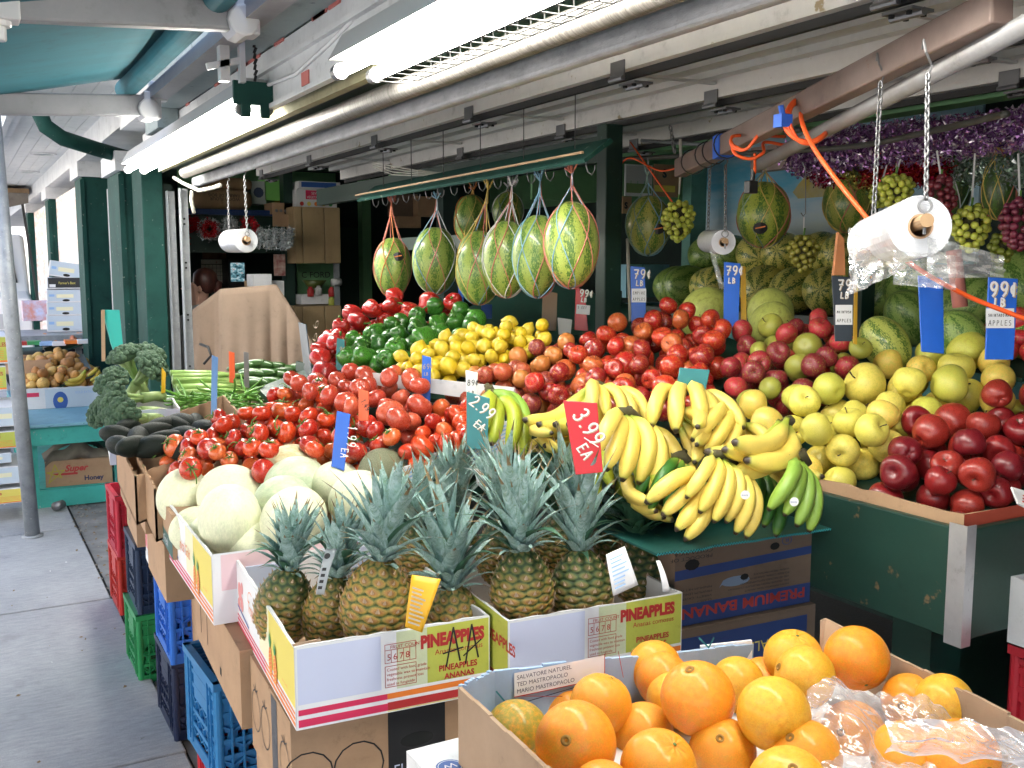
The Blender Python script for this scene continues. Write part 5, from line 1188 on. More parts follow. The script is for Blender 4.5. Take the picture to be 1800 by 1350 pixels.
def pinebody(seed):
    rr = random.Random(seed); b = MB(); NU, NV = 96, 84; cols = 11; rows = 11; vs = []; eye = []
    for j in range(NV + 1):
        v = j / NV; t = math.pi * (.06 + .9 * v); prof = (math.sin(t) ** .55) * (1.04 - .12 * v)
        for i in range(NU):
            u = i / NU; best = 9
            U = u * cols + v * 2.2; V = v * rows
            for rj in (math.floor(V), math.floor(V) + 1):
                cu = math.floor(U - .5 * (rj % 2) + .5) + .5 * (rj % 2)
                for c_ in (cu,): best = min(best, (abs(U - c_) / .56) ** 1.7 + (abs(V - rj) / .62) ** 1.7)
            e = max(0, 1 - best); h = e ** .45 * .075 - (.03 if e < .02 else 0)
            r = prof * (.93 + h); p = 2 * math.pi * u; vs.append((r * math.cos(p), r * math.sin(p), -1.25 + 2.5 * v)); eye.append(e)
    fs = [(j * NU + i, j * NU + (i + 1) % NU, (j + 1) * NU + (i + 1) % NU, (j + 1) * NU + i) for j in range(NV) for i in range(NU)]
    b.add(vs, fs); b.f.append(tuple(range(NU - 1, -1, -1))); b.m.append(0)
    me = b.mesh('fruit_body', M_pine, True); at_ = me.attributes.new('eye', 'FLOAT', 'POINT'); at_.data.foreach_set('value', eye)
    s = MB()
    for rj in range(1, rows):
        for c_ in range(cols):
            V = rj; v = V / rows; U = c_ + .5 * (rj % 2); u = (U - v * 2.2) / cols; t = math.pi * (.06 + .9 * v); prof = (math.sin(t) ** .55) * (1.04 - .12 * v); p = 2 * math.pi * u
            o_ = Vector((math.cos(p), math.sin(p), 0)); c = o_ * prof * .985 + Vector((0, 0, -1.25 + 2.5 * v)); tn = Vector((-math.sin(p), math.cos(p), 0))
            k = rr.uniform(.8, 1.2); s.add([c - tn * .07 * k + Vector((0, 0, -.06)), c + tn * .07 * k + Vector((0, 0, -.06)), c + o_ * .05 + Vector((0, 0, .1 * k)) + o_ * .02, c + o_ * .055 + Vector((0, 0, -.03))], [(0, 3, 2), (3, 1, 2), (0, 1, 3)])
    return me, s.mesh('bract', M_bract)
PB = [pinebody(s) for s in (1, 2)]
def leafmesh(m, curl, wd, seed):
    rr = random.Random(seed); b = MB(); n = 9; vs = []
    tw = rr.uniform(-.3, .3)
    for i in range(n + 1):
        f = i / n; w = wd * (1 - f ** 1.7) * (.75 + .5 * f * (1 - f) * 2) * .5; ang = curl * f ** 1.6; x = 0; z = 0
        # integrate a bending spine
        st = 12; xx = zz = 0
        for q in range(int(st * f)): a = curl * ((q + .5) / st) ** 1.3; xx += math.sin(a) / st; zz += math.cos(a) / st
        nrm = Vector((math.cos(ang), 0, -math.sin(ang))); T = tw * f
        for s_, dp in ((-1, .32), (-.55, .08), (0, 0), (.55, .08), (1, .32)):
            p = Vector((xx, 0, zz)) - nrm * (dp * w * 1.2) + Vector((s_ * w * math.sin(T), s_ * w * math.cos(T), 0)); vs.append(p)
    fs = [(i * 5 + k, i * 5 + k + 1, (i + 1) * 5 + k + 1, (i + 1) * 5 + k) for i in range(n) for k in range(4)]
    b.add(vs, fs); return b.mesh('leaf', m, True)
LM = [leafmesh(M_leaf, c, w_, i) for i, (c, w_) in enumerate(((.3, .2), (.5, .21), (.85, .21), (1.3, .21), (.42, .26), (.12, .18)))]
LD = [leafmesh(M_leafd, c, .2, 40 + i) for i, c in enumerate((.8, 1.3))]
def pineapple(body, tilt, rad, hgt, crown, label, green=.6, seed=0, dark=False, nleaf=54):
    t = thing('pineapple', label, 'pineapple', body, tilt, 'pineapples standing in their boxes'); rr = random.Random(seed * 7 + 3); me, br_ = PB[seed % 2]
    o = put('fruit_body', me, t, (0, 0, 0), (0, 0, rr.uniform(0, 6)), (rad, rad, hgt / 2.5)); o.color = (green, 0, 0, 1)
    put('bract', br_, t, (0, 0, 0), o.rotation_euler, (rad, rad, hgt / 2.5))
    cr = put('crown', None, t, (0, 0, hgt * .49)); 
    for k in range(nleaf):
        f = k / nleaf; a = k * 2.39996 + rr.uniform(-.15, .15); L = crown * (.38 + .62 * math.sin(min(1, f * 1.25) * 1.57)) * rr.uniform(.85, 1.1)
        lean = R(62 - 56 * f ** .75) + rr.gauss(0, .13); mm = LM[3] if f < .12 else LM[2] if f < .35 else LM[rr.choice((1, 4))] if f < .7 else LM[rr.choice((0, 5, 1))]
        if dark or rr.random() < .1: mm = rr.choice(LD) if f < .6 or dark and rr.random() < .4 else mm
        l = put('leaf', mm, cr, (math.cos(a) * .012 * (1 - f), math.sin(a) * .012 * (1 - f), .035 * f - .012)); l.rotation_euler = Euler((0, lean * .8, a), 'XYZ'); l.scale = (L * rr.uniform(.7, 1.3), L * rr.uniform(.8, 1.25) * (.2 / crown) ** .5, L * rr.uniform(.8, 1.08))
    return t
PA = [((500, 1065), 1.98, (.12, .10, .1), .064, .165, .15, .35, 'narrow green-brown pineapple in the far corner of the marked box'),
      ((582, 1078), 1.90, (.1, .12, .4), .06, .16, .16, .6, 'pineapple half hidden between the first two in the marked box'),
      ((662, 1062), 1.80, (.06, .10, .2), .074, .185, .20, .75, 'big golden pineapple in the middle of the marked box'),
      ((797, 1098), 1.80, (-.03, -.08, .9), .070, .17, .235, .7, 'golden pineapple behind the orange tag, crown spread wide'),
      ((918, 1035), 1.70, (-.05, -.02, .3), .067, .165, .21, .35, 'dark green-brown pineapple beside the box corner in the second box'),
      ((1022, 1035), 1.69, (.05, .10, 1.9), .069, .165, .21, .15, 'green pineapple beside the white paper tag'),
      ((1125, 1005), 1.76, (.05, .1, 2.6), .064, .165, .18, .0, 'dark green pineapple at the banana end of the second box'),
      ((880, 970), 1.92, (.05, -.05, 1.1), .058, .15, .21, .3, 'pineapple standing second row behind the middle with tall leaves'),
      ((735, 975), 2.08, (.0, -.05, 2.1), .06, .15, .17, .4, 'pineapple in the back row above the golden one'),
      ((985, 960), 1.92, (.0, 0.05, .1), .06, .15, .22, .3, 'pineapple in the back row with a dark crown near the red sign'),
      ((1085, 965), 1.9, (.1, .1, 3.1), .058, .14, .2, .3, 'hindmost pineapple crown below the bananas'),
      ((800, 945), 2.2, (.0, 0.0, 3.1), .058, .14, .2, .3, 'pineapple crown directly under the green price sign')]
for i, (q, Yp, e, rad, hg, cr, gr, lb) in enumerate(PA): pineapple(aty(*q, Yp), e, rad, hg, cr, lb, gr, i + 1, dark=i in (6, 9))
# tags on pineapples
def tag(pts3, m, label, fn=None):
    t = thing('fruit_tag', label, 'tag'); b = MB(); a, c, d, e = [Vector(p) for p in pts3]
    nn = (c - a).cross(e - a).normalized()
    b.sheet(lambda u, v: (a + (c - a) * u) * (1 - v) + (e + (d - e) * u) * v + nn * .012 * math.sin(math.pi * v), 6, 8); o = b.build('tag_card', m, t, smooth=True); s_ = o.modifiers.new('s', 'SOLIDIFY'); s_.thickness = .0006
    if fn: fn(Face(t, a + nn * .013, c - a, e - a))
def tagfn(m, rows, W, H):
    def g(f):
        for k in range(rows):
            f.rect(W * .12, H * (.12 + .76 * k / rows), W * (.12 + .7 * R_.uniform(.6, 1)), H * (.12 + .76 * k / rows) + H * .035, m)
        f.done()
    return g
tag([at(712, 1102, 1.79), at(742, 1112, 1.79), at(775, 1018, 1.80), at(724, 1010, 1.80)], mat('orange tag card', (.8, .42, .02), .5), 'curled orange paper tag hanging on the golden pineapple', tagfn(mat('pale tag print', (.45, .4, .3), .6), 9, .04, .09))
tag([at(1078, 1048, 1.86), at(1122, 1028, 1.86), at(1098, 960, 1.88), at(1065, 975, 1.88)], M_pwhite, 'white paper tag with small print on the green pineapple', tagfn(M_lblu, 8, .05, .08))
tag([at(510, 1003, 2.05), at(520, 1003, 2.05), at(537, 950, 2.07), at(520, 958, 2.07)], mat('yellow tag card', (.8, .5, .05), .5), 'small yellow and blue tag on the far corner pineapple', lambda f: (f.disc(.008, .03, .006, M_blu, 14, ry=.016), f.done()))
tag([at(555, 1045, 1.95), at(570, 1045, 1.95), at(592, 965, 1.97), at(574, 962, 1.97)], mat('grey tag card', (.4, .43, .46), .5), 'grey paper tag with a black logo between two pineapples', lambda f: (f.disc(.008, .075, .006, M_blk, 12), [f.rect(.004, .01 + .012 * k, .012, .016 + .012 * k, M_blk) for k in range(4)], f.done()))
tag([at(838, 850, 2.3), at(858, 870, 2.3), at(842, 825, 2.32), at(815, 822, 2.32)], M_pwhite, 'white label among the rear pineapple leaves', tagfn(M_lblu, 4, .03, .04))
tag([at(1165, 1040, 1.95), at(1178, 1040, 1.95), at(1160, 985, 1.97), at(1153, 985, 1.97)], M_pwhite, 'thin white tag at the end pineapple of the second box')
# ================================================================ BANANAS
def banskin(N):
    a = N.n('Attribute'); a.attribute_name = 'along'; oi = N.n('ObjectInfo'); n = N.noise(9, 3, N.rcoord()); n2 = N.noise(60, 4, N.rcoord(), (1, 1, 1))
    o = N.mix(N.ramp(a.outputs['Fac'], [(.12, .75), (.32, 0), (.88, 0), (.97, .5)]), oi.outputs['Color'], (.22, .36, .03))
    o = N.mix(.3, o, N.ramp(n, [(.3, .8), (.7, 1.15)]), 'MULTIPLY'); o = N.mix(N.ramp(n2, [(.66, 0), (.72, .75)]), o, (.16, .08, .02))
    n3 = N.noise(3.2, 5, N.rcoord(), (4, 4, 4)); o = N.mix(N.ramp(n3, [(.68, 0), (.72, .5)]), o, (.12, .06, .02))
    o = N.mix(N.ramp(a.outputs['Fac'], [(.0, 1), (.03, 0), (.955, 0), (.975, 1)]), o, (.035, .022, .015)); N.base(o)
M_ban = mat('banana skin', (.6, .5, .05), .42, fn=banskin)
M_bcrown = worn('banana crown stub', (.1, .09, .03), (.04, .03, .02), .8, scale=40)
def banmesh(bend, L=1.0):
    b = MB(); n = 20; ns = 10; pts_ = []; rad = []
    for i in range(n + 1):
        f = i / n; pts_.append(Vector((bend * math.sin(math.pi * f), 0, f)))
        rad.append(.034 if f < .06 else .034 + (.1 - .034) * min(1, (f - .06) / .22) ** .8 if f < .28 else .1 if f < .74 else max(.02, .1 * (1 - ((f - .74) / .26) ** 2.2 * .78)))
    for i, p in enumerate(pts_):
        d = (pts_[min(n, i + 1)] - pts_[max(0, i - 1)]).normalized(); s = Vector((0, 1, 0)); t = d.cross(s)
        for k in range(ns):
            a = 2 * math.pi * k / ns; q = rad[i] * (1 + .1 * math.cos(5 * a)); b.v.append(tuple(p + s * math.cos(a) * q + t * math.sin(a) * q))
    for i in range(n):
        for k in range(ns): b.f.append((i * ns + k, i * ns + (k + 1) % ns, (i + 1) * ns + (k + 1) % ns, (i + 1) * ns + k)); b.m.append(0)
    b.f.append(tuple(range(ns - 1, -1, -1))); b.f.append(tuple(n * ns + k for k in range(ns))); b.m += [0, 0]
    me = b.mesh('banana', M_ban, True); a = me.attributes.new('along', 'FLOAT', 'POINT'); a.data.foreach_set('value', [i / n for i in range(n + 1) for k in range(ns)]); return me
BMX = [banmesh(.2), banmesh(.26), banmesh(.16)]
def bunch(crown, tip, bulge, n, label, col=(.62, .47, .04), spread=9, sc=1.0, seed=1, rows=1, curl=0):
    """hand of bananas: crown = stub, tip = where the middle finger ends, bulge = outward side of the curve"""
    t = thing('banana_bunch', label, 'bananas', crown, group='hands of bananas on the pile'); rr = random.Random(seed); crown, tip = Vector(crown), Vector(tip); D = tip - crown; L = D.length; D.normalize()
    B = Vector(bulge); B -= D * B.dot(D); B.normalize(); S = D.cross(B)
    for i in range(n * rows):
        k, rw = i % n, i // n; a = R(spread) * (k - (n - 1) / 2) + rr.gauss(0, .02); d = (D * math.cos(a) + S * math.sin(a)).normalized(); bb = B - d * B.dot(d); bb.normalize()
        if rows > 1: bb = (bb * math.cos(.35 * rw) - d * math.sin(.35 * rw)); d = (d * math.cos(.35 * rw) + B * math.sin(.35 * rw)).normalized()
        bb = (bb + S * math.sin(a) * .9).normalized(); bb -= d * bb.dot(d); bb.normalize(); s = d.cross(bb)
        M = Matrix((bb, s, d)).transposed().to_4x4(); l = L * rr.uniform(.93, 1.05); off = S * (k - (n - 1) / 2) * .011 * sc - D * .004 + B * (-.012 * abs(k - (n - 1) / 2) / max(1, n / 2)) + B * .02 * rw
        o = put('banana', rr.choice(BMX), t); o.matrix_local = Matrix.Translation(off) @ M @ Matrix.Diagonal((l, l * .98, l, 1)); j = rr.uniform(.92, 1.08); o.color = (col[0] * j, col[1] * j, col[2], 1)
    w_ = .011 * sc * n / 2; b = MB(); b.tube([-S * w_ - D * .004, -D * .016, S * w_ - D * .004], .009, 8, rr=[.009, .013, .009]); b.tube([-D * .004, -D * .03], .008, 7); b.build('crown_stub', M_bcrown, t, smooth=True)
    return t
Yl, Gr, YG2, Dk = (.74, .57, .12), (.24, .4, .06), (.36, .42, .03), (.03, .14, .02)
C_ = (-FW).normalized()
def V3(r, u, c): return RT * r + Vector((0, 0, 1)) * u + C_ * c
BN = [((1275, 812), 1.90, (1265, 925), 1.82, V3(.55, .1, 1), 6, Yl, 9, 1, 'yellow hand of bananas with a white sticker at the front of the pile'),
      ((1238, 848), 1.92, (1170, 925), 1.80, V3(-.2, .0, 1), 4, Yl, 9, 1, 'small yellow hand at the front corner beside the pineapples'),
      ((1408, 812), 1.92, (1392, 915), 1.85, V3(.5, .1, 1), 4, Gr, 11, 1, 'green hand of bananas with a sticker at the front edge'),
      ((1378, 745), 2.0, (1245, 800), 1.86, V3(.25, -1, .3), 3, Yl, 7, 1, 'yellow bananas lying across the front of the pile, ends up'),
      ((1380, 745), 2.02, (1290, 835), 1.84, V3(.8, -.7, .3), 2, Yl, 8, 1, 'pair of yellow bananas curving below the lying hand'),
      ((1108, 735), 2.14, (1120, 860), 2.02, V3(.6, .1, 1), 7, Yl, 9, 1, 'yellow hand fanned wide just right of the red price sign'),
      ((1285, 722), 2.16, (1260, 820), 2.06, V3(.6, .1, 1), 5, Yl, 10, 1, 'yellow hand standing behind the lying bananas'),
      ((1210, 690), 2.22, (1232, 760), 2.06, V3(0, -.2, 1), 5, Yl, 14, 1, 'yellow hand with black blossom ends pointing at the viewer'),
      ((1200, 735), 2.14, (1225, 800), 2.02, V3(.4, -.6, 1), 4, Yl, 14, 1, 'yellow hand with cut tips below the pointing hand'),
      ((1045, 685), 2.4, (955, 750), 2.26, V3(-.2, -1, .3), 4, Yl, 9, 1, 'yellow hand lying lengthwise behind the green price sign'),
      ((1055, 683), 2.38, (1095, 740), 2.26, V3(.6, .4, 1), 5, Yl, 11, 1, 'yellow hand curving over beside the nectarines'),
      ((868, 700), 2.46, (880, 790), 2.32, V3(.5, 0, 1), 4, YG2, 10, 1, 'lime green hand of bananas next to the green price sign'),
      ((865, 690), 2.5, (925, 770), 2.4, V3(1, .3, .1), 3, Gr, 9, 1, 'greener bananas behind the lime green hand'),
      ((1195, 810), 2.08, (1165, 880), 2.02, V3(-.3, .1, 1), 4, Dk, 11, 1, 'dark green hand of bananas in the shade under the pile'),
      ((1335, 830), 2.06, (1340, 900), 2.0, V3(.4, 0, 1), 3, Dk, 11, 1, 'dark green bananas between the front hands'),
      ((960, 745), 2.4, (990, 800), 2.28, V3(-.6, -.6, .3), 4, Yl, 12, 1, 'yellow hand low behind the pineapple crowns'),
      ((1000, 730), 2.42, (930, 790), 2.34, V3(-.3, -1, .4), 4, Yl, 10, 1, 'yellow bananas hanging low beside the lime green hand'),
      ((1150, 790), 2.16, (1110, 880), 2.08, V3(-.6, -.3, .5), 5, YG2, 11, 1, 'greenish yellow hand between the red sign and the front hands'),
      ((1330, 790), 2.1, (1400, 850), 2.04, V3(.5, -.6, .4), 4, Yl, 10, 1, 'yellow hand filling the gap above the green bananas'),
      ((1110, 830), 2.12, (1150, 890), 2.04, V3(-.2, -.8, .5), 4, Yl, 11, 1, 'yellow hand low above the pineapple crowns'),
      ((1085, 800), 2.2, (1060, 870), 2.1, V3(-.8, 0, .4), 3, YG2, 12, 1, 'greenish bananas under the red price sign'),
      ((1310, 640 + 110), 2.14, (1345, 810), 2.06, V3(1, 0, .3), 3, Yl, 10, 1, 'yellow bananas tucked behind the lying hand')]
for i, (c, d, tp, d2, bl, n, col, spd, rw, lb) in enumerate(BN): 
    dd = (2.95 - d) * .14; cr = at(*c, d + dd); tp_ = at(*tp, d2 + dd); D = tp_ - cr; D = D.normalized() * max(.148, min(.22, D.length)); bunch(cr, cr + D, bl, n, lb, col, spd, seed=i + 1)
for q, d, lb in (((1310, 870), 1.90, 'round white fruit sticker on the yellow hand'), ((1396, 882), 1.925, 'round white fruit sticker on the green hand')):
    t = thing('fruit_sticker', lb, 'sticker', at(*q, d)); S_, U_ = RT, Vector((0, 0, 1)); b = MB(); b.v = [tuple((S_ * math.cos(a * .4488) * .009 + U_ * math.sin(a * .4488) * .009)) for a in range(14)]; b.f = [tuple(range(14))]; b.m = [0]; b.build('sticker_disc', GREENT, t)
    f = Face(t, -S_ * .007 - U_ * .002 , S_, U_); f.text(0, 0, .006, 'bonita', M_blu, sx=.8); f.done()
b = MB(); b.sheet(lambda u, v: (lambda p: p)(Vector((1.34 + .4 * u, 1.72 + .5 * v, 1.06 + .02 * math.sin(u * 3.1) + (.1 * v))) ), 8, 8); o = b.build('banana_pad', worn('crumpled dark paper', (.03, .05, .03), (.02, .03, .02), .8)); tagm(o, 'dark paper padding under the banana pile', 'paper')
# ================================================================ PRICE SIGNS
def pc(n, c): return worn(n + ' sign plastic', c, tuple(x * .85 for x in c), .3, scale=3, bump=.05)
SB, SR_, ST, SW, SG_, SY, SO = pc('blue', (.02, .13, .62)), pc('red', (.62, .02, .03)), pc('teal', (.03, .2, .22)), pc('white', (.7, .7, .7)), pc('dark grey', (.035, .045, .06)), pc('yellow', (.7, .4, .01)), pc('orange', (.75, .12, .04))
M_mk = mat('silver white marker', (.75, .74, .72), .35); M_mks = mat('gold marker shadow', (.4, .3, .2), .5); M_pk = mat('black marker', (.02, .02, .02), .6)
def sign(bl, br_, tr, tl, m, label, writing=None, th=.005, side=None):
    """bl..tl: corners as (px, py, depth) of the front face"""
    P_ = [at(*q) for q in (bl, br_, tr, tl)]; t = thing('price_sign', label, 'price sign', P_[0], group='hand written price signs')
    u, v = P_[1] - P_[0], P_[3] - P_[0]; n = u.cross(v).normalized(); L = [p - P_[0] for p in P_]
    b = MB(); b.prism(L, -n * th); o = b.build('sign_board', m, t); bev(o, .0015)
    if writing:
        U = u.normalized(); W = (v - U * v.dot(U)).normalized(); f = Face(t, n * .0006, U, W); writing(f, u.length, v.length); f.done()
    return t
def price(txt, sub=None, card=None, y0=.72, h=.16, ink=M_mk, ink2=M_mks, w_=.0035, sx_=.12):
    def g(f, W, H):
        hh = min(h * H, W * .9 / max(1, len(txt) * .5)); f.glyphs(W * sx_, H * y0, hh, txt, w_, ink, m2=ink2)
        if sub: f.glyphs(W * (sx_ + .15), H * (y0 - .13), hh * .62, sub, w_ * .8, ink, m2=ink2)
        if card:
            a, c, tx = card; f.rect(0, H * a, W * .995, H * c, M_pwhite); n = len(tx)
            for k, s in enumerate(tx):
                hs = min(H * (c - a) * .27, W * .86 / (len(s) * .74)); f.glyphs(W * .08, H * (c - (c - a) * (.42 + .45 * k)), hs, s, .0011, M_pk)
    return g
def diag(t1, t2, h, w_, ang, a=(.12, .83), c=(.3, .5)):
    def g(f, W, H):
        f.glyphs(W * a[0], H * a[1], h, t1, w_, M_mk, ang=R(ang), m2=M_mks); f.glyphs(W * c[0], H * c[1], h * .72, t2, w_ * .8, M_mk, ang=R(ang), m2=M_mks)
        f.stroke([(W * .45, H * .48), (W * .92, H * .34)], w_ * .6, M_mk)
    return g
sign((1012, 835, 2.0), (1060, 830, 2.0), (1050, 708, 2.0), (990, 704, 2.0), SR_, 'red price sign with silver writing stuck in the bananas', diag('3.99', 'EA', .032, .0036, -62, (.08, .8), (.1, .36)))
sign((820, 790, 2.26), (856, 790, 2.26), (861, 700, 2.26), (820, 688, 2.26), ST, 'teal price sign with pale writing behind the pineapple crowns', diag('2.99', 'EA', .026, .003, -38, (.08, .8), (.3, .42)))
sign((820, 700, 2.45), (838, 700, 2.45), (840, 655, 2.45), (818, 650, 2.45), SW, 'small white price sign above the teal one', lambda f, W, H: (f.glyphs(W * .05, H * .45, W * .55, '89c', .0016, M_pk), f.glyphs(W * .15, H * .1, W * .45, 'LB', .0016, M_pk)))
sign((582, 820, 2.66), (605, 828, 2.66), (616, 728, 2.66), (592, 722, 2.66), SB, 'bright blue price sign between the honeydews and tomatoes', lambda f, W, H: (f.glyphs(W * .2, H * .8, .024, '1.99', .0026, M_mk, ang=R(-75)), f.glyphs(W * .25, H * .38, .02, 'EA', .0024, M_mk, ang=R(-75))))
sign((630, 740, 2.75), (648, 740, 2.75), (648, 688, 2.75), (630, 683, 2.75), SO, 'small orange price sign among the big tomatoes', lambda f, W, H: f.glyphs(W * .2, H * .62, .014, '1.49', .0018, M_pk, ang=R(-60)))
sign((741, 712, 2.95), (756, 712, 2.95), (758, 628, 2.95), (742, 624, 2.95), SB, 'narrow blue price sign beside the plum tomato tray', price('69c', 'LB', None, .72, .2, M_mks, None, .002))
sign((370, 752, 3.3), (380, 752, 3.3), (383, 628, 3.32), (372, 624, 3.32), pc('light blue', (.14, .3, .62)), 'light blue price sign seen edge-on behind the avocados', None)
sign((403, 672, 3.95), (413, 674, 3.95), (412, 620, 3.97), (402, 617, 3.97), SO, 'orange price sign seen edge-on behind the beans', None)
sign((429, 680, 3.98), (438, 682, 3.98), (437, 620, 4.0), (428, 618, 4.0), pc('grey', (.16, .15, .15)), 'grey price sign seen edge-on beside the orange one', None)
sign((283, 692, 3.7), (290, 690, 3.7), (291, 655, 3.72), (284, 645, 3.72), SY, 'small yellow sign between the broccoli and the celery', None)
sign((590, 650, 3.35), (605, 652, 3.35), (606, 597, 3.35), (592, 594, 3.35), ST, 'small teal price sign in front of the green peppers', lambda f, W, H: (f.glyphs(W * .1, H * .6, W * .5, '99c', .0016, M_mks), f.glyphs(W * .2, H * .35, W * .45, 'LB', .0016, M_mks)))
sign((535, 658, 3.9), (548, 660, 3.8), (537, 570, 4.0), (524, 566, 4.1), SG_, 'dark grey sign leaning against the beige cloth', lambda f, W, H: f.glyphs(W * .3, H * .7, W * .6, '99c', .002, M_mks, ang=R(-80)))
sign((1110, 568, 3.45), (1136, 568, 3.45), (1134, 470, 3.45), (1108, 467, 3.45), SB, 'blue price sign with a white card behind the shiny apples', price('79c', 'LB', (.36, .6, ('EMPIRE', 'APPLES')), .78, .16))
sign((1272, 575, 2.95), (1298, 575, 2.95), (1302, 463, 2.95), (1273, 460, 2.95), SB, 'plain blue price sign standing before the yellow one', price('79c', 'LB', None, .8, .14))
sign((1303, 582, 2.98), (1313, 582, 2.98), (1311, 468, 2.98), (1302, 468, 2.98), SY, 'yellow sign seen edge-on behind the blue one', None)
sign((1468, 600, 2.55), (1498, 600, 2.55), (1502, 488, 2.55), (1462, 484, 2.55), SG_, 'dark grey price sign with a white card behind the mixed apples', price('79c', 'LB', (.25, .55, ('McINTOSH', 'APPLES')), .78, .17))
sign((1500, 604, 2.58), (1507, 606, 2.58), (1508, 495, 2.58), (1502, 495, 2.58), SY, 'thin yellow sign edge beside the dark grey sign', None)
sign((1620, 618, 2.35), (1660, 622, 2.35), (1658, 488, 2.35), (1614, 484, 2.35), SB, 'blank tall blue sign behind the yellow apples', None)
sign((1732, 632, 2.18), (1782, 632, 2.18), (1790, 490, 2.18), (1738, 487, 2.18), SB, 'blue price sign with silver nines and a white card at the frame edge', price('99c', 'LB', (.38, .62, ('SHINTARO MAC', 'APPLES')), .77, .17, w_=.005))
sign((1188, 690, 2.28), (1238, 700, 2.28), (1248, 650, 2.28), (1195, 646, 2.28), ST, 'blank teal sign lying behind the banana stems', None)
sign((1010, 580, 3.5), (1034, 582, 3.5), (1028, 510, 3.5), (1012, 505, 3.5), SR_, 'red price sign under the biggest hanging watermelon', price('99c', 'LB', (.38, .6, ('SWEET',)), .8, .16))
sign((952, 580, 3.6), (978, 582, 3.6), (980, 515, 3.6), (954, 510, 3.6), pc('tan', (.4, .26, .15)), 'blank tan sign behind the lemons', None)
sign((982, 588, 3.5), (1003, 590, 3.5), (1006, 562, 3.5), (980, 558, 3.5), SW, 'small white sign behind the lemons', None)
sign((845, 560, 3.95), (865, 560, 3.95), (865, 535, 3.95), (846, 535, 3.95), SB, 'short blue sign behind the green peppers', None)
sign((807, 530, 4.2), (815, 530, 4.2), (813, 480, 4.2), (803, 480, 4.2), SB, 'slim blue sign under the hanging watermelons', None)
sign((1790, 885, 1.9), (1830, 905, 1.9), (1830, 870, 1.92), (1778, 855, 1.92), SW, 'white sign with red print poking in over the dark red apples', lambda f, W, H: [f.rect(W * .15, H * (.2 + .2 * k), W * .9, H * (.3 + .2 * k), M_red) for k in range(3)])
# ================================================================ HANGING WATERMELONS
CC = {'r': mat('red string', (.5, .16, .12), .6), 'b': mat('blue string', (.2, .38, .52), .6), 'y': mat('yellow string', (.6, .45, .12), .6), 'w': mat('white string', (.6, .6, .62), .6), 'o': mat('orange string', (.6, .2, .06), .6), 'g': mat('grey green string', (.2, .3, .27), .6)}
def netmelon(q, d, wpx, hpx, cols, hookq, label, tiltz=0, rcol=(.26, .35, .07), lab=False, nstr=6):
    c = at(*q, d); rx = wpx * d / 1750 / 2; rz = hpx * d / 1750 / 2; t = thing('hanging_watermelon', label, 'watermelon', c, group='netted watermelons hanging from the rails'); rr = random.Random(label)
    o = put('melon', R_.choice(S_wm), t, (0, 0, 0), (rr.uniform(-.06, .06), rr.uniform(-.06, .06), rr.uniform(0, 6)), (rx, rx, rz / 1.25)); o.color = (*rcol, 1)
    H = at(*hookq, d) - c; N_ = nstr; ph = rr.uniform(0, 1)
    for k in range(N_):
        for sgn in (1, -1):
            b = MB(); P = []; m = CC[cols[(k + (sgn > 0)) % len(cols)]]
            P.append(H); P.append(H * .8 + Vector((rr.uniform(-.006, .006), rr.uniform(-.006, .006), 0)))
            for j in range(0, 15):
                f = j / 14; th = math.pi * (.17 + .81 * f); ph_ = 2 * math.pi * (k + ph) / N_ + sgn * f * 2 * math.pi / N_ * 1.5
                P.append(Vector((rx * 1.02 * math.sin(th) * math.cos(ph_), rx * 1.02 * math.sin(th) * math.sin(ph_), rz * 1.02 * math.cos(th))))
            b.tube(P, .0018, 4); b.build('net_cord', m, t)
    b = MB()
    for k in range(7): a = rr.uniform(0, 6.28); b.tube([H - Vector((0, 0, .01)), H + Vector((math.cos(a) * .02, math.sin(a) * .02, rr.uniform(0, .035)))], .003, 4)
    b.build('net_knot', CC[cols[0]], t)
    b = MB(); b.tube([H + Vector((0, 0, .0)), H + Vector((.004, 0, .03)), H + Vector((.0, 0, .05))], .002, 5); b.build('hook', M_steel, t)
    if lab:
        n = (EYEV - c); n.normalize(); u = Vector((0, 0, 1)).cross(n).normalized(); v = n.cross(u); a = n * (rx * 1.06) + u * rx * lab[0] + v * rz * lab[1] - n * rx * .12 * (abs(lab[0]) * 2) ** 2
        b = MB(); 
        b.v = [tuple(a + u * math.cos(x * .3927) * .022 + v * math.sin(x * .3927) * .018 - n * .009 * abs(math.cos(x * .3927))) for x in range(16)] + [tuple(a + n * .002)]; b.f = [(i, (i + 1) % 16, 16) for i in range(16)]; b.m = [0] * 16; b.build('fruit_label', M_blk, t)
        b = MB(); b.prism([a + n * .004 + u * -.015 + v * -.003, a + n * .004 + u * .015 + v * .003, a + n * .004 + u * .015 + v * .007, a + n * .004 - u * .015 + v * .001], n * .0005); b.build('fruit_label', M_orng, t)
netmelon((690, 470), 4.15, 66, 105, 'ror', (688, 352), 'smallest hanging watermelon at the far end of the green rail with a black label', lab=(.3, .35))
netmelon((765, 458), 3.85, 80, 118, 'brw', (768, 345), 'hanging watermelon in a blue and pink net, second from the far end')
netmelon((842, 470), 3.5, 82, 130, 'yrb', (858, 328), 'hanging watermelon lowest in the row in a yellow and red net')
netmelon((890, 455), 3.3, 84, 135, 'wrw', (900, 322), 'hanging watermelon in a white net in the middle of the row')
netmelon((945, 450), 3.1, 88, 145, 'brb', (950, 312), 'hanging watermelon in a blue net beside the largest one')
netmelon((1004, 430), 2.85, 96, 152, 'rbr', (1005, 298), 'largest hanging watermelon in a red net nearest the camera', rcol=(.34, .42, .08))
netmelon((828, 386), 4.2, 62, 88, 'oyo', (832, 330), 'pale watermelon hanging behind the row, farther to the back')
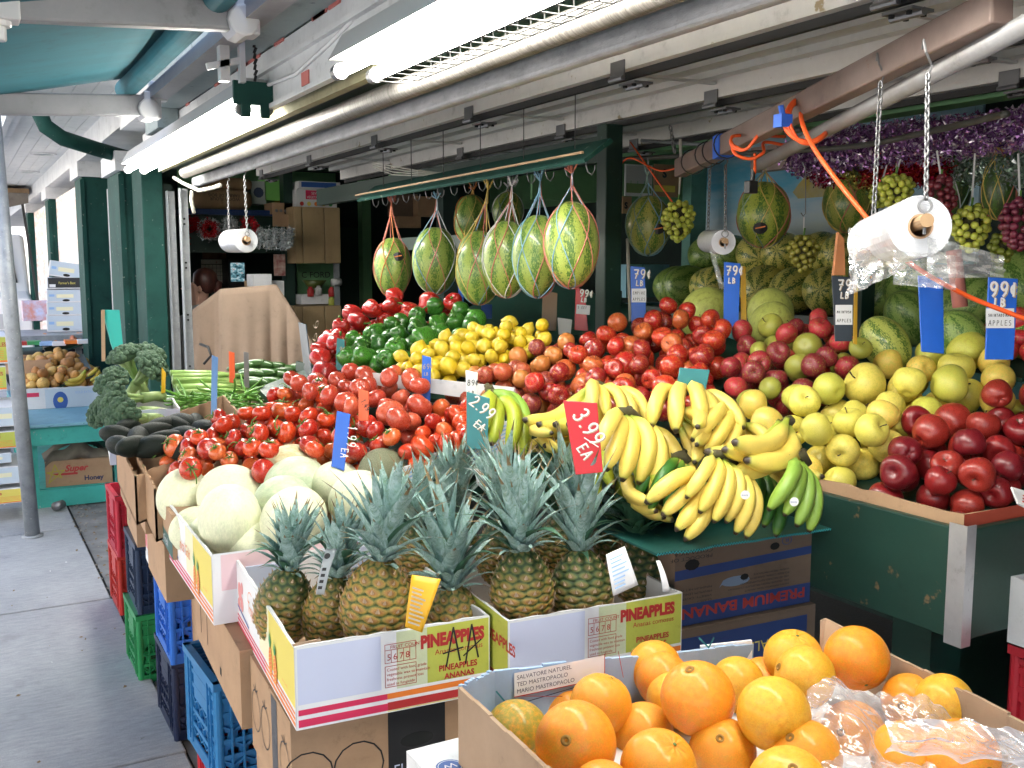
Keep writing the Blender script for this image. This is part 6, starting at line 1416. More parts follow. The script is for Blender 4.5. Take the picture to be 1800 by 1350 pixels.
netmelon((893, 372), 4.4, 55, 70, 'wgy', (893, 325), 'small pale watermelon hanging behind the white netted one')
netmelon((1140, 396), 3.55, 80, 105, 'gbg', (1138, 303), 'oblong watermelon in a grey blue net beside the green grapes', rcol=(.36, .36, .08), lab=(.42, -.12))
netmelon((1342, 377), 3.15, 92, 115, 'gyr', (1345, 282), 'round striped watermelon with a black label hanging before the mural', rcol=(.34, .4, .06), lab=(-.1, -.4))
netmelon((1488, 355), 3.2, 80, 105, 'yry', (1484, 282), 'watermelon hanging behind the orange cable', rcol=(.3, .32, .07))
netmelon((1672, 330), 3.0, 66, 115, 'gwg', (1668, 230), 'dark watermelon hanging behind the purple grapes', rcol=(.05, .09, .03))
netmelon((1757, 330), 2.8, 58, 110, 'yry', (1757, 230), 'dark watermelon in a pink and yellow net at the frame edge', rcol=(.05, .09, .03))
# green hanging rail with hooks
hr = thing('hanging_rail', 'dark green angled rail with steel hooks holding the watermelons', 'rail')
A, B_ = at(652, 343, 4.3), at(1062, 268, 2.72)
b = MB(); dr = (B_ - A).normalized(); sd = dr.cross(Vector((0, 0, 1))).normalized()
b.prism([A + sd * .065 + Vector((0, 0, -.022)), A + sd * .06 + Vector((0, 0, -.03)), A - sd * .03 + Vector((0, 0, .03)), A - sd * .02 + Vector((0, 0, .04))], B_ - A); q = b.build('rail_board', M_green, hr)
b = MB(); b.prism([A + sd * .066, A + sd * .072, A + sd * .072 - Vector((0, 0, .006)), A + sd * .066 - Vector((0, 0, .006))], B_ - A); b.build('edge_strip', M_wood, hr)
for k in range(16):
    p = A.lerp(B_, (k + .2) / 16) + Vector((0, 0, -.015)); b = MB(); b.tube([p + Vector((0, 0, .005)), p - Vector((0, 0, .012)), p + Vector((.004, -.004, -.03)) , p + Vector((.012, -.01, -.038)), p + Vector((.018, -.016, -.026)), p + Vector((.019, -.017, -.012))], .0018, 5); b.build('hook', M_steel, hr)
for k in range(6):
    p = A.lerp(B_, (k + .5) / 6); b = MB(); b.tube([p + Vector((0, 0, .02)), Vector((p.x, p.y, 2.11))], .0018, 4); b.build('wire', M_wire, hr)
bw = thing('wire_bundle', 'pale loose wires sagging above the hanging rail', 'wire')
for k in range(4):
    b = MB(); b.tube([at(655, 285 + k * 3, 4.4), at(690, 292 + k * 5, 4.3), at(735, 300 + k * 3, 4.2), at(790, 305, 4.2)], .0025, 4); b.build('wire_strand', mat('pale wire', (.6, .6, .55), .5), bw)
# ================================================================ WATERMELONS ON SHELVES
ws = thing('melon_shelf', 'dark green shelf with turquoise trim carrying rows of watermelons', 'shelf')
b = MB(); b.box(3.0, 1.6, 1.39, 3.62, 4.25, 1.41); b.build('shelf_board', M_prod, ws)
b = MB(); b.box(2.985, 1.6, 1.36, 2.999, 4.25, 1.415); b.build('edge_board', M_prod, ws)
b = MB(); b.box(3.0, 4.0, .4, 3.05, 4.05, 1.36); b.box(3.0, 2.6, .4, 3.05, 2.65, 1.36); b.build('leg', worn('turquoise shelf paint', (.1, .35, .36), (.08, .28, .3), .6), ws)
b = MB(); b.box(3.3, 1.6, .4, 3.32, 4.3, 1.35); b.build('back_board', worn('turquoise shelf paint', (.1, .35, .36), (.08, .28, .3), .6), ws)
b = MB(); b.box(2.9, 1.6, 1.08, 3.6, 4.0, 1.1); b.build('shelf_board', M_prod, ws)
wr = random.Random(8); i = 0
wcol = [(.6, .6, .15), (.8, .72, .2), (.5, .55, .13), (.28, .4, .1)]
F_gm = fruit('plain green melon rind', (.34, .36, .08), .5, .7, 6, (1, 1, .6), .4, speck=(.3, .3, .15)); S_gm = variants('green_melon', F_gm, dips(.02, .2, .03, .2), zs=1.05, ns=32, nr=22)
def smelon(loc, r, cidx, label, rot=None, plain=False): put('watermelon', wr.choice(S_gm if plain else S_wm), None, loc, rot or (1.57 + wr.uniform(-.2, .2), 0, R(118) + wr.uniform(-.5, .5)), (r, r, r * 1.08), label, 'watermelon', 'watermelons stacked on the shelves', color=wcol[cidx])
for px in (1180, 1210, 1242, 1262, 1335, 1397, 1448, 1510, 1570):
    i += 1; p = atx(px, 495, 3.13); smelon((3.13 + (.03 if i % 2 else 0), p.y, 1.41 + .1), .1 + .004 * (i % 3), 3 if px < 1230 else 1 if px < 1460 else 2, f"{'dark' if px < 1230 else 'yellowish'} striped watermelon, {ORD[i]} along in the lower shelf row")
for j, px in enumerate((1215, 1258, 1300, 1345, 1410, 1455)):
    p = atx(px, 450, 3.2); smelon((3.27, p.y - .04, 1.41 + .255), .097, 3 if px < 1270 else 1, f"{'dark' if px < 1270 else 'yellow green'} watermelon, {ORD[j + 1]} along in the upper shelf row")
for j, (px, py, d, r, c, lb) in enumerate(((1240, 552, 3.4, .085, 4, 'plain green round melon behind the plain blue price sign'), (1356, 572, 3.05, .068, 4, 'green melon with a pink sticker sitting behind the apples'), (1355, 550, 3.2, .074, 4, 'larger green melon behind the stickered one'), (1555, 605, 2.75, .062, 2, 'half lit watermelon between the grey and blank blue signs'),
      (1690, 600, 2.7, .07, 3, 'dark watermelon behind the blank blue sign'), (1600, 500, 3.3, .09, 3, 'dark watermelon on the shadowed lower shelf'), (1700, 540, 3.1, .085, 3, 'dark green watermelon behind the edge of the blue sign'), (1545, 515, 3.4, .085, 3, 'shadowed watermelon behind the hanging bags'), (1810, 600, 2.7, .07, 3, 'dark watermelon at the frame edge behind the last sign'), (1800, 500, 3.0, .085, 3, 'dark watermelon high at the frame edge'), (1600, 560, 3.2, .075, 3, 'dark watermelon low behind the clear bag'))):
    smelon(at(px, py, d), r, 2 if c == 4 else c, lb, (.5, .4, j), c == 4)
sp_ = at(1358, 567, 2.96); t = thing('fruit_sticker', 'small pink and white sticker on the green melon', 'sticker', sp_); b = MB(); b.v = [tuple(RT * math.cos(a * .4488) * .01 + UP * math.sin(a * .4488) * .006) for a in range(14)]; b.f = [tuple(range(14))]; b.m = [0]; b.build('sticker_disc', mat('pink sticker', (.7, .3, .35), .5), t)
bs = thing('back_shelf', 'dark shelving bay holding melons behind the yellow apples', 'shelf')
b = MB(); b.box(2.75, 1.6, 1.36, 3.3, 2.7, 1.38); b.build('shelf_board', M_prod, bs); b = MB(); b.box(2.6, 2.3, .5, 2.66, 2.36, 2.0); b.build('post', M_greenin, bs)
b = MB(); b.box(2.3, 2.15, 1.2, 2.7, 2.6, 1.22); b.build('shelf_board', M_prod, bs)
b = MB(); b.box(2.35, 1.35, 1.15, 3.0, 2.1, 1.17); b.build('shelf_board', M_prod, bs)
# ================================================================ RUSTY BEAM, CHAINS, BAG ROLLS
rb = thing('steel_beam', 'rusty brown steel channel beam with a grey pipe under it running across the stall', 'beam')
A, B_ = at(1195, 312, 2.95), at(1762, 42, 1.42)
dr = (B_ - A).normalized(); sd = Vector((dr.y, -dr.x, 0)).normalized(); upv = sd.cross(dr).normalized()
if upv.z < 0: upv = -upv
b = MB(); w1, h1 = .036, .052
b.prism([A - sd * w1 / 2, A + sd * w1 / 2, A + sd * w1 / 2 + upv * h1, A - sd * w1 / 2 + upv * h1], B_ - A); q = b.build('channel', M_rust, rb); bev(q, .004)
A2_, B2_ = at(1330, 285, 2.55), at(1830, 30, 1.36)
b = MB(); b.tube([A2_ - Vector((0, 0, .01)), B2_ - Vector((0, 0, .0))], .016, 16); b.build('pipe', worn('dull grey pipe', (.3, .3, .31), (.22, .2, .19), .5, .3, scale=8), rb, smooth=True)
for q in ((1372, 245), (1275, 272)):
    b = MB(); c = at(*q, 2.6); f = (c - A).dot(dr); c = A + dr * f; b.prism([c - sd * .021 - upv * .003, c + sd * .021 - upv * .003, c + sd * .021 + upv * .055, c - sd * .021 + upv * .055], dr * .03); b.build('tape_band', M_blue_tape, rb)
for k in (.08, .16, .2, .26):
    b = MB(); c = A + (B_ - A) * k; b.ring(c + upv * .026, dr, .036, .033, .003, 16); b.build('wire_tie', M_wire, rb)
def link_chain(a, c, n, r, name='chain', parent=None):
    b = MB(); a, c = Vector(a), Vector(c); d = (c - a); L = d.length / n; d.normalize(); s, t, _ = frame(d)
    for k in range(n):
        o = a + d * (k + .5) * L; q = s if k % 2 else t; P = []
        for j in range(11): x = 2 * math.pi * j / 10; P.append(o + d * math.cos(x) * L * .68 + q * math.sin(x) * L * .34)
        b.tube(P, r, 5, cap=False)
    return b.build(name, M_steel, parent, smooth=True)
def roll(front, back, rad, label, top1, top2, n, rin=.4, film_=True):
    F_, B2 = Vector(front), Vector(back); t = thing('bag_roll', label, 'bag roll', F_, group='rolls of plastic bags hanging on chains'); ax = (B2 - F_); o = -F_
    m = mat('white bag roll', (.55, .56, .6), .3, fn=lambda N: (N.bump(N.noise(14, 3, stretch=(1, 1, 1)), .8, .01), N.b.inputs.__getitem__('Coat Weight').__setattr__('default_value', .5)))
    b = MB(); d = ax.normalized(); n_ = 32
    b.lathe([(rad * rin, 0), (rad * .98, 0), (rad, .004), (rad, ax.length - .004), (rad * .98, ax.length), (rad * rin, ax.length), (rad * rin, 0)], n_, (0, 0, 0), d); b.build('roll_film', m, t, smooth=False)
    b = MB(); [b.ring(-d * .0012, d, rad * q, rad * q - .0012, .001, 32) for q in (.95, .88, .8, .74, .66, .58, .5)]; b.build('wound_edge', mat('grey film edge', (.55, .56, .6), .4), t)
    b = MB(); b.ring(-d * .001, d, rad * rin, rad * rin - .003, ax.length, 20); b.build('card_core', M_card, t)
    b = MB(); b.tube([Vector((0, 0, rad * .12)) - d * .03, Vector((0, 0, rad * .12)) + ax + d * .02], rad * .22, 14); b.build('wooden_dowel', M_wood, t)
    for P, T in ((Vector((0, 0, rad * .12)) - d * .02, top1), (Vector((0, 0, rad * .12)) + ax + d * .01, top2)):
        T = Vector(T) - F_; up0 = P + Vector((0, 0, rad * .22)); b = MB(); b.ring(up0 + Vector((0, 0, .012)), d, .011, .008, .003, 14); b.tube([up0 - Vector((0, 0, .03)), up0 + Vector((0, 0, .002))], .0025, 6); b.build('eye_bolt', M_steel, t)
        link_chain(up0 + Vector((0, 0, .022)), T, n, .0017, 'chain', t)
        b = MB(); b.tube([T - Vector((0, 0, .005)), T + Vector((.008, 0, .012)), T + Vector((-.006, 0, .03)), T + Vector((.0, .01, .05)), T + Vector((.01, .02, .04))], .002, 5); b.build('hook', M_steel, t)
    return t
f1 = at(1618, 398, 1.50); b1 = at(1536, 428, 1.76)
roll(f1, b1, .047, 'big roll of clear plastic bags hanging on chains before the grapes', (f1.x, f1.y, at(1622, 135, 1.5).z), (b1.x, b1.y, at(1535, 150, 1.76).z), 20)
f2 = at(1272, 426, 2.9); b2 = at(1245, 424, 3.15)
roll(f2, b2, .036, 'small roll of plastic bags hanging in front of the shelved watermelons', (f2.x, f2.y, at(1272, 292, 2.9).z), (b2.x, b2.y, at(1247, 300, 3.15).z), 16)
f3 = at(433, 423, 4.6); b3 = at(404, 424, 4.86)
roll(f3, b3, .055, 'white roll of plastic bags hanging over the beige cloth', (f3.x, f3.y, at(433, 310, 4.6).z), (b3.x, b3.y, at(407, 320, 4.86).z), 18)
M_film = film('clear bag film', opac=.32, rough=.13, wr=30)
def bag(fn, nu, nv, label, name='plastic_bag', m=None):
    b = MB(); b.sheet(fn, nu, nv); o = b.build(name, m or M_film, smooth=True); tagm(o, label, 'plastic bag'); return o
nz = lambda x, y, z: noise.noise(Vector((x, y, z)))
def hang(u, v):
    p = at(1492 + 95 * u, 400 + (520 - 400) * v - 45 * u * v, 1.68 - .1 * u); p += C_ * (.02 * nz(u * 6, v * 4, 1) + .012 * nz(u * 14, v * 9, 2)) + RT * .006 * nz(u * 9, v * 7, 5); return p
bag(hang, 26, 22, 'crumpled clear bag end hanging from the big roll')
def wing(u, v):
    p = at(1630 + 135 * u, 415 + 35 * u + (75 - 60 * u) * v + 22 * u * v, 1.46 + .04 * u); p += C_ * (.01 * nz(u * 5, v * 5, 9)); return p
bag(wing, 20, 14, 'clear bag corner flying out from under the big roll')
def under(u, v):
    p = at(1570 + 110 * u, 440 + 60 * v + 10 * u, 1.5); return p + C_ * .012 * nz(u * 6, v * 6, 3)
bag(under, 16, 10, 'clear bag sheet sagging below the big roll')
b = MB(); b.sheet(lambda u, v: at(1247 - 4 * u + 18 * v + 8 * u, 440 + 68 * v, 2.95 + .0 * u) + RT * .008 * u, 3, 10); o = b.build('plastic_bag', M_film, smooth=True); tagm(o, 'narrow strip of clear bag hanging from the small roll', 'plastic bag')
# bag thrown over the oranges
M_film2 = film('milky bag film', (.75, .78, .88), opac=.2, rough=.17, wr=34, milk=.62)
def over(u, v):
    px = 1420 + 420 * u - 40 * v; py = 1205 + 20 * math.sin(u * 3) + (1400 - 1205) * v + 55 * u * (1 - v) - 25 * (1 - u) * (1 - v); d = 1.54 - .26 * v - .17 * u
    h = .05 * math.sin(u * 5 + 1) * .3 + .035 * nz(u * 3.2, v * 3, 4) + .02 * abs(nz(u * 5, v * 4, 8)) + .013 * abs(nz(u * 12, v * 11, 6)); return at(px, py, d) + Vector((0, 0, h - .01)) + C_ * (.02 * nz(u * 7, v * 7, 12) + .02)
bag(over, 110, 84, 'milky clear plastic bag thrown over the oranges', m=M_film2)
def fold(u, v):
    px = 1555 + 280 * u; py = 1262 - 8 * math.sin(u * 3) + 62 * v + 30 * u; d = 1.25 - .1 * u
    return at(px, py, d) + C_ * (.02 * math.sin(v * math.pi) + .015 * nz(u * 8, v * 3, 2)) + Vector((0, 0, .012 * nz(u * 5, v * 4, 7)))
bag(fold, 34, 12, 'folded shiny mouth of the bag over the oranges', m=film('folded bag film', (.7, .76, .92), opac=.36, rough=.18, wr=32, milk=.65))
# orange cable
oc = thing('power_cable', 'orange extension cable coiled round the rusty beam and hanging to the stall', 'cable')
def curve(P, r, nm, m, par, sub=8, n=7):
    P = [Vector(p) for p in P]; Q = []
    for i in range(len(P) - 1):
        p0, p1, p2, p3 = P[max(0, i - 1)], P[i], P[i + 1], P[min(len(P) - 1, i + 2)]
        for k in range(sub):
            t = k / sub; Q.append(.5 * ((2 * p1) + (-p0 + p2) * t + (2 * p0 - 5 * p1 + 4 * p2 - p3) * t * t + (-p0 + 3 * p1 - 3 * p2 + p3) * t ** 3))
    Q.append(P[-1]); b = MB(); b.tube(Q, r, n); return b.build(nm, m, par, smooth=True)
curve([at(1415, 172, 2.15), at(1408, 205, 2.05), at(1425, 250, 1.98), at(1462, 305, 1.92), at(1515, 372, 1.86), at(1560, 425, 1.85), at(1610, 470, 1.9), at(1700, 520, 1.95), at(1800, 560, 1.95), at(1900, 600, 1.95)], .0048, 'cable', M_cord, oc)
for k in range(3):
    curve([at(1432, 172 + k * 3, 2.12), at(1395, 178 + k * 3, 2.08), at(1378 + k * 5, 215, 2.05), at(1395 + k * 4, 242 + k * 2, 2.04), at(1425, 248 + k * 2, 2.04), at(1448, 236 + k * 2, 2.06), at(1460, 222, 2.15)], .0042, 'cable_loop', M_cord, oc)
for k in range(2):
    curve([at(1358, 212 + k * 3, 2.35), at(1335, 235, 2.3), at(1312, 262, 2.32), at(1290, 256 + k * 4, 2.36), at(1285, 245, 2.38), at(1300, 238, 2.4), at(1380, 240, 2.5)], .004, 'cable_loop', M_cord, oc)
curve([at(1286, 250, 2.38), at(1292, 270, 2.36), at(1318, 279, 2.36), at(1342, 268, 2.36), at(1345, 250, 2.4), at(1400, 258, 2.4), at(1430, 246, 2.3)], .004, 'cable_loop', M_cord, oc)
curve([at(1327, 270, 2.36), at(1327, 305, 2.4)], .0035, 'cable', M_cord, oc)
curve([at(1090, 290, 3.5), at(1110, 278, 3.4), at(1160, 300, 3.4), at(1200, 292, 3.3)], .003, 'cable', M_cord, oc); curve([at(1108, 250, 3.6), at(1150, 310, 3.5), at(1185, 360, 3.5)], .003, 'cable', M_cord, oc)
b = MB(); c = at(1320, 330, 2.4); b.box(c.x - .014, c.y - .01, c.z - .014, c.x + .014, c.y + .01, c.z + .016); b.tube([c + Vector((.004, 0, .016)), c + Vector((.006, 0, .045))], .006, 8); q = b.build('plug', M_black, oc); bev(q, .002)
b = MB(); c = at(1378, 212, 2.05); b.box(c.x - .018, c.y - .012, c.z - .014, c.x + .012, c.y + .012, c.z + .012); b.tube([c, c + Vector((-.01, 0, .03))], .006, 6); b.build('clip', M_blue_tape, oc)
# curved dark pipe and other lines
b = MB()
o = curve([at(1052, 282, 3.7), at(1130, 278, 3.6), at(1250, 272, 3.4), at(1400, 265, 3.0), at(1520, 255, 2.7), at(1650, 228, 2.4), at(1770, 200, 2.1)], .008, 'conduit', worn('dark grey conduit', (.1, .1, .09), (.06, .06, .05), .5), None); tagm(o, 'thin dark conduit sagging across in front of the tinsel', 'conduit')
o = curve([at(1128, 247, 3.9), at(1200, 252, 3.7), at(1290, 258, 3.5)], .007, 'conduit', M_galvp, None); tagm(o, 'short grey rod above the oblong hanging watermelon', 'rod')
o = link_chain(at(1178, 222, 3.5), at(1186, 268, 3.5), 6, .003, 'hanging_chain'); tagm(o, 'loose dark chain hanging near the light green wall', 'chain')
b = MB(); b.tube([at(1196, 245, 3.4), at(1197, 290, 3.4), at(1193, 360, 3.4)], .004, 6, rr=[.006, .005, .002]); o = b.build('cord', M_rope); tagm(o, 'white cord holding the first green grape bunch', 'cord')
b = MB(); b.prism([at(1460, 595, 2.6)] * 0 or [at(1466, 484, 2.57), at(1486, 484, 2.57), at(1484, 420, 2.57), at(1474, 408, 2.57)], (0, .008, 0)); o = b.build('wooden_stake', worn('orange brown wood', (.5, .2, .07), (.4, .14, .05), .5, scale=6)); tagm(o, 'pointed orange wooden slat above the dark grey sign', 'slat')
b = MB(); b.tube([at(1688, 540, 2.3), at(1680, 470, 2.3), at(1676, 440, 2.3)], .017, 10); o = b.build('wooden_rod', worn('pink brown wood', (.42, .16, .13), (.35, .12, .1), .5), smooth=True); tagm(o, 'reddish brown rod hanging behind the blue sign', 'rod')
b = MB(); b.tube([at(1103, 420, 3.6), at(1108, 565, 3.5)], .006, 6); o = b.build('white_rod', M_rope); tagm(o, 'thin pale rod standing left of the first blue sign', 'rod')
b = MB(); c = at(1415, 333, 3.0); b.tube([at(1411, 285, 3.0), at(1416, 300, 3.0), at(1416, 375, 3.0), at(1412, 380, 3.0), at(1408, 374, 3.0)], .0018, 5); o = b.build('wire_hook', M_steel); tagm(o, 'long thin wire hook hanging before the mural', 'hook')
# ================================================================ GRAPES
b = MB(); b.lathe([(math.sin(math.pi * j / 7), -math.cos(math.pi * j / 7) * 1.1) for j in range(8)], 10); ME_gr = b.mesh('grape', F_grape, True)
def grapes(q, d, wpx, hpx, col, label, n=60, hook=None):
    c = at(*q, d); W, H = wpx * d / 1750 / 2, hpx * d / 1750 / 2; t = thing('grape_bunch', label, 'grapes', c, group='grape bunches hanging from the rail'); rr = random.Random(label); P = []
    r = .0095 if d < 3.3 else .010
    for k in range(n * 30):
        z = rr.uniform(-1, 1); wz = math.sqrt(max(0, 1 - z * z)) * (1.0 if z > -.1 else 1 + .3 * z) * (1.1 if z > .2 else 1); a = rr.uniform(0, 6.28); p = Vector((W * wz * math.cos(a), W * .8 * wz * math.sin(a), H * z))
        p *= rr.uniform(.86, 1)
        if all((p - s).length > r * 1.7 for s in P): P.append(p)
        if len(P) >= n: break
    for p in P:
        o = put('grape', ME_gr, t, p, (rr.uniform(0, 3), rr.uniform(0, 3), 0), r * rr.uniform(.9, 1.1)); j = rr.uniform(.75, 1.15); o.color = (col[0] * j, col[1] * j, col[2] * j, 1)
    b = MB(); b.tube([(0, 0, -H * .6), (0, 0, H), (.003, 0, H + .02)], .003, 6); b.build('stalk', M_gstem, t)
    b = MB(); b.lathe([(W * .5 * math.sin(math.pi * j / 6), -H * .8 * math.cos(math.pi * j / 6)) for j in range(7)], 10); b.build('bunch_core', mat('dark grape stalks', tuple(x * .25 for x in col) if False else (.05, .05, .02), .8), t)
    if hook: b = MB(); b.tube([(0, 0, H), at(*hook, d) - c], .0025, 5); b.build('string', mat('white string', (.6, .6, .62), .6), t)
GG, GP = (.55, .6, .09), (.2, .025, .04)
grapes((1192, 388), 3.35, 58, 70, GG, 'green grapes hanging beside the oblong watermelon', 70)
grapes((1574, 335), 2.65, 62, 56, GG, 'green grapes just above the big bag roll', 60, (1583, 280))
grapes((1548, 345), 2.9, 40, 40, (.35, .42, .05), 'green grapes half hidden behind the roll top', 40, (1559, 290))
grapes((1652, 358), 2.5, 54, 90, GP, 'purple grapes right of the roll chain', 85, (1647, 265))
grapes((1706, 402), 2.5, 66, 80, GG, 'largest green grape bunch at the end of the roll', 85, (1714, 270))
grapes((1790, 395), 2.4, 60, 90, (.2, .03, .06), 'purple grapes cut by the frame edge', 70, (1790, 270))
grapes((1760, 440), 2.7, 40, 60, (.25, .3, .04), 'small dull green grape bunch near the frame edge', 45, (1765, 380))
grapes((1412, 444), 3.0, 52, 62, (.28, .26, .04), 'brownish green grapes hanging before the upper shelf watermelon', 60, (1413, 382))
# ================================================================ TINSEL
def tins(n, c):
    m = mat(n, c, .22, .6); return m
def tinsel(P, r, n, m, label, seed=1):
    rr = random.Random(seed); P = [Vector(p) for p in P]; b = MB(); b.mi = 0
    b.tube(P, .004, 5)
    for i in range(n):
        f = rr.uniform(0, len(P) - 1.001); k = int(f); p = P[k].lerp(P[k + 1], f - k); dv = Vector((rr.gauss(0, 1), rr.gauss(0, 1), rr.gauss(0, 1))).normalized(); s = dv.cross(Vector((rr.gauss(0, 1), rr.gauss(0, 1), rr.gauss(0, 1)))).normalized() * rr.uniform(.0009, .0018); p = p + dv * r * rr.uniform(.1, 1.05) ** .6; s = s * 2.2; e = p + Vector((rr.gauss(0, 1), rr.gauss(0, 1), rr.gauss(0, 1))).normalized() * rr.uniform(.006, .014)
        b.mi = rr.choice((0, 0, 0, 1)) ; tw = Vector((rr.gauss(0, .004), rr.gauss(0, .004), rr.gauss(0, .004)))
        b.add([p - s, p + s, e + s + tw, e - s], [(0, 1, 2, 3)])
    o = b.build('tinsel_garland', m); tagm(o, label, 'tinsel', 'tinsel garlands over the hanging fruit'); return o
TP = [tins('purple tinsel', (.3, .14, .36)), tins('light purple tinsel', (.8, .7, .82))]
tinsel([at(1395, 275, 3.2), at(1500, 268, 3.0), at(1640, 250, 2.75), at(1800, 225, 2.5), at(1880, 215, 2.4)], .06, 11000, TP, 'lower thick purple tinsel garland along the pipe', 1)
tinsel([at(1450, 248, 3.2), at(1560, 238, 3.0), at(1680, 228, 2.8), at(1850, 215, 2.5)], .045, 7000, TP, 'upper purple tinsel garland beneath the rusty beam', 2)
tinsel([at(1400, 296, 3.35), at(1500, 285, 3.2), at(1600, 280, 3.1)], .035, 1800, TP, 'thin purple tinsel end before the mural', 3)
tinsel([at(1440, 300, 3.2), at(1458, 302, 3.15)], .05, 1800, [tins('crimson tinsel', (.3, .01, .05)), TP[1]], 'dark crimson tinsel tuft over the hanging watermelon', 4)
tinsel([at(1525, 305, 3.1), at(1650, 300, 2.9)], .05, 3600, [tins('dark red tinsel', (.35, .02, .02)), tins('crimson tinsel', (.3, .01, .05))], 'dark red tinsel garland above the grapes', 5)
tinsel([at(1480, 310, 3.2), at(1530, 318, 3.1)], .045, 1600, [tins('gold tinsel', (.5, .45, .1)), tins('green tinsel', (.2, .35, .15))], 'gold green tinsel piece beside the dark red one', 6)
tinsel([at(1665, 300, 3.0), at(1800, 300, 2.7), at(1860, 300, 2.6)], .05, 4600, [tins('silver green tinsel', (.3, .42, .33)), tins('silver tinsel', (.55, .6, .62))], 'silver green tinsel garland behind the last grapes', 7)
# ================================================================ BACK ROOM
bl_ = thing('display_cloth', 'beige canvas cloth draped over a stack behind the vegetables', 'cloth')
M_cloth = worn('beige canvas', (.25, .18, .13), (.22, .16, .115), .9, scale=4, bump=.15)
def cl_(u, v):
    a = (344, 548); b_ = (392, 506); c_ = (484, 500); d_ = (560, 600)
    # top edge: left shoulder, flat top, right slope
    if u < .2: x, y, d = 338 + (388 - 338) * u / .2, 545 + (508 - 545) * u / .2, 6.0
    elif u < .62: x, y, d = 388 + (486 - 388) * (u - .2) / .42, 508 - 8 * (u - .2) / .42, 5.8
    else: x, y, d = 486 + (560 - 486) * (u - .62) / .38, 500 + 120 * ((u - .62) / .38) ** 1.05, 5.8 - .1 * (u - .62)
    P = at(x, y, d); z = P.z - v * (P.z - .25); fold_ = .06 * abs(math.sin(u * 13 + math.sin(u * 9) * 1.2)) ** .7 * min(1, v * 1.6 + .03) + .015 * math.sin(u * 51) * v
    return Vector((P.x, P.y, z)) + C_ * (fold_ + .05 * v)
b = MB(); b.sheet(cl_, 90, 30); o = b.build('cloth_sheet', M_cloth, bl_, smooth=True); s_ = o.modifiers.new('s', 'SOLIDIFY'); s_.thickness = .003
b = MB(); b.tube([at(352, 605, 5.6), at(366, 610, 5.5), at(371, 625, 5.5), at(358, 640, 5.5)], .008, 6); o = b.build('cable_loop', M_black, smooth=True); tagm(o, 'black cable loop beside the beige cloth', 'cable')
# person
pe = thing('person', 'person with tied dark reddish hair facing the street behind the beige cloth', 'person', (0, 0, 0))
M_skin = mat('skin', (.62, .36, .27), .5); M_hair = worn('dark reddish hair', (.1, .03, .022), (.04, .014, .012), .45, scale=40, stretch=(1, 1, .1)); M_shirt = mat('grey white shirt', (.5, .5, .52), .8)
h = at(349, 508, 6.75); bm_v = [(0, 0, -.62), (0, 0, -.4), (0, .0, -.22), (.005, 0, -.14), (0, 0, -.04), (-.01, 0, .06), (-.17, .02, -.25), (-.24, .0, -.5), (-.2, -.15, -.68), (.17, .02, -.25), (.24, .0, -.5), (.2, -.15, -.68), (-.1, -.1, -.72), (-.12, -.5, -.7), (.1, -.1, -.72), (.12, -.5, -.7), (-.12, -.5, -1.15), (.12, -.5, -1.15)]
ed = [(0, 1), (1, 2), (2, 3), (3, 4), (4, 5), (2, 6), (6, 7), (7, 8), (2, 9), (9, 10), (10, 11), (0, 12), (12, 13), (0, 14), (14, 15), (13, 16), (15, 17)]
rad_ = [.15, .14, .12, .05, .07, .085, .06, .042, .03, .06, .042, .03, .1, .075, .1, .075, .045, .045]
me = bpy.data.meshes.new('body'); me.from_pydata(bm_v, ed, []); body = put('body', me, pe, h, (0, 0, R(-100))); me.materials.append(M_skin)
sk = body.modifiers.new('skin', 'SKIN'); 
for i, vtx in enumerate(me.skin_vertices[0].data if len(me.skin_vertices) else []): vtx.radius = (rad_[i], rad_[i] * .85); vtx.use_root = i == 0
if not len(me.skin_vertices):
    body.modifiers.remove(sk); b = MB(); [b.tube([bm_v[a], bm_v[c]], 0, 10, rr=[rad_[a], rad_[c]]) for a, c in ed]; body.data = b.mesh('body', M_skin, True)
else: body.modifiers.new('sub', 'SUBSURF').render_levels = 2; me.polygons.foreach_set('use_smooth', [])
Rm = Matrix.Rotation(R(-100), 3, 'Z')
def hp(x, y, z): return h + Rm @ Vector((x, y, z))
b = MB(); prof = [(0, .135), (.05, .125), (.085, .085), (.095, .03), (.085, -.02), (.05, -.05)]; b.lathe([(r_, z_) for z_, r_ in [(-.05, .04), (-.02, .07), (.03, .083), (.085, .076), (.115, .045), (.125, .0)]], 20, hp(0, .045, .02), (0, 0, 1)); b.tube([hp(0, .08, .05), hp(0, .12, .03), hp(0, .13, -.06)], .03, 10, rr=[.035, .04, .015]); b.build('hair', M_hair, pe, smooth=True)
b = MB(); b.tube([hp(-.078, .0, .02), hp(-.082, .01, -.005), hp(-.075, .0, -.02)], .011, 8); b.tube([hp(.078, .0, .02), hp(.082, .01, -.005), hp(.075, .0, -.02)], .011, 8); b.build('ear', M_skin, pe, smooth=True)
b = MB(); b.tube([hp(0, -.075, .03), hp(0, -.105, .0), hp(0, -.085, -.01)], .01, 8, rr=[.006, .012, .008]); b.build('nose', M_skin, pe, smooth=True)
b = MB(); b.lathe([(.05, -.1), (.09, -.16), (.19, -.22), (.2, -.5), (.17, -.65)], 18, h, (0, 0, 1)); b.build('shirt', M_shirt, pe, smooth=True)
for s_ in (-1, 1):
    b = MB(); b.lathe([(0, -.012), (.01, -.006), (.012, 0), (.01, .006), (0, .012)], 8, hp(s_ * .03, -.068, .015)); b.build('eye', M_refl, pe, smooth=True)
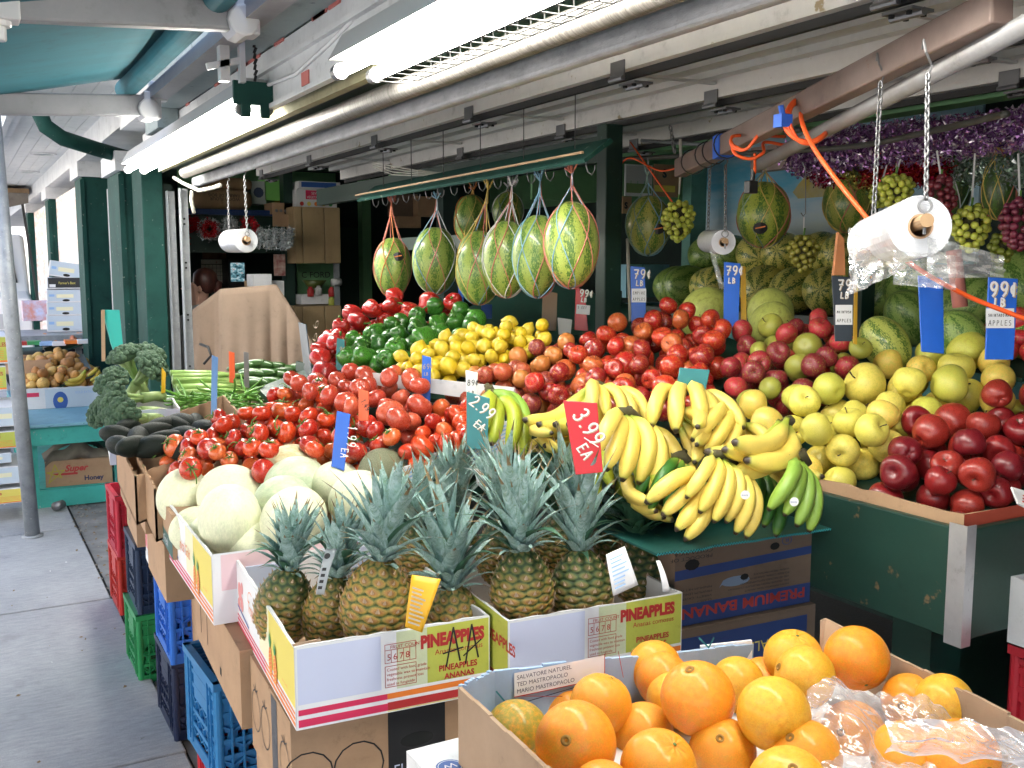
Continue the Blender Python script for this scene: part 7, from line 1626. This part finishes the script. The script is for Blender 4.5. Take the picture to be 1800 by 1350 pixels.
b = MB(); b.tube([hp(-.02, -.078, -.045), hp(0, -.083, -.045), hp(.02, -.078, -.045)], .005, 6); b.build('mouth', mat('lips', (.4, .12, .1), .5), pe, smooth=True)
b = MB(); b.box(h.x - .25, h.y - .2, .4, h.x + .25, h.y + .3, .5); b.tube([(h.x, h.y, 0), (h.x, h.y, .4)], .03, 10); o = b.build('stool', M_black); tagm(o, 'black stool under the person behind the beige cloth', 'stool')
# dark shelf board with tinsel letters
def wallrect(name, x0p, y0p, x1p, y1p, Y, m, label, cat, th=.02, fn=None, group=None):
    a, c = aty(x0p, y1p, Y), aty(x1p, y1p, Y); zt = aty(x0p, y0p, Y).z; t = thing(name, label, cat, (a.x, Y, a.z), group=group); W, H = c.x - a.x, zt - a.z
    b = MB(); b.box(0, 0, 0, W, th, H); o = b.build('front_panel' if th > .05 else 'panel', m, t); 
    if fn: f = Face(t, (0, -.001, 0), (1, 0, 0), (0, 0, 1)); fn(f, W, H); f.done()
    return t
wallrect('sign_board', 320, 372, 528, 444, 7.2, M_greenin, 'long dark green board with shiny tinsel letters on it', 'board', .03)
wallrect('shelf_plank', 322, 366, 500, 376, 7.15, pc('navy', (.02, .05, .16)), 'blue plank carrying the paper sacks', 'shelf', .3)
TS = [tins('silver tinsel', (.55, .6, .62)), tins('white tinsel', (.7, .7, .7))]; TR = [tins('red tinsel', (.5, .02, .03)), tins('dark red tinsel', (.35, .02, .02))]
def ringpts(cx, cy_, r, d, a0=0, a1=360, n=14, sx=1): return [at(cx + r * sx * math.cos(R(a0 + (a1 - a0) * i / n)), cy_ - r * math.sin(R(a0 + (a1 - a0) * i / n)), d) for i in range(n + 1)]
dL = 6.75
tl = lambda P, m, lb, s: tinsel(P, .03, 800, m, lb, s)
tl(ringpts(368, 403, 15, dL), TS, 'silver tinsel letter O on the dark board', 11); tl(ringpts(368, 403, 11, dL - .05), TR, 'red tinsel inside the silver letter O', 12)
tl([at(326, 384, dL), at(326, 428, dL)] , TR, 'red tinsel upright of the first letter', 13); tl([at(326, 386, dL), at(345, 386, dL), at(345, 400, dL), at(330, 404, dL)], TR, 'red tinsel letter F at the start of the board', 14)
tl([at(396, 420, dL), at(396, 386, dL), at(412, 388, dL), at(412, 400, dL), at(398, 402, dL), at(412, 420, dL)], TS, 'silver tinsel letter R next to the O', 15)
tl([at(430, 420, dL), at(430, 386, dL), at(446, 390, dL), at(450, 404, dL), at(445, 418, dL)], TR, 'red tinsel letter D behind the bag roll', 16)
for k in range(5):
    tl([at(458 + k * 13, 404, dL), at(456 + k * 13, 432, dL)] + ([at(464 + k * 13, 432, dL)] if k % 2 else []), TS, f'silver tinsel stroke on the dark board, {ORD[k + 1]} after the bag roll', 20 + k)
# sacks and boxes on the shelf
def sack(x0, y0, x1, y1, Y, label, txt=None):
    a, c = aty(x0, y1, Y), aty(x1, y0, Y); t = thing('paper_sack', label, 'sack', ((a.x + c.x) / 2, Y, (a.z + c.z) / 2)); W, H = (c.x - a.x) / 2, (c.z - a.z) / 2; b = MB(); n, k = 24, 12
    def fn(u, v):
        th = 2 * math.pi * v; x = (2 * u - 1); e = (1 - abs(x) ** 6) ** .5 * .9 + .1; sq = lambda q: math.copysign(abs(q) ** .6, q)
        return (x * W, sq(math.cos(th)) * .14 * e, sq(math.sin(th)) * H * e)
    b.sheet(fn, n, k * 2); b.build('paper_bag', worn('brown kraft paper', (.3, .19, .1), (.24, .15, .08), .85, scale=8), t, smooth=True)
    if txt:
        f = Face(t, (W * .6, -.142, H * .55), (-1, 0, 0), (0, 0, -1)); 
        f = Face(t, (-W * .5, -.142, -H * .4), (1, 0, 0), (0, 0, 1))
        for i, s in enumerate(txt): f.text(W * .95, H * (.5 + .35 * i), H * .42, s, M_blk, ang=math.pi)
        f.done()
    return t
sack(338, 335, 440, 368, 7.25, 'brown paper sack with upside-down black lettering on the blue plank', ('WOOD FLOUR', 'FARINE DE BOIS'))
sack(352, 315, 440, 335, 7.3, 'brown paper sack lying on top of the lettered one')
pb = lambda *a, **k: wallrect(*a, **k)
pb('cardboard_box', 442, 318, 468, 358, 7.25, mat('grey box card', (.4, .45, .42), .7), 'grey box with dark fruit print beside the paper sacks', 'box', .2, lambda f, W, H: f.disc(W * .5, H * .5, W * .35, mat('dark blue fruit', (.04, .06, .12), .6), 10))
pb('cardboard_box', 466, 314, 494, 352, 7.25, mat('lime green card', (.2, .55, .12), .6), 'bright lime green box on the upper shelf', 'box', .2)
pb('cardboard_box', 494, 315, 512, 353, 7.25, mat('yellow card', (.7, .5, .06), .6), 'yellow box with black slots on the upper shelf', 'box', .2, lambda f, W, H: (f.rect(W * .2, H * .2, W * .3, H * .7, M_blk), f.rect(W * .6, H * .2, W * .7, H * .7, M_blk)))
pb('cardboard_box', 478, 356, 518, 376, 7.1, M_card, 'open brown box of cans on the cabinet side', 'box', .2, lambda f, W, H: [f.disc(W * (.2 + .2 * k), H * .3, W * .07, M_steel, 10) for k in range(4)])
pb('cardboard_flap', 480, 376, 516, 398, 7.05, M_card, 'brown cardboard flap hanging below the open can box', 'cardboard', .01)
pb('vegetable_box', 522, 332, 592, 364, 7.0, M_cardw, 'white box with a red panel and fruit pictures on the wooden cabinet', 'box', .3, lambda f, W, H: (f.rect(W * .22, H * .45, W * .82, H * .95, M_pinkp), f.text(W * .36, H * .72, H * .2, 'SEVEN', M_pwhite), f.text(W * .25, H * .5, H * .2, 'VEGETABLES', M_pwhite, sx=.85), [f.disc(W * (.12 + .18 * k), H * .2, H * .12, [M_red, M_yellow, M_orng, M_yellow, M_grn][k], 10) for k in range(5)]))
pb('cardboard_tray', 526, 318, 598, 331, 7.0, M_cardw, 'blue and white tray on top of the vegetable box', 'tray', .3, lambda f, W, H: f.rect(W * .05, H * .2, W * .9, H * .9, M_blu))
M_ply = worn('light wood cabinet veneer', (.42, .3, .16), (.37, .26, .14), .5, scale=3, stretch=(3, 3, .2))
cb = thing('wall_cabinet', 'light wooden wall cabinet with two doors beside the dark doorway', 'cabinet')
def cab(par, x0, y0, x1, y1, Y, D):
    a = aty(x0, y1, Y); c = aty(x1, y0, Y); quick_box('carcass', M_ply, par, a.x, Y + .021, a.z, c.x, Y + D, c.z)
    m = a.x + (c.x - a.x) * .16; m2 = a.x + (c.x - a.x) * .64
    for p, q in ((a.x, m), (m, m2), (m2, c.x)): o = quick_box('door', M_ply, par, p + .003, Y, a.z + .003, q - .003, Y + .02, c.z - .003); bev(o, .003)
cab(cb, 520, 365, 598, 463, 6.9, .3)
cb2 = thing('base_cabinet', 'light wooden base cabinet below the pass-through counter', 'cabinet'); cab(cb2, 522, 537, 600, 700, 6.9, .5)
for (args) in (('counter_back', 524, 463, 592, 537, 7.3, M_lime, 'light green wall with chalk lettering between the cabinets', 'panel', .02, lambda f, W, H: f.text(W * .1, H * .66, H * .2, 'C FORD nuts', M_blk)), ('metal_bar', 589, 463, 598, 537, 6.95, M_galvp, 'grey upright bar at the counter opening', 'bar', .02), ('paper_stack', 530, 518, 578, 535, 7.0, M_cardw, 'white paper stack on the counter between the cabinets', 'paper', .2)):
    wallrect(*args)
for k, (px, py, m, lb) in enumerate(((546, 514, M_red, 'small red jar on the counter'), (560, 512, M_refl, 'small white cup on the counter'), (583, 514, M_red, 'red tin beside the upright bar'), (583, 532, M_yg, 'small yellow green bottle on the counter end'))):
    b = MB(); c = aty(px, py, 7.0); b.lathe([(0, -.03), (.025, -.03), (.025, .02), (.014, .03), (.014, .04), (0, .04)], 12, c); o = b.build('jar', m, smooth=True); tagm(o, lb, 'jar')
t = thing('fruit_bowl', 'dark olive bowl on the counter', 'bowl', aty(553, 500, 7.1)); b = MB(); b.lathe([(0, -.03), (.04, -.03), (.09, .03), (.085, .03), (.035, -.02), (0, -.02)], 16); b.build('bowl', worn('olive glaze', (.1, .12, .03), (.07, .09, .02), .3), t, smooth=True)
t = thing('wall_fixture', 'white round fixture fixed to the upright bar', 'fixture', aty(590, 496, 6.9)); b = MB(); b.tube([(-.03, 0, 0), (.04, 0, 0)], .025, 12); b.build('knob', M_refl, t, smooth=True)
# posts, calendar, television
part('inner_post', M_greenin, lambda b: b.box(aty(503, 500, 7.1).x, 7.1, 0, aty(519, 500, 7.1).x, 7.2, 2.3))
def cal(f, W, H):
    f.rect(W * .0, H * .78, W, H * .8, M_blk)
    for k in range(1, 7): f.stroke([(W * k / 7, H * .05), (W * k / 7, H * .78)], .003, mat('grey calendar line', (.3, .28, .26), .7))
    for k in range(1, 5): f.stroke([(0, H * k * .16), (W, H * k * .16)], .003, mat('grey calendar line', (.3, .28, .26), .7))
    f.text(W * .55, H * .84, H * .12, '6', M_red)
wallrect('wall_calendar', 355, 456, 401, 498, 8.2, mat('calendar paper', (.8, .74, .66), .7), 'cream wall calendar with a grid behind the seated person', 'calendar', .01, cal)
wallrect('calendar_picture', 356, 441, 398, 455, 8.2, worn('brown picture print', (.25, .14, .07), (.12, .03, .03), .6, scale=12), 'brown picture above the wall calendar', 'picture', .01)
def tvs(N):
    n = N.noise(30, 3, stretch=(1, 1, 2)); o = N.ramp(n, [(.35, (.01, .02, .03)), (.5, (.1, .25, .3)), (.62, (.5, .65, .7)), (.7, (.3, .1, .08))]); N.l(o, N.b.inputs['Emission Color']); N.b.inputs['Emission Strength'].default_value = .22; N.base((.01, .01, .01))
tv = wallrect('television', 402, 456, 434, 504, 7.9, M_black, 'small black television showing a bluish picture', 'television', .2)
b = MB(); a, c = aty(407, 495, 7.88), aty(430, 462, 7.88); b.box(a.x, 7.89, a.z, c.x, 7.898, c.z); o = b.build('screen', mat('television screen', (.02, .02, .02), .1, fn=tvs), tv); o.matrix_parent_inverse = tv.matrix_world.inverted() if False else Matrix.Translation(-tv.location)
wallrect('photo_collage', 482, 447, 502, 485, 7.05, worn('photo collage', (.5, .4, .35), (.25, .06, .06), .5, scale=25), 'pinned photo collage on the green post', 'poster', .005)
for k, (x0, y0, x1, y1, m, lb) in enumerate(((445, 482, 478, 504, M_cardw, 'white and blue box lying behind the cloth top'), (462, 494, 500, 520, M_cardw, 'white tub tipped on the beige cloth edge'), (440, 494, 462, 504, M_wood, 'brown folder under the white box'))): wallrect('paper_box', x0, y0, x1, y1, 6.3 + .1 * k, m, lb, 'box', .15)
# dark clutter behind the hanging melons
for k, (x0, y0, x1, y1, Y, m, lb) in enumerate(((640, 300, 655, 560, 7.6, M_lime, 'light green door jamb in the dark back room'), (700, 380, 740, 400, 7.4, M_card, 'brown box on the back shelf behind the melons'), (735, 345, 790, 380, 7.4, M_card, 'orange brown box behind the string nets'), (600, 400, 640, 560, 7.8, worn('dim green door', (.02, .06, .04), (.015, .045, .03), .7), 'dim green door beside the wooden cabinet'), (690, 340, 735, 380, 7.5, M_carddk, 'dim box with grey lettering on the back shelf'))):
    wallrect('back_item' if 'jamb' in lb else 'wooden_door' if 'door' in lb else 'cardboard_box', x0, y0, x1, y1, Y, m, lb, 'door' if 'door' in lb else 'box', .1)
wallrect('cardboard_box', 1020, 292, 1052, 345, 5.2, M_cardw, 'white box with red letters behind the largest melon', 'box', .2, lambda f, W, H: (f.text(W * .1, H * .75, H * .2, 'SUN', M_red, .002), f.rect(W * .1, H * .2, W * .9, H * .5, M_lblu)))
wallrect('framed_picture', 1099, 288, 1146, 344, 4.28, M_cardw, 'pale picture of palm trees pinned behind the oblong watermelon', 'picture', .01, lambda f, W, H: (f.rect(W * .03, H * .1, W * .97, H * .4, mat('palm field print', (.2, .28, .12), .7)), f.rect(W * .03, H * .4, W * .97, H * .95, mat('pale sky print', (.5, .5, .52), .7)), [f.stroke([(W * (.2 + .25 * k), H * .38), (W * (.2 + .25 * k), H * .48)], .003, M_grn) for k in range(3)]))
wallrect('cardboard_box', 1150, 288, 1195, 345, 4.28, M_card, 'brown and yellow box with a black letter S behind the grapes', 'box', .01, lambda f, W, H: (f.text(W * .3, H * .6, H * .35, 'S', M_blk, .003), f.rect(W * .0, H * .15, W * .8, H * .35, M_yellow)))
wallrect('cardboard_box', 1094, 345, 1110, 375, 4.27, M_card, 'small brown box with a letter S beside the dark post', 'box', .01, lambda f, W, H: f.text(W * .2, H * .3, H * .5, 'S', M_blk, .002))
part('wall_panel', M_lime, lambda b: b.box(2.6, 4.44, 1.95, 3.9, 4.46, 2.4))
part('door_frame', worn('turquoise frame paint', (.12, .3, .25), (.08, .22, .18), .6), lambda b: (b.box(aty(1205, 300, 4.25).x, 4.2, .9, aty(1232, 300, 4.25).x, 4.27, 2.3)))
part('cross_board', M_turqtop, lambda b: (b.box(aty(1085, 470, 4.28).x, 4.2, 1.45, aty(1160, 470, 4.28).x, 4.27, 1.62), b.box(aty(1085, 520, 4.28).x, 4.2, 1.2, aty(1160, 520, 4.28).x, 4.27, 1.42)))
# ================================================================ FAR STALL AT THE LEFT
tb = thing('wooden_table', 'turquoise wooden table with a worn pale blue top by the grey post', 'table')
q = quick_box('table_top', M_turqtop, tb, .34, 7.16, .55, .98, 9.3, .572); bev(q, .004)
quick_box('apron', M_turq, tb, .36, 7.18, .43, .96, 7.2, .5495); quick_box('apron', M_turq, tb, .34, 7.201, .43, .36, 9.28, .5495)
for x, y in ((.365, 7.21), (.365, 9.2), (.9, 7.21), (.9, 9.2)): quick_box('leg', M_turq, tb, x, y, 0, x + .06, y + .05, .43)
quick_box('lower_shelf', M_turq, tb, .37, 7.27, .10, .96, 9.2, .12); quick_box('lower_rail', M_turq, tb, .426, 7.22, .0, .9, 7.24, .119)
t, F = carton('honey_box', 'brown box with red and blue lettering on the lower shelf of the turquoise table', 'box', (.47, 7.3, .121), R(-4), .42, .4, .17, closed=True, jag=0)
f = F['F']; f.text(.12, .1, .06, 'Super', M_red, .002, shear=.3); f.text(.24, .03, .045, 'Honey', M_navyp, .0015); f.rect(.05, .075, .2, .09, M_red); f.stroke([(.02, .03), (.06, .15), (.1, .06), (.01, .1), (.12, .11), (.02, .03)], .008, mat('gold star print', (.4, .33, .05), .6))
[g_.done() for g_ in F.values()]
def gs(u, v): return Vector((.47 + .42 * u, 7.33 + .25 * v, .30 + .11 * math.sin(u * 3.1) + .03 * nz(u * 4, v * 3, 1)))
b = MB(); b.sheet(gs, 20, 10); b.sheet(lambda u, v: Vector((.47 + .42 * u, 7.33 - .04 * math.sin(v * 3), .30 + .11 * math.sin(u * 3.1) * (1 - .6 * v) - .06 * v + .02 * math.sin(u * 15))), 20, 6); o = b.build('burlap_sack', worn('grey burlap', (.2, .18, .14), (.14, .12, .1), .95, scale=10), smooth=True); tagm(o, 'grey burlap sack thrown over the brown honey box', 'sack')
quick_box('carton_flap', M_card, None, .5, 7.8, .36, .9, 8.1, .38, label='brown cardboard sheet under the turquoise table top', cat='cardboard')
b = MB(); b.tube([(.50, 7.05, .04), (.55, 7.1, .04)], .03, 12); o = b.build('metal_can', M_steel, smooth=True); tagm(o, 'dented metal can lying in front of the turquoise table', 'can')
t, F = carton('fruit_box', 'white box holding brown pears and a few bananas on the turquoise table', 'box', (.40, 7.95, .574), R(-2), .54, .95, .15, m=M_cardw, jag=.004)
f = F['F']; f.rect(.14, 0, .54, .14, mat('pale blue card', (.5, .58, .66), .6)); f.disc(.24, .05, .05, M_blu, 20, ry=.07); f.disc(.24, .06, .02, M_yellow); f.text(.34, .1, .025, 'GOLD EXTRA SWEET', M_lblu, sx=.8); f.rect(.02, .09, .1, .12, M_pinkp); [g_.done() for g_ in F.values()]
PC = [(.52, .26, .07), (.58, .32, .1), (.45, .2, .07), (.62, .42, .12)]
heap(S_pear, pts(.43, 8.1, .43, 8.8, .9, 8.75, .9, 8.05), .042, lambda x, y: .80 + .14 * math.exp(-((x - .66) ** 2 / .05 + (y - 8.6) ** 2 / .12)), .12, PC, 'brown pears heaped on the turquoise table', 'of the pear heap', 'pear', 'pear', None, 31, words_=['tan', 'light brown', 'reddish brown', 'yellowish'], upness=0)
bunch(at(150, 652, 7.5), at(112, 674, 7.4), V3(-.2, -1, .4), 3, 'small yellow bananas lying before the brown pears', (.66, .5, .08), 10, seed=50)
bunch(at(172, 650, 7.5), at(160, 674, 7.4), V3(.6, -.4, .6), 4, 'short bananas at the box corner beside the broccoli', (.6, .45, .06), 12, seed=51)
t, F = carton('fruit_box', 'navy printed box with fruit pictures behind the pears', 'box', tuple(at(76, 640, 9.0)), R(-4), .62, .5, .2, m=mat('navy card', (.012, .016, .05), .5), min_=M_cardw)
f = F['F']; f.rect(0, .13, .55, .16, M_pwhite)
for k, m in enumerate((M_red, M_red, M_grn)): f.disc(.2 + .1 * k, .09, .022, m, 10)
f.text(.3, .035, .04, 'Gifts', M_yellow, .001, shear=.3); f.disc(.48, .1, .02, M_red, 10); [g_.done() for g_ in F.values()]
heap(S_apple, pts(.66, 9.3, .66, 9.6, .98, 9.6, .98, 9.3), .035, lambda x, y: 1.0, .07, [(.7, .3, .12), (.65, .2, .1)], 'red and orange fruit at the end of the far table', 'of the far fruit tray', 'peach', 'peach', None, 33, words_=['orange', 'reddish'])
# hanging green scale pan / band
t = thing('folding_sign', 'turquoise green board leaning against the dark column', 'board'); b = MB(); P_ = [at(181, 545, 6.0), at(210, 545, 6.0), at(216, 605, 6.0), at(205, 628, 6.0), at(196, 605, 6.0)]; b.prism(P_, Vector((.0, .05, 0))); b.build('board', mat('bright teal green', (.0, .3, .24), .5), t); b = MB(); b.bar(at(181, 545, 5.99), at(182, 635, 5.99), .012, .02); b.build('wooden_stake', M_wood, t)
# stacks of pineapple cartons at the far left edge
lab_l = ['topmost pineapple carton of the left stack, white blue', 'second carton of the left stack, yellow side lettered pineapples', 'third carton of the left stack, pale blue', 'fourth carton of the left stack, pale blue side', 'lowest carton of the left stack, yellow side lettered pineapples']
LB = [(-30, 700, 48, 792, 0), (-30, 715, 35, 600, 0)]
def leftbox(x0, y0, x1, y1, Y, kind, label, dep=.5):
    a = aty(x0, y1, Y); c = aty(x1, y0, Y); t = thing('pineapple_carton', label, 'carton', (a.x, Y, a.z), group='stacked pineapple cartons by the grey post'); W, H = c.x - a.x, c.z - a.z
    o = quick_box('carton_body', M_cardw, t, 0, 0, 0, W, dep, H); bev(o, .004); f = Face(t, (0, -.0005, 0), (1, 0, 0), (0, 0, 1))
    if kind: f.rect(W * .3, H * .05, W * .99, H * .95, M_yg if kind == 1 else M_yellow); f.text(W * .36, H * .62, H * .2, 'PINEAPPLES', M_red, .001, sx=.8); f.rect(W * .3, H * .05, W * .99, H * .12, M_orng); [f.rect(W * .4, H * (.2 + .08 * k), W * .9, H * (.22 + .08 * k), M_orng) for k in range(4)]
    else: f.rect(W * .02, H * .05, W * .98, H * .95, mat('pale blue card', (.5, .58, .66), .6)); f.rect(W * .3, H * .4, W * .8, H * .65, mat('cream print', (.75, .72, .5), .6)); f.text(W * .3, H * .42, H * .18, 'PINEAPPLES', M_lblu, sx=.8)
    f.done(); return t
for (x0, y0, x1, y1, k, lb) in ((-60, 713, 40, 755, 0, lab_l[0]), (-60, 757, 30, 794, 1, lab_l[1]), (-60, 796, 20, 820, 0, lab_l[2]), (-60, 818, 40, 858, 0, lab_l[3]), (-60, 856, 46, 893, 2, lab_l[4])): leftbox(x0, y0, x1, y1, 6.9, k, lb)
leftbox(-60, 590, 12, 642, 7.2, 1, 'yellow lettered carton resting above the left stack beside the post'); leftbox(-60, 643, 10, 690, 7.2, 1, 'second yellow carton under the resting one, partly hidden')
t, F = carton('cardboard_tray', 'brown open cardboard tray on the far left table', 'tray', tuple(at(-40, 660, 7.4)), R(-5), .5, .5, .1); [g_.done() for g_ in F.values()]
ft = thing('far_table', 'dark table edge behind the grey post holding the far fruit trays', 'table'); quick_box('table_top', M_green, ft, -.3, 9.35, .80, .95, 10.6, .83)
for x, y in ((-.25, 9.4), (.85, 9.4), (-.25, 10.4), (.85, 10.4)): quick_box('leg', M_green, ft, x, y, 0, x + .06, y + .06, .8)
# white cartons stack beyond
WB = [(78, 553, 148, 584, 'lowest white carton of the far stack'), (78, 530, 147, 555, 'white carton second from the bottom of the far stack'), (78, 508, 148, 532, 'white carton in the middle of the far stack'), (78, 487, 149, 508, 'black printed carton near the top of the far stack'), (80, 456, 146, 484, 'tilted white carton on top of the far stack')]
for k, (x0, y0, x1, y1, lb) in enumerate(WB):
    Y = 9.7; a = aty(x0 + 5, y1, Y); c = aty(x1, y0, Y); t = thing('white_carton', lb, 'carton', (a.x, Y, a.z), (0, R(9) if 'tilted' in lb else 0, R(-4)), group='white cartons stacked on the far table'); W, H = c.x - a.x, c.z - a.z
    o = quick_box('carton_body', M_cardw, t, 0, 0, 0, W, .42, H - .004); bev(o, .004); f = Face(t, (0, -.0005, 0), (1, 0, 0), (0, 0, 1))
    if 'black' in lb: f.rect(W * .03, H * .1, W * .97, H * .95, M_blk); f.text(W * .3, H * .4, H * .3, "Farmer's Best", M_yellow, sx=.8); f.rect(W * .06, H * .15, W * .22, H * .4, M_pwhite)
    else: f.rect(W * .03, H * .1, W * .97, H * .95, mat('pale blue card', (.5, .58, .66), .6)); f.rect(W * .25, H * .35, W * .7, H * .62, mat('cream print', (.75, .72, .5), .6)); f.rect(W * .06, H * .45, W * .2, H * .62, M_lblu); f.disc(W * .5, H * .16, W * .1, M_dark, 12, ry=H * .09)
    f.done()
gt = thing('glass_shelf', 'low grey tray table under the far white cartons', 'table'); quick_box('table_top', M_galvp, gt, -.5, 9.3, aty(80, 590, 9.6).z - .03, 1.0, 10.2, aty(80, 586, 9.6).z)
for x in (-.45, .9): quick_box('leg', M_galvp, gt, x, 9.4, 0, x + .05, 9.45, aty(80, 590, 9.6).z - .031)
# things on the far table: small colourful packets
pr = random.Random(3)
for k in range(7):
    c = at(15 + k * 22, 600 + pr.uniform(-3, 3), 8.2); b = MB(); b.box(c.x - .05, c.y - .05, c.z - .03, c.x + .05, c.y + .08, c.z); o = b.build('food_packet', [M_pwhite, M_red, M_grn, M_lblu, M_pwhite, M_orng, M_pwhite][k]); tagm(o, ['white', 'red', 'green', 'light blue', 'pale', 'orange', 'small white'][k] + ' packet lying on the far table beyond the pears', 'packet')
b = MB(); c = at(40, 545, 9); b.box(c.x, c.y, c.z - .1, c.x + .22, c.y + .2, c.z + .08); o = b.build('snack_bag', worn('colourful snack bag', (.5, .55, .75), (.6, .25, .2), .5, scale=15)); tagm(o, 'pink and blue packaged goods beside the far white cartons', 'packet')
print('HEAPS', HEAPED, 'objects', len(bpy.data.objects))
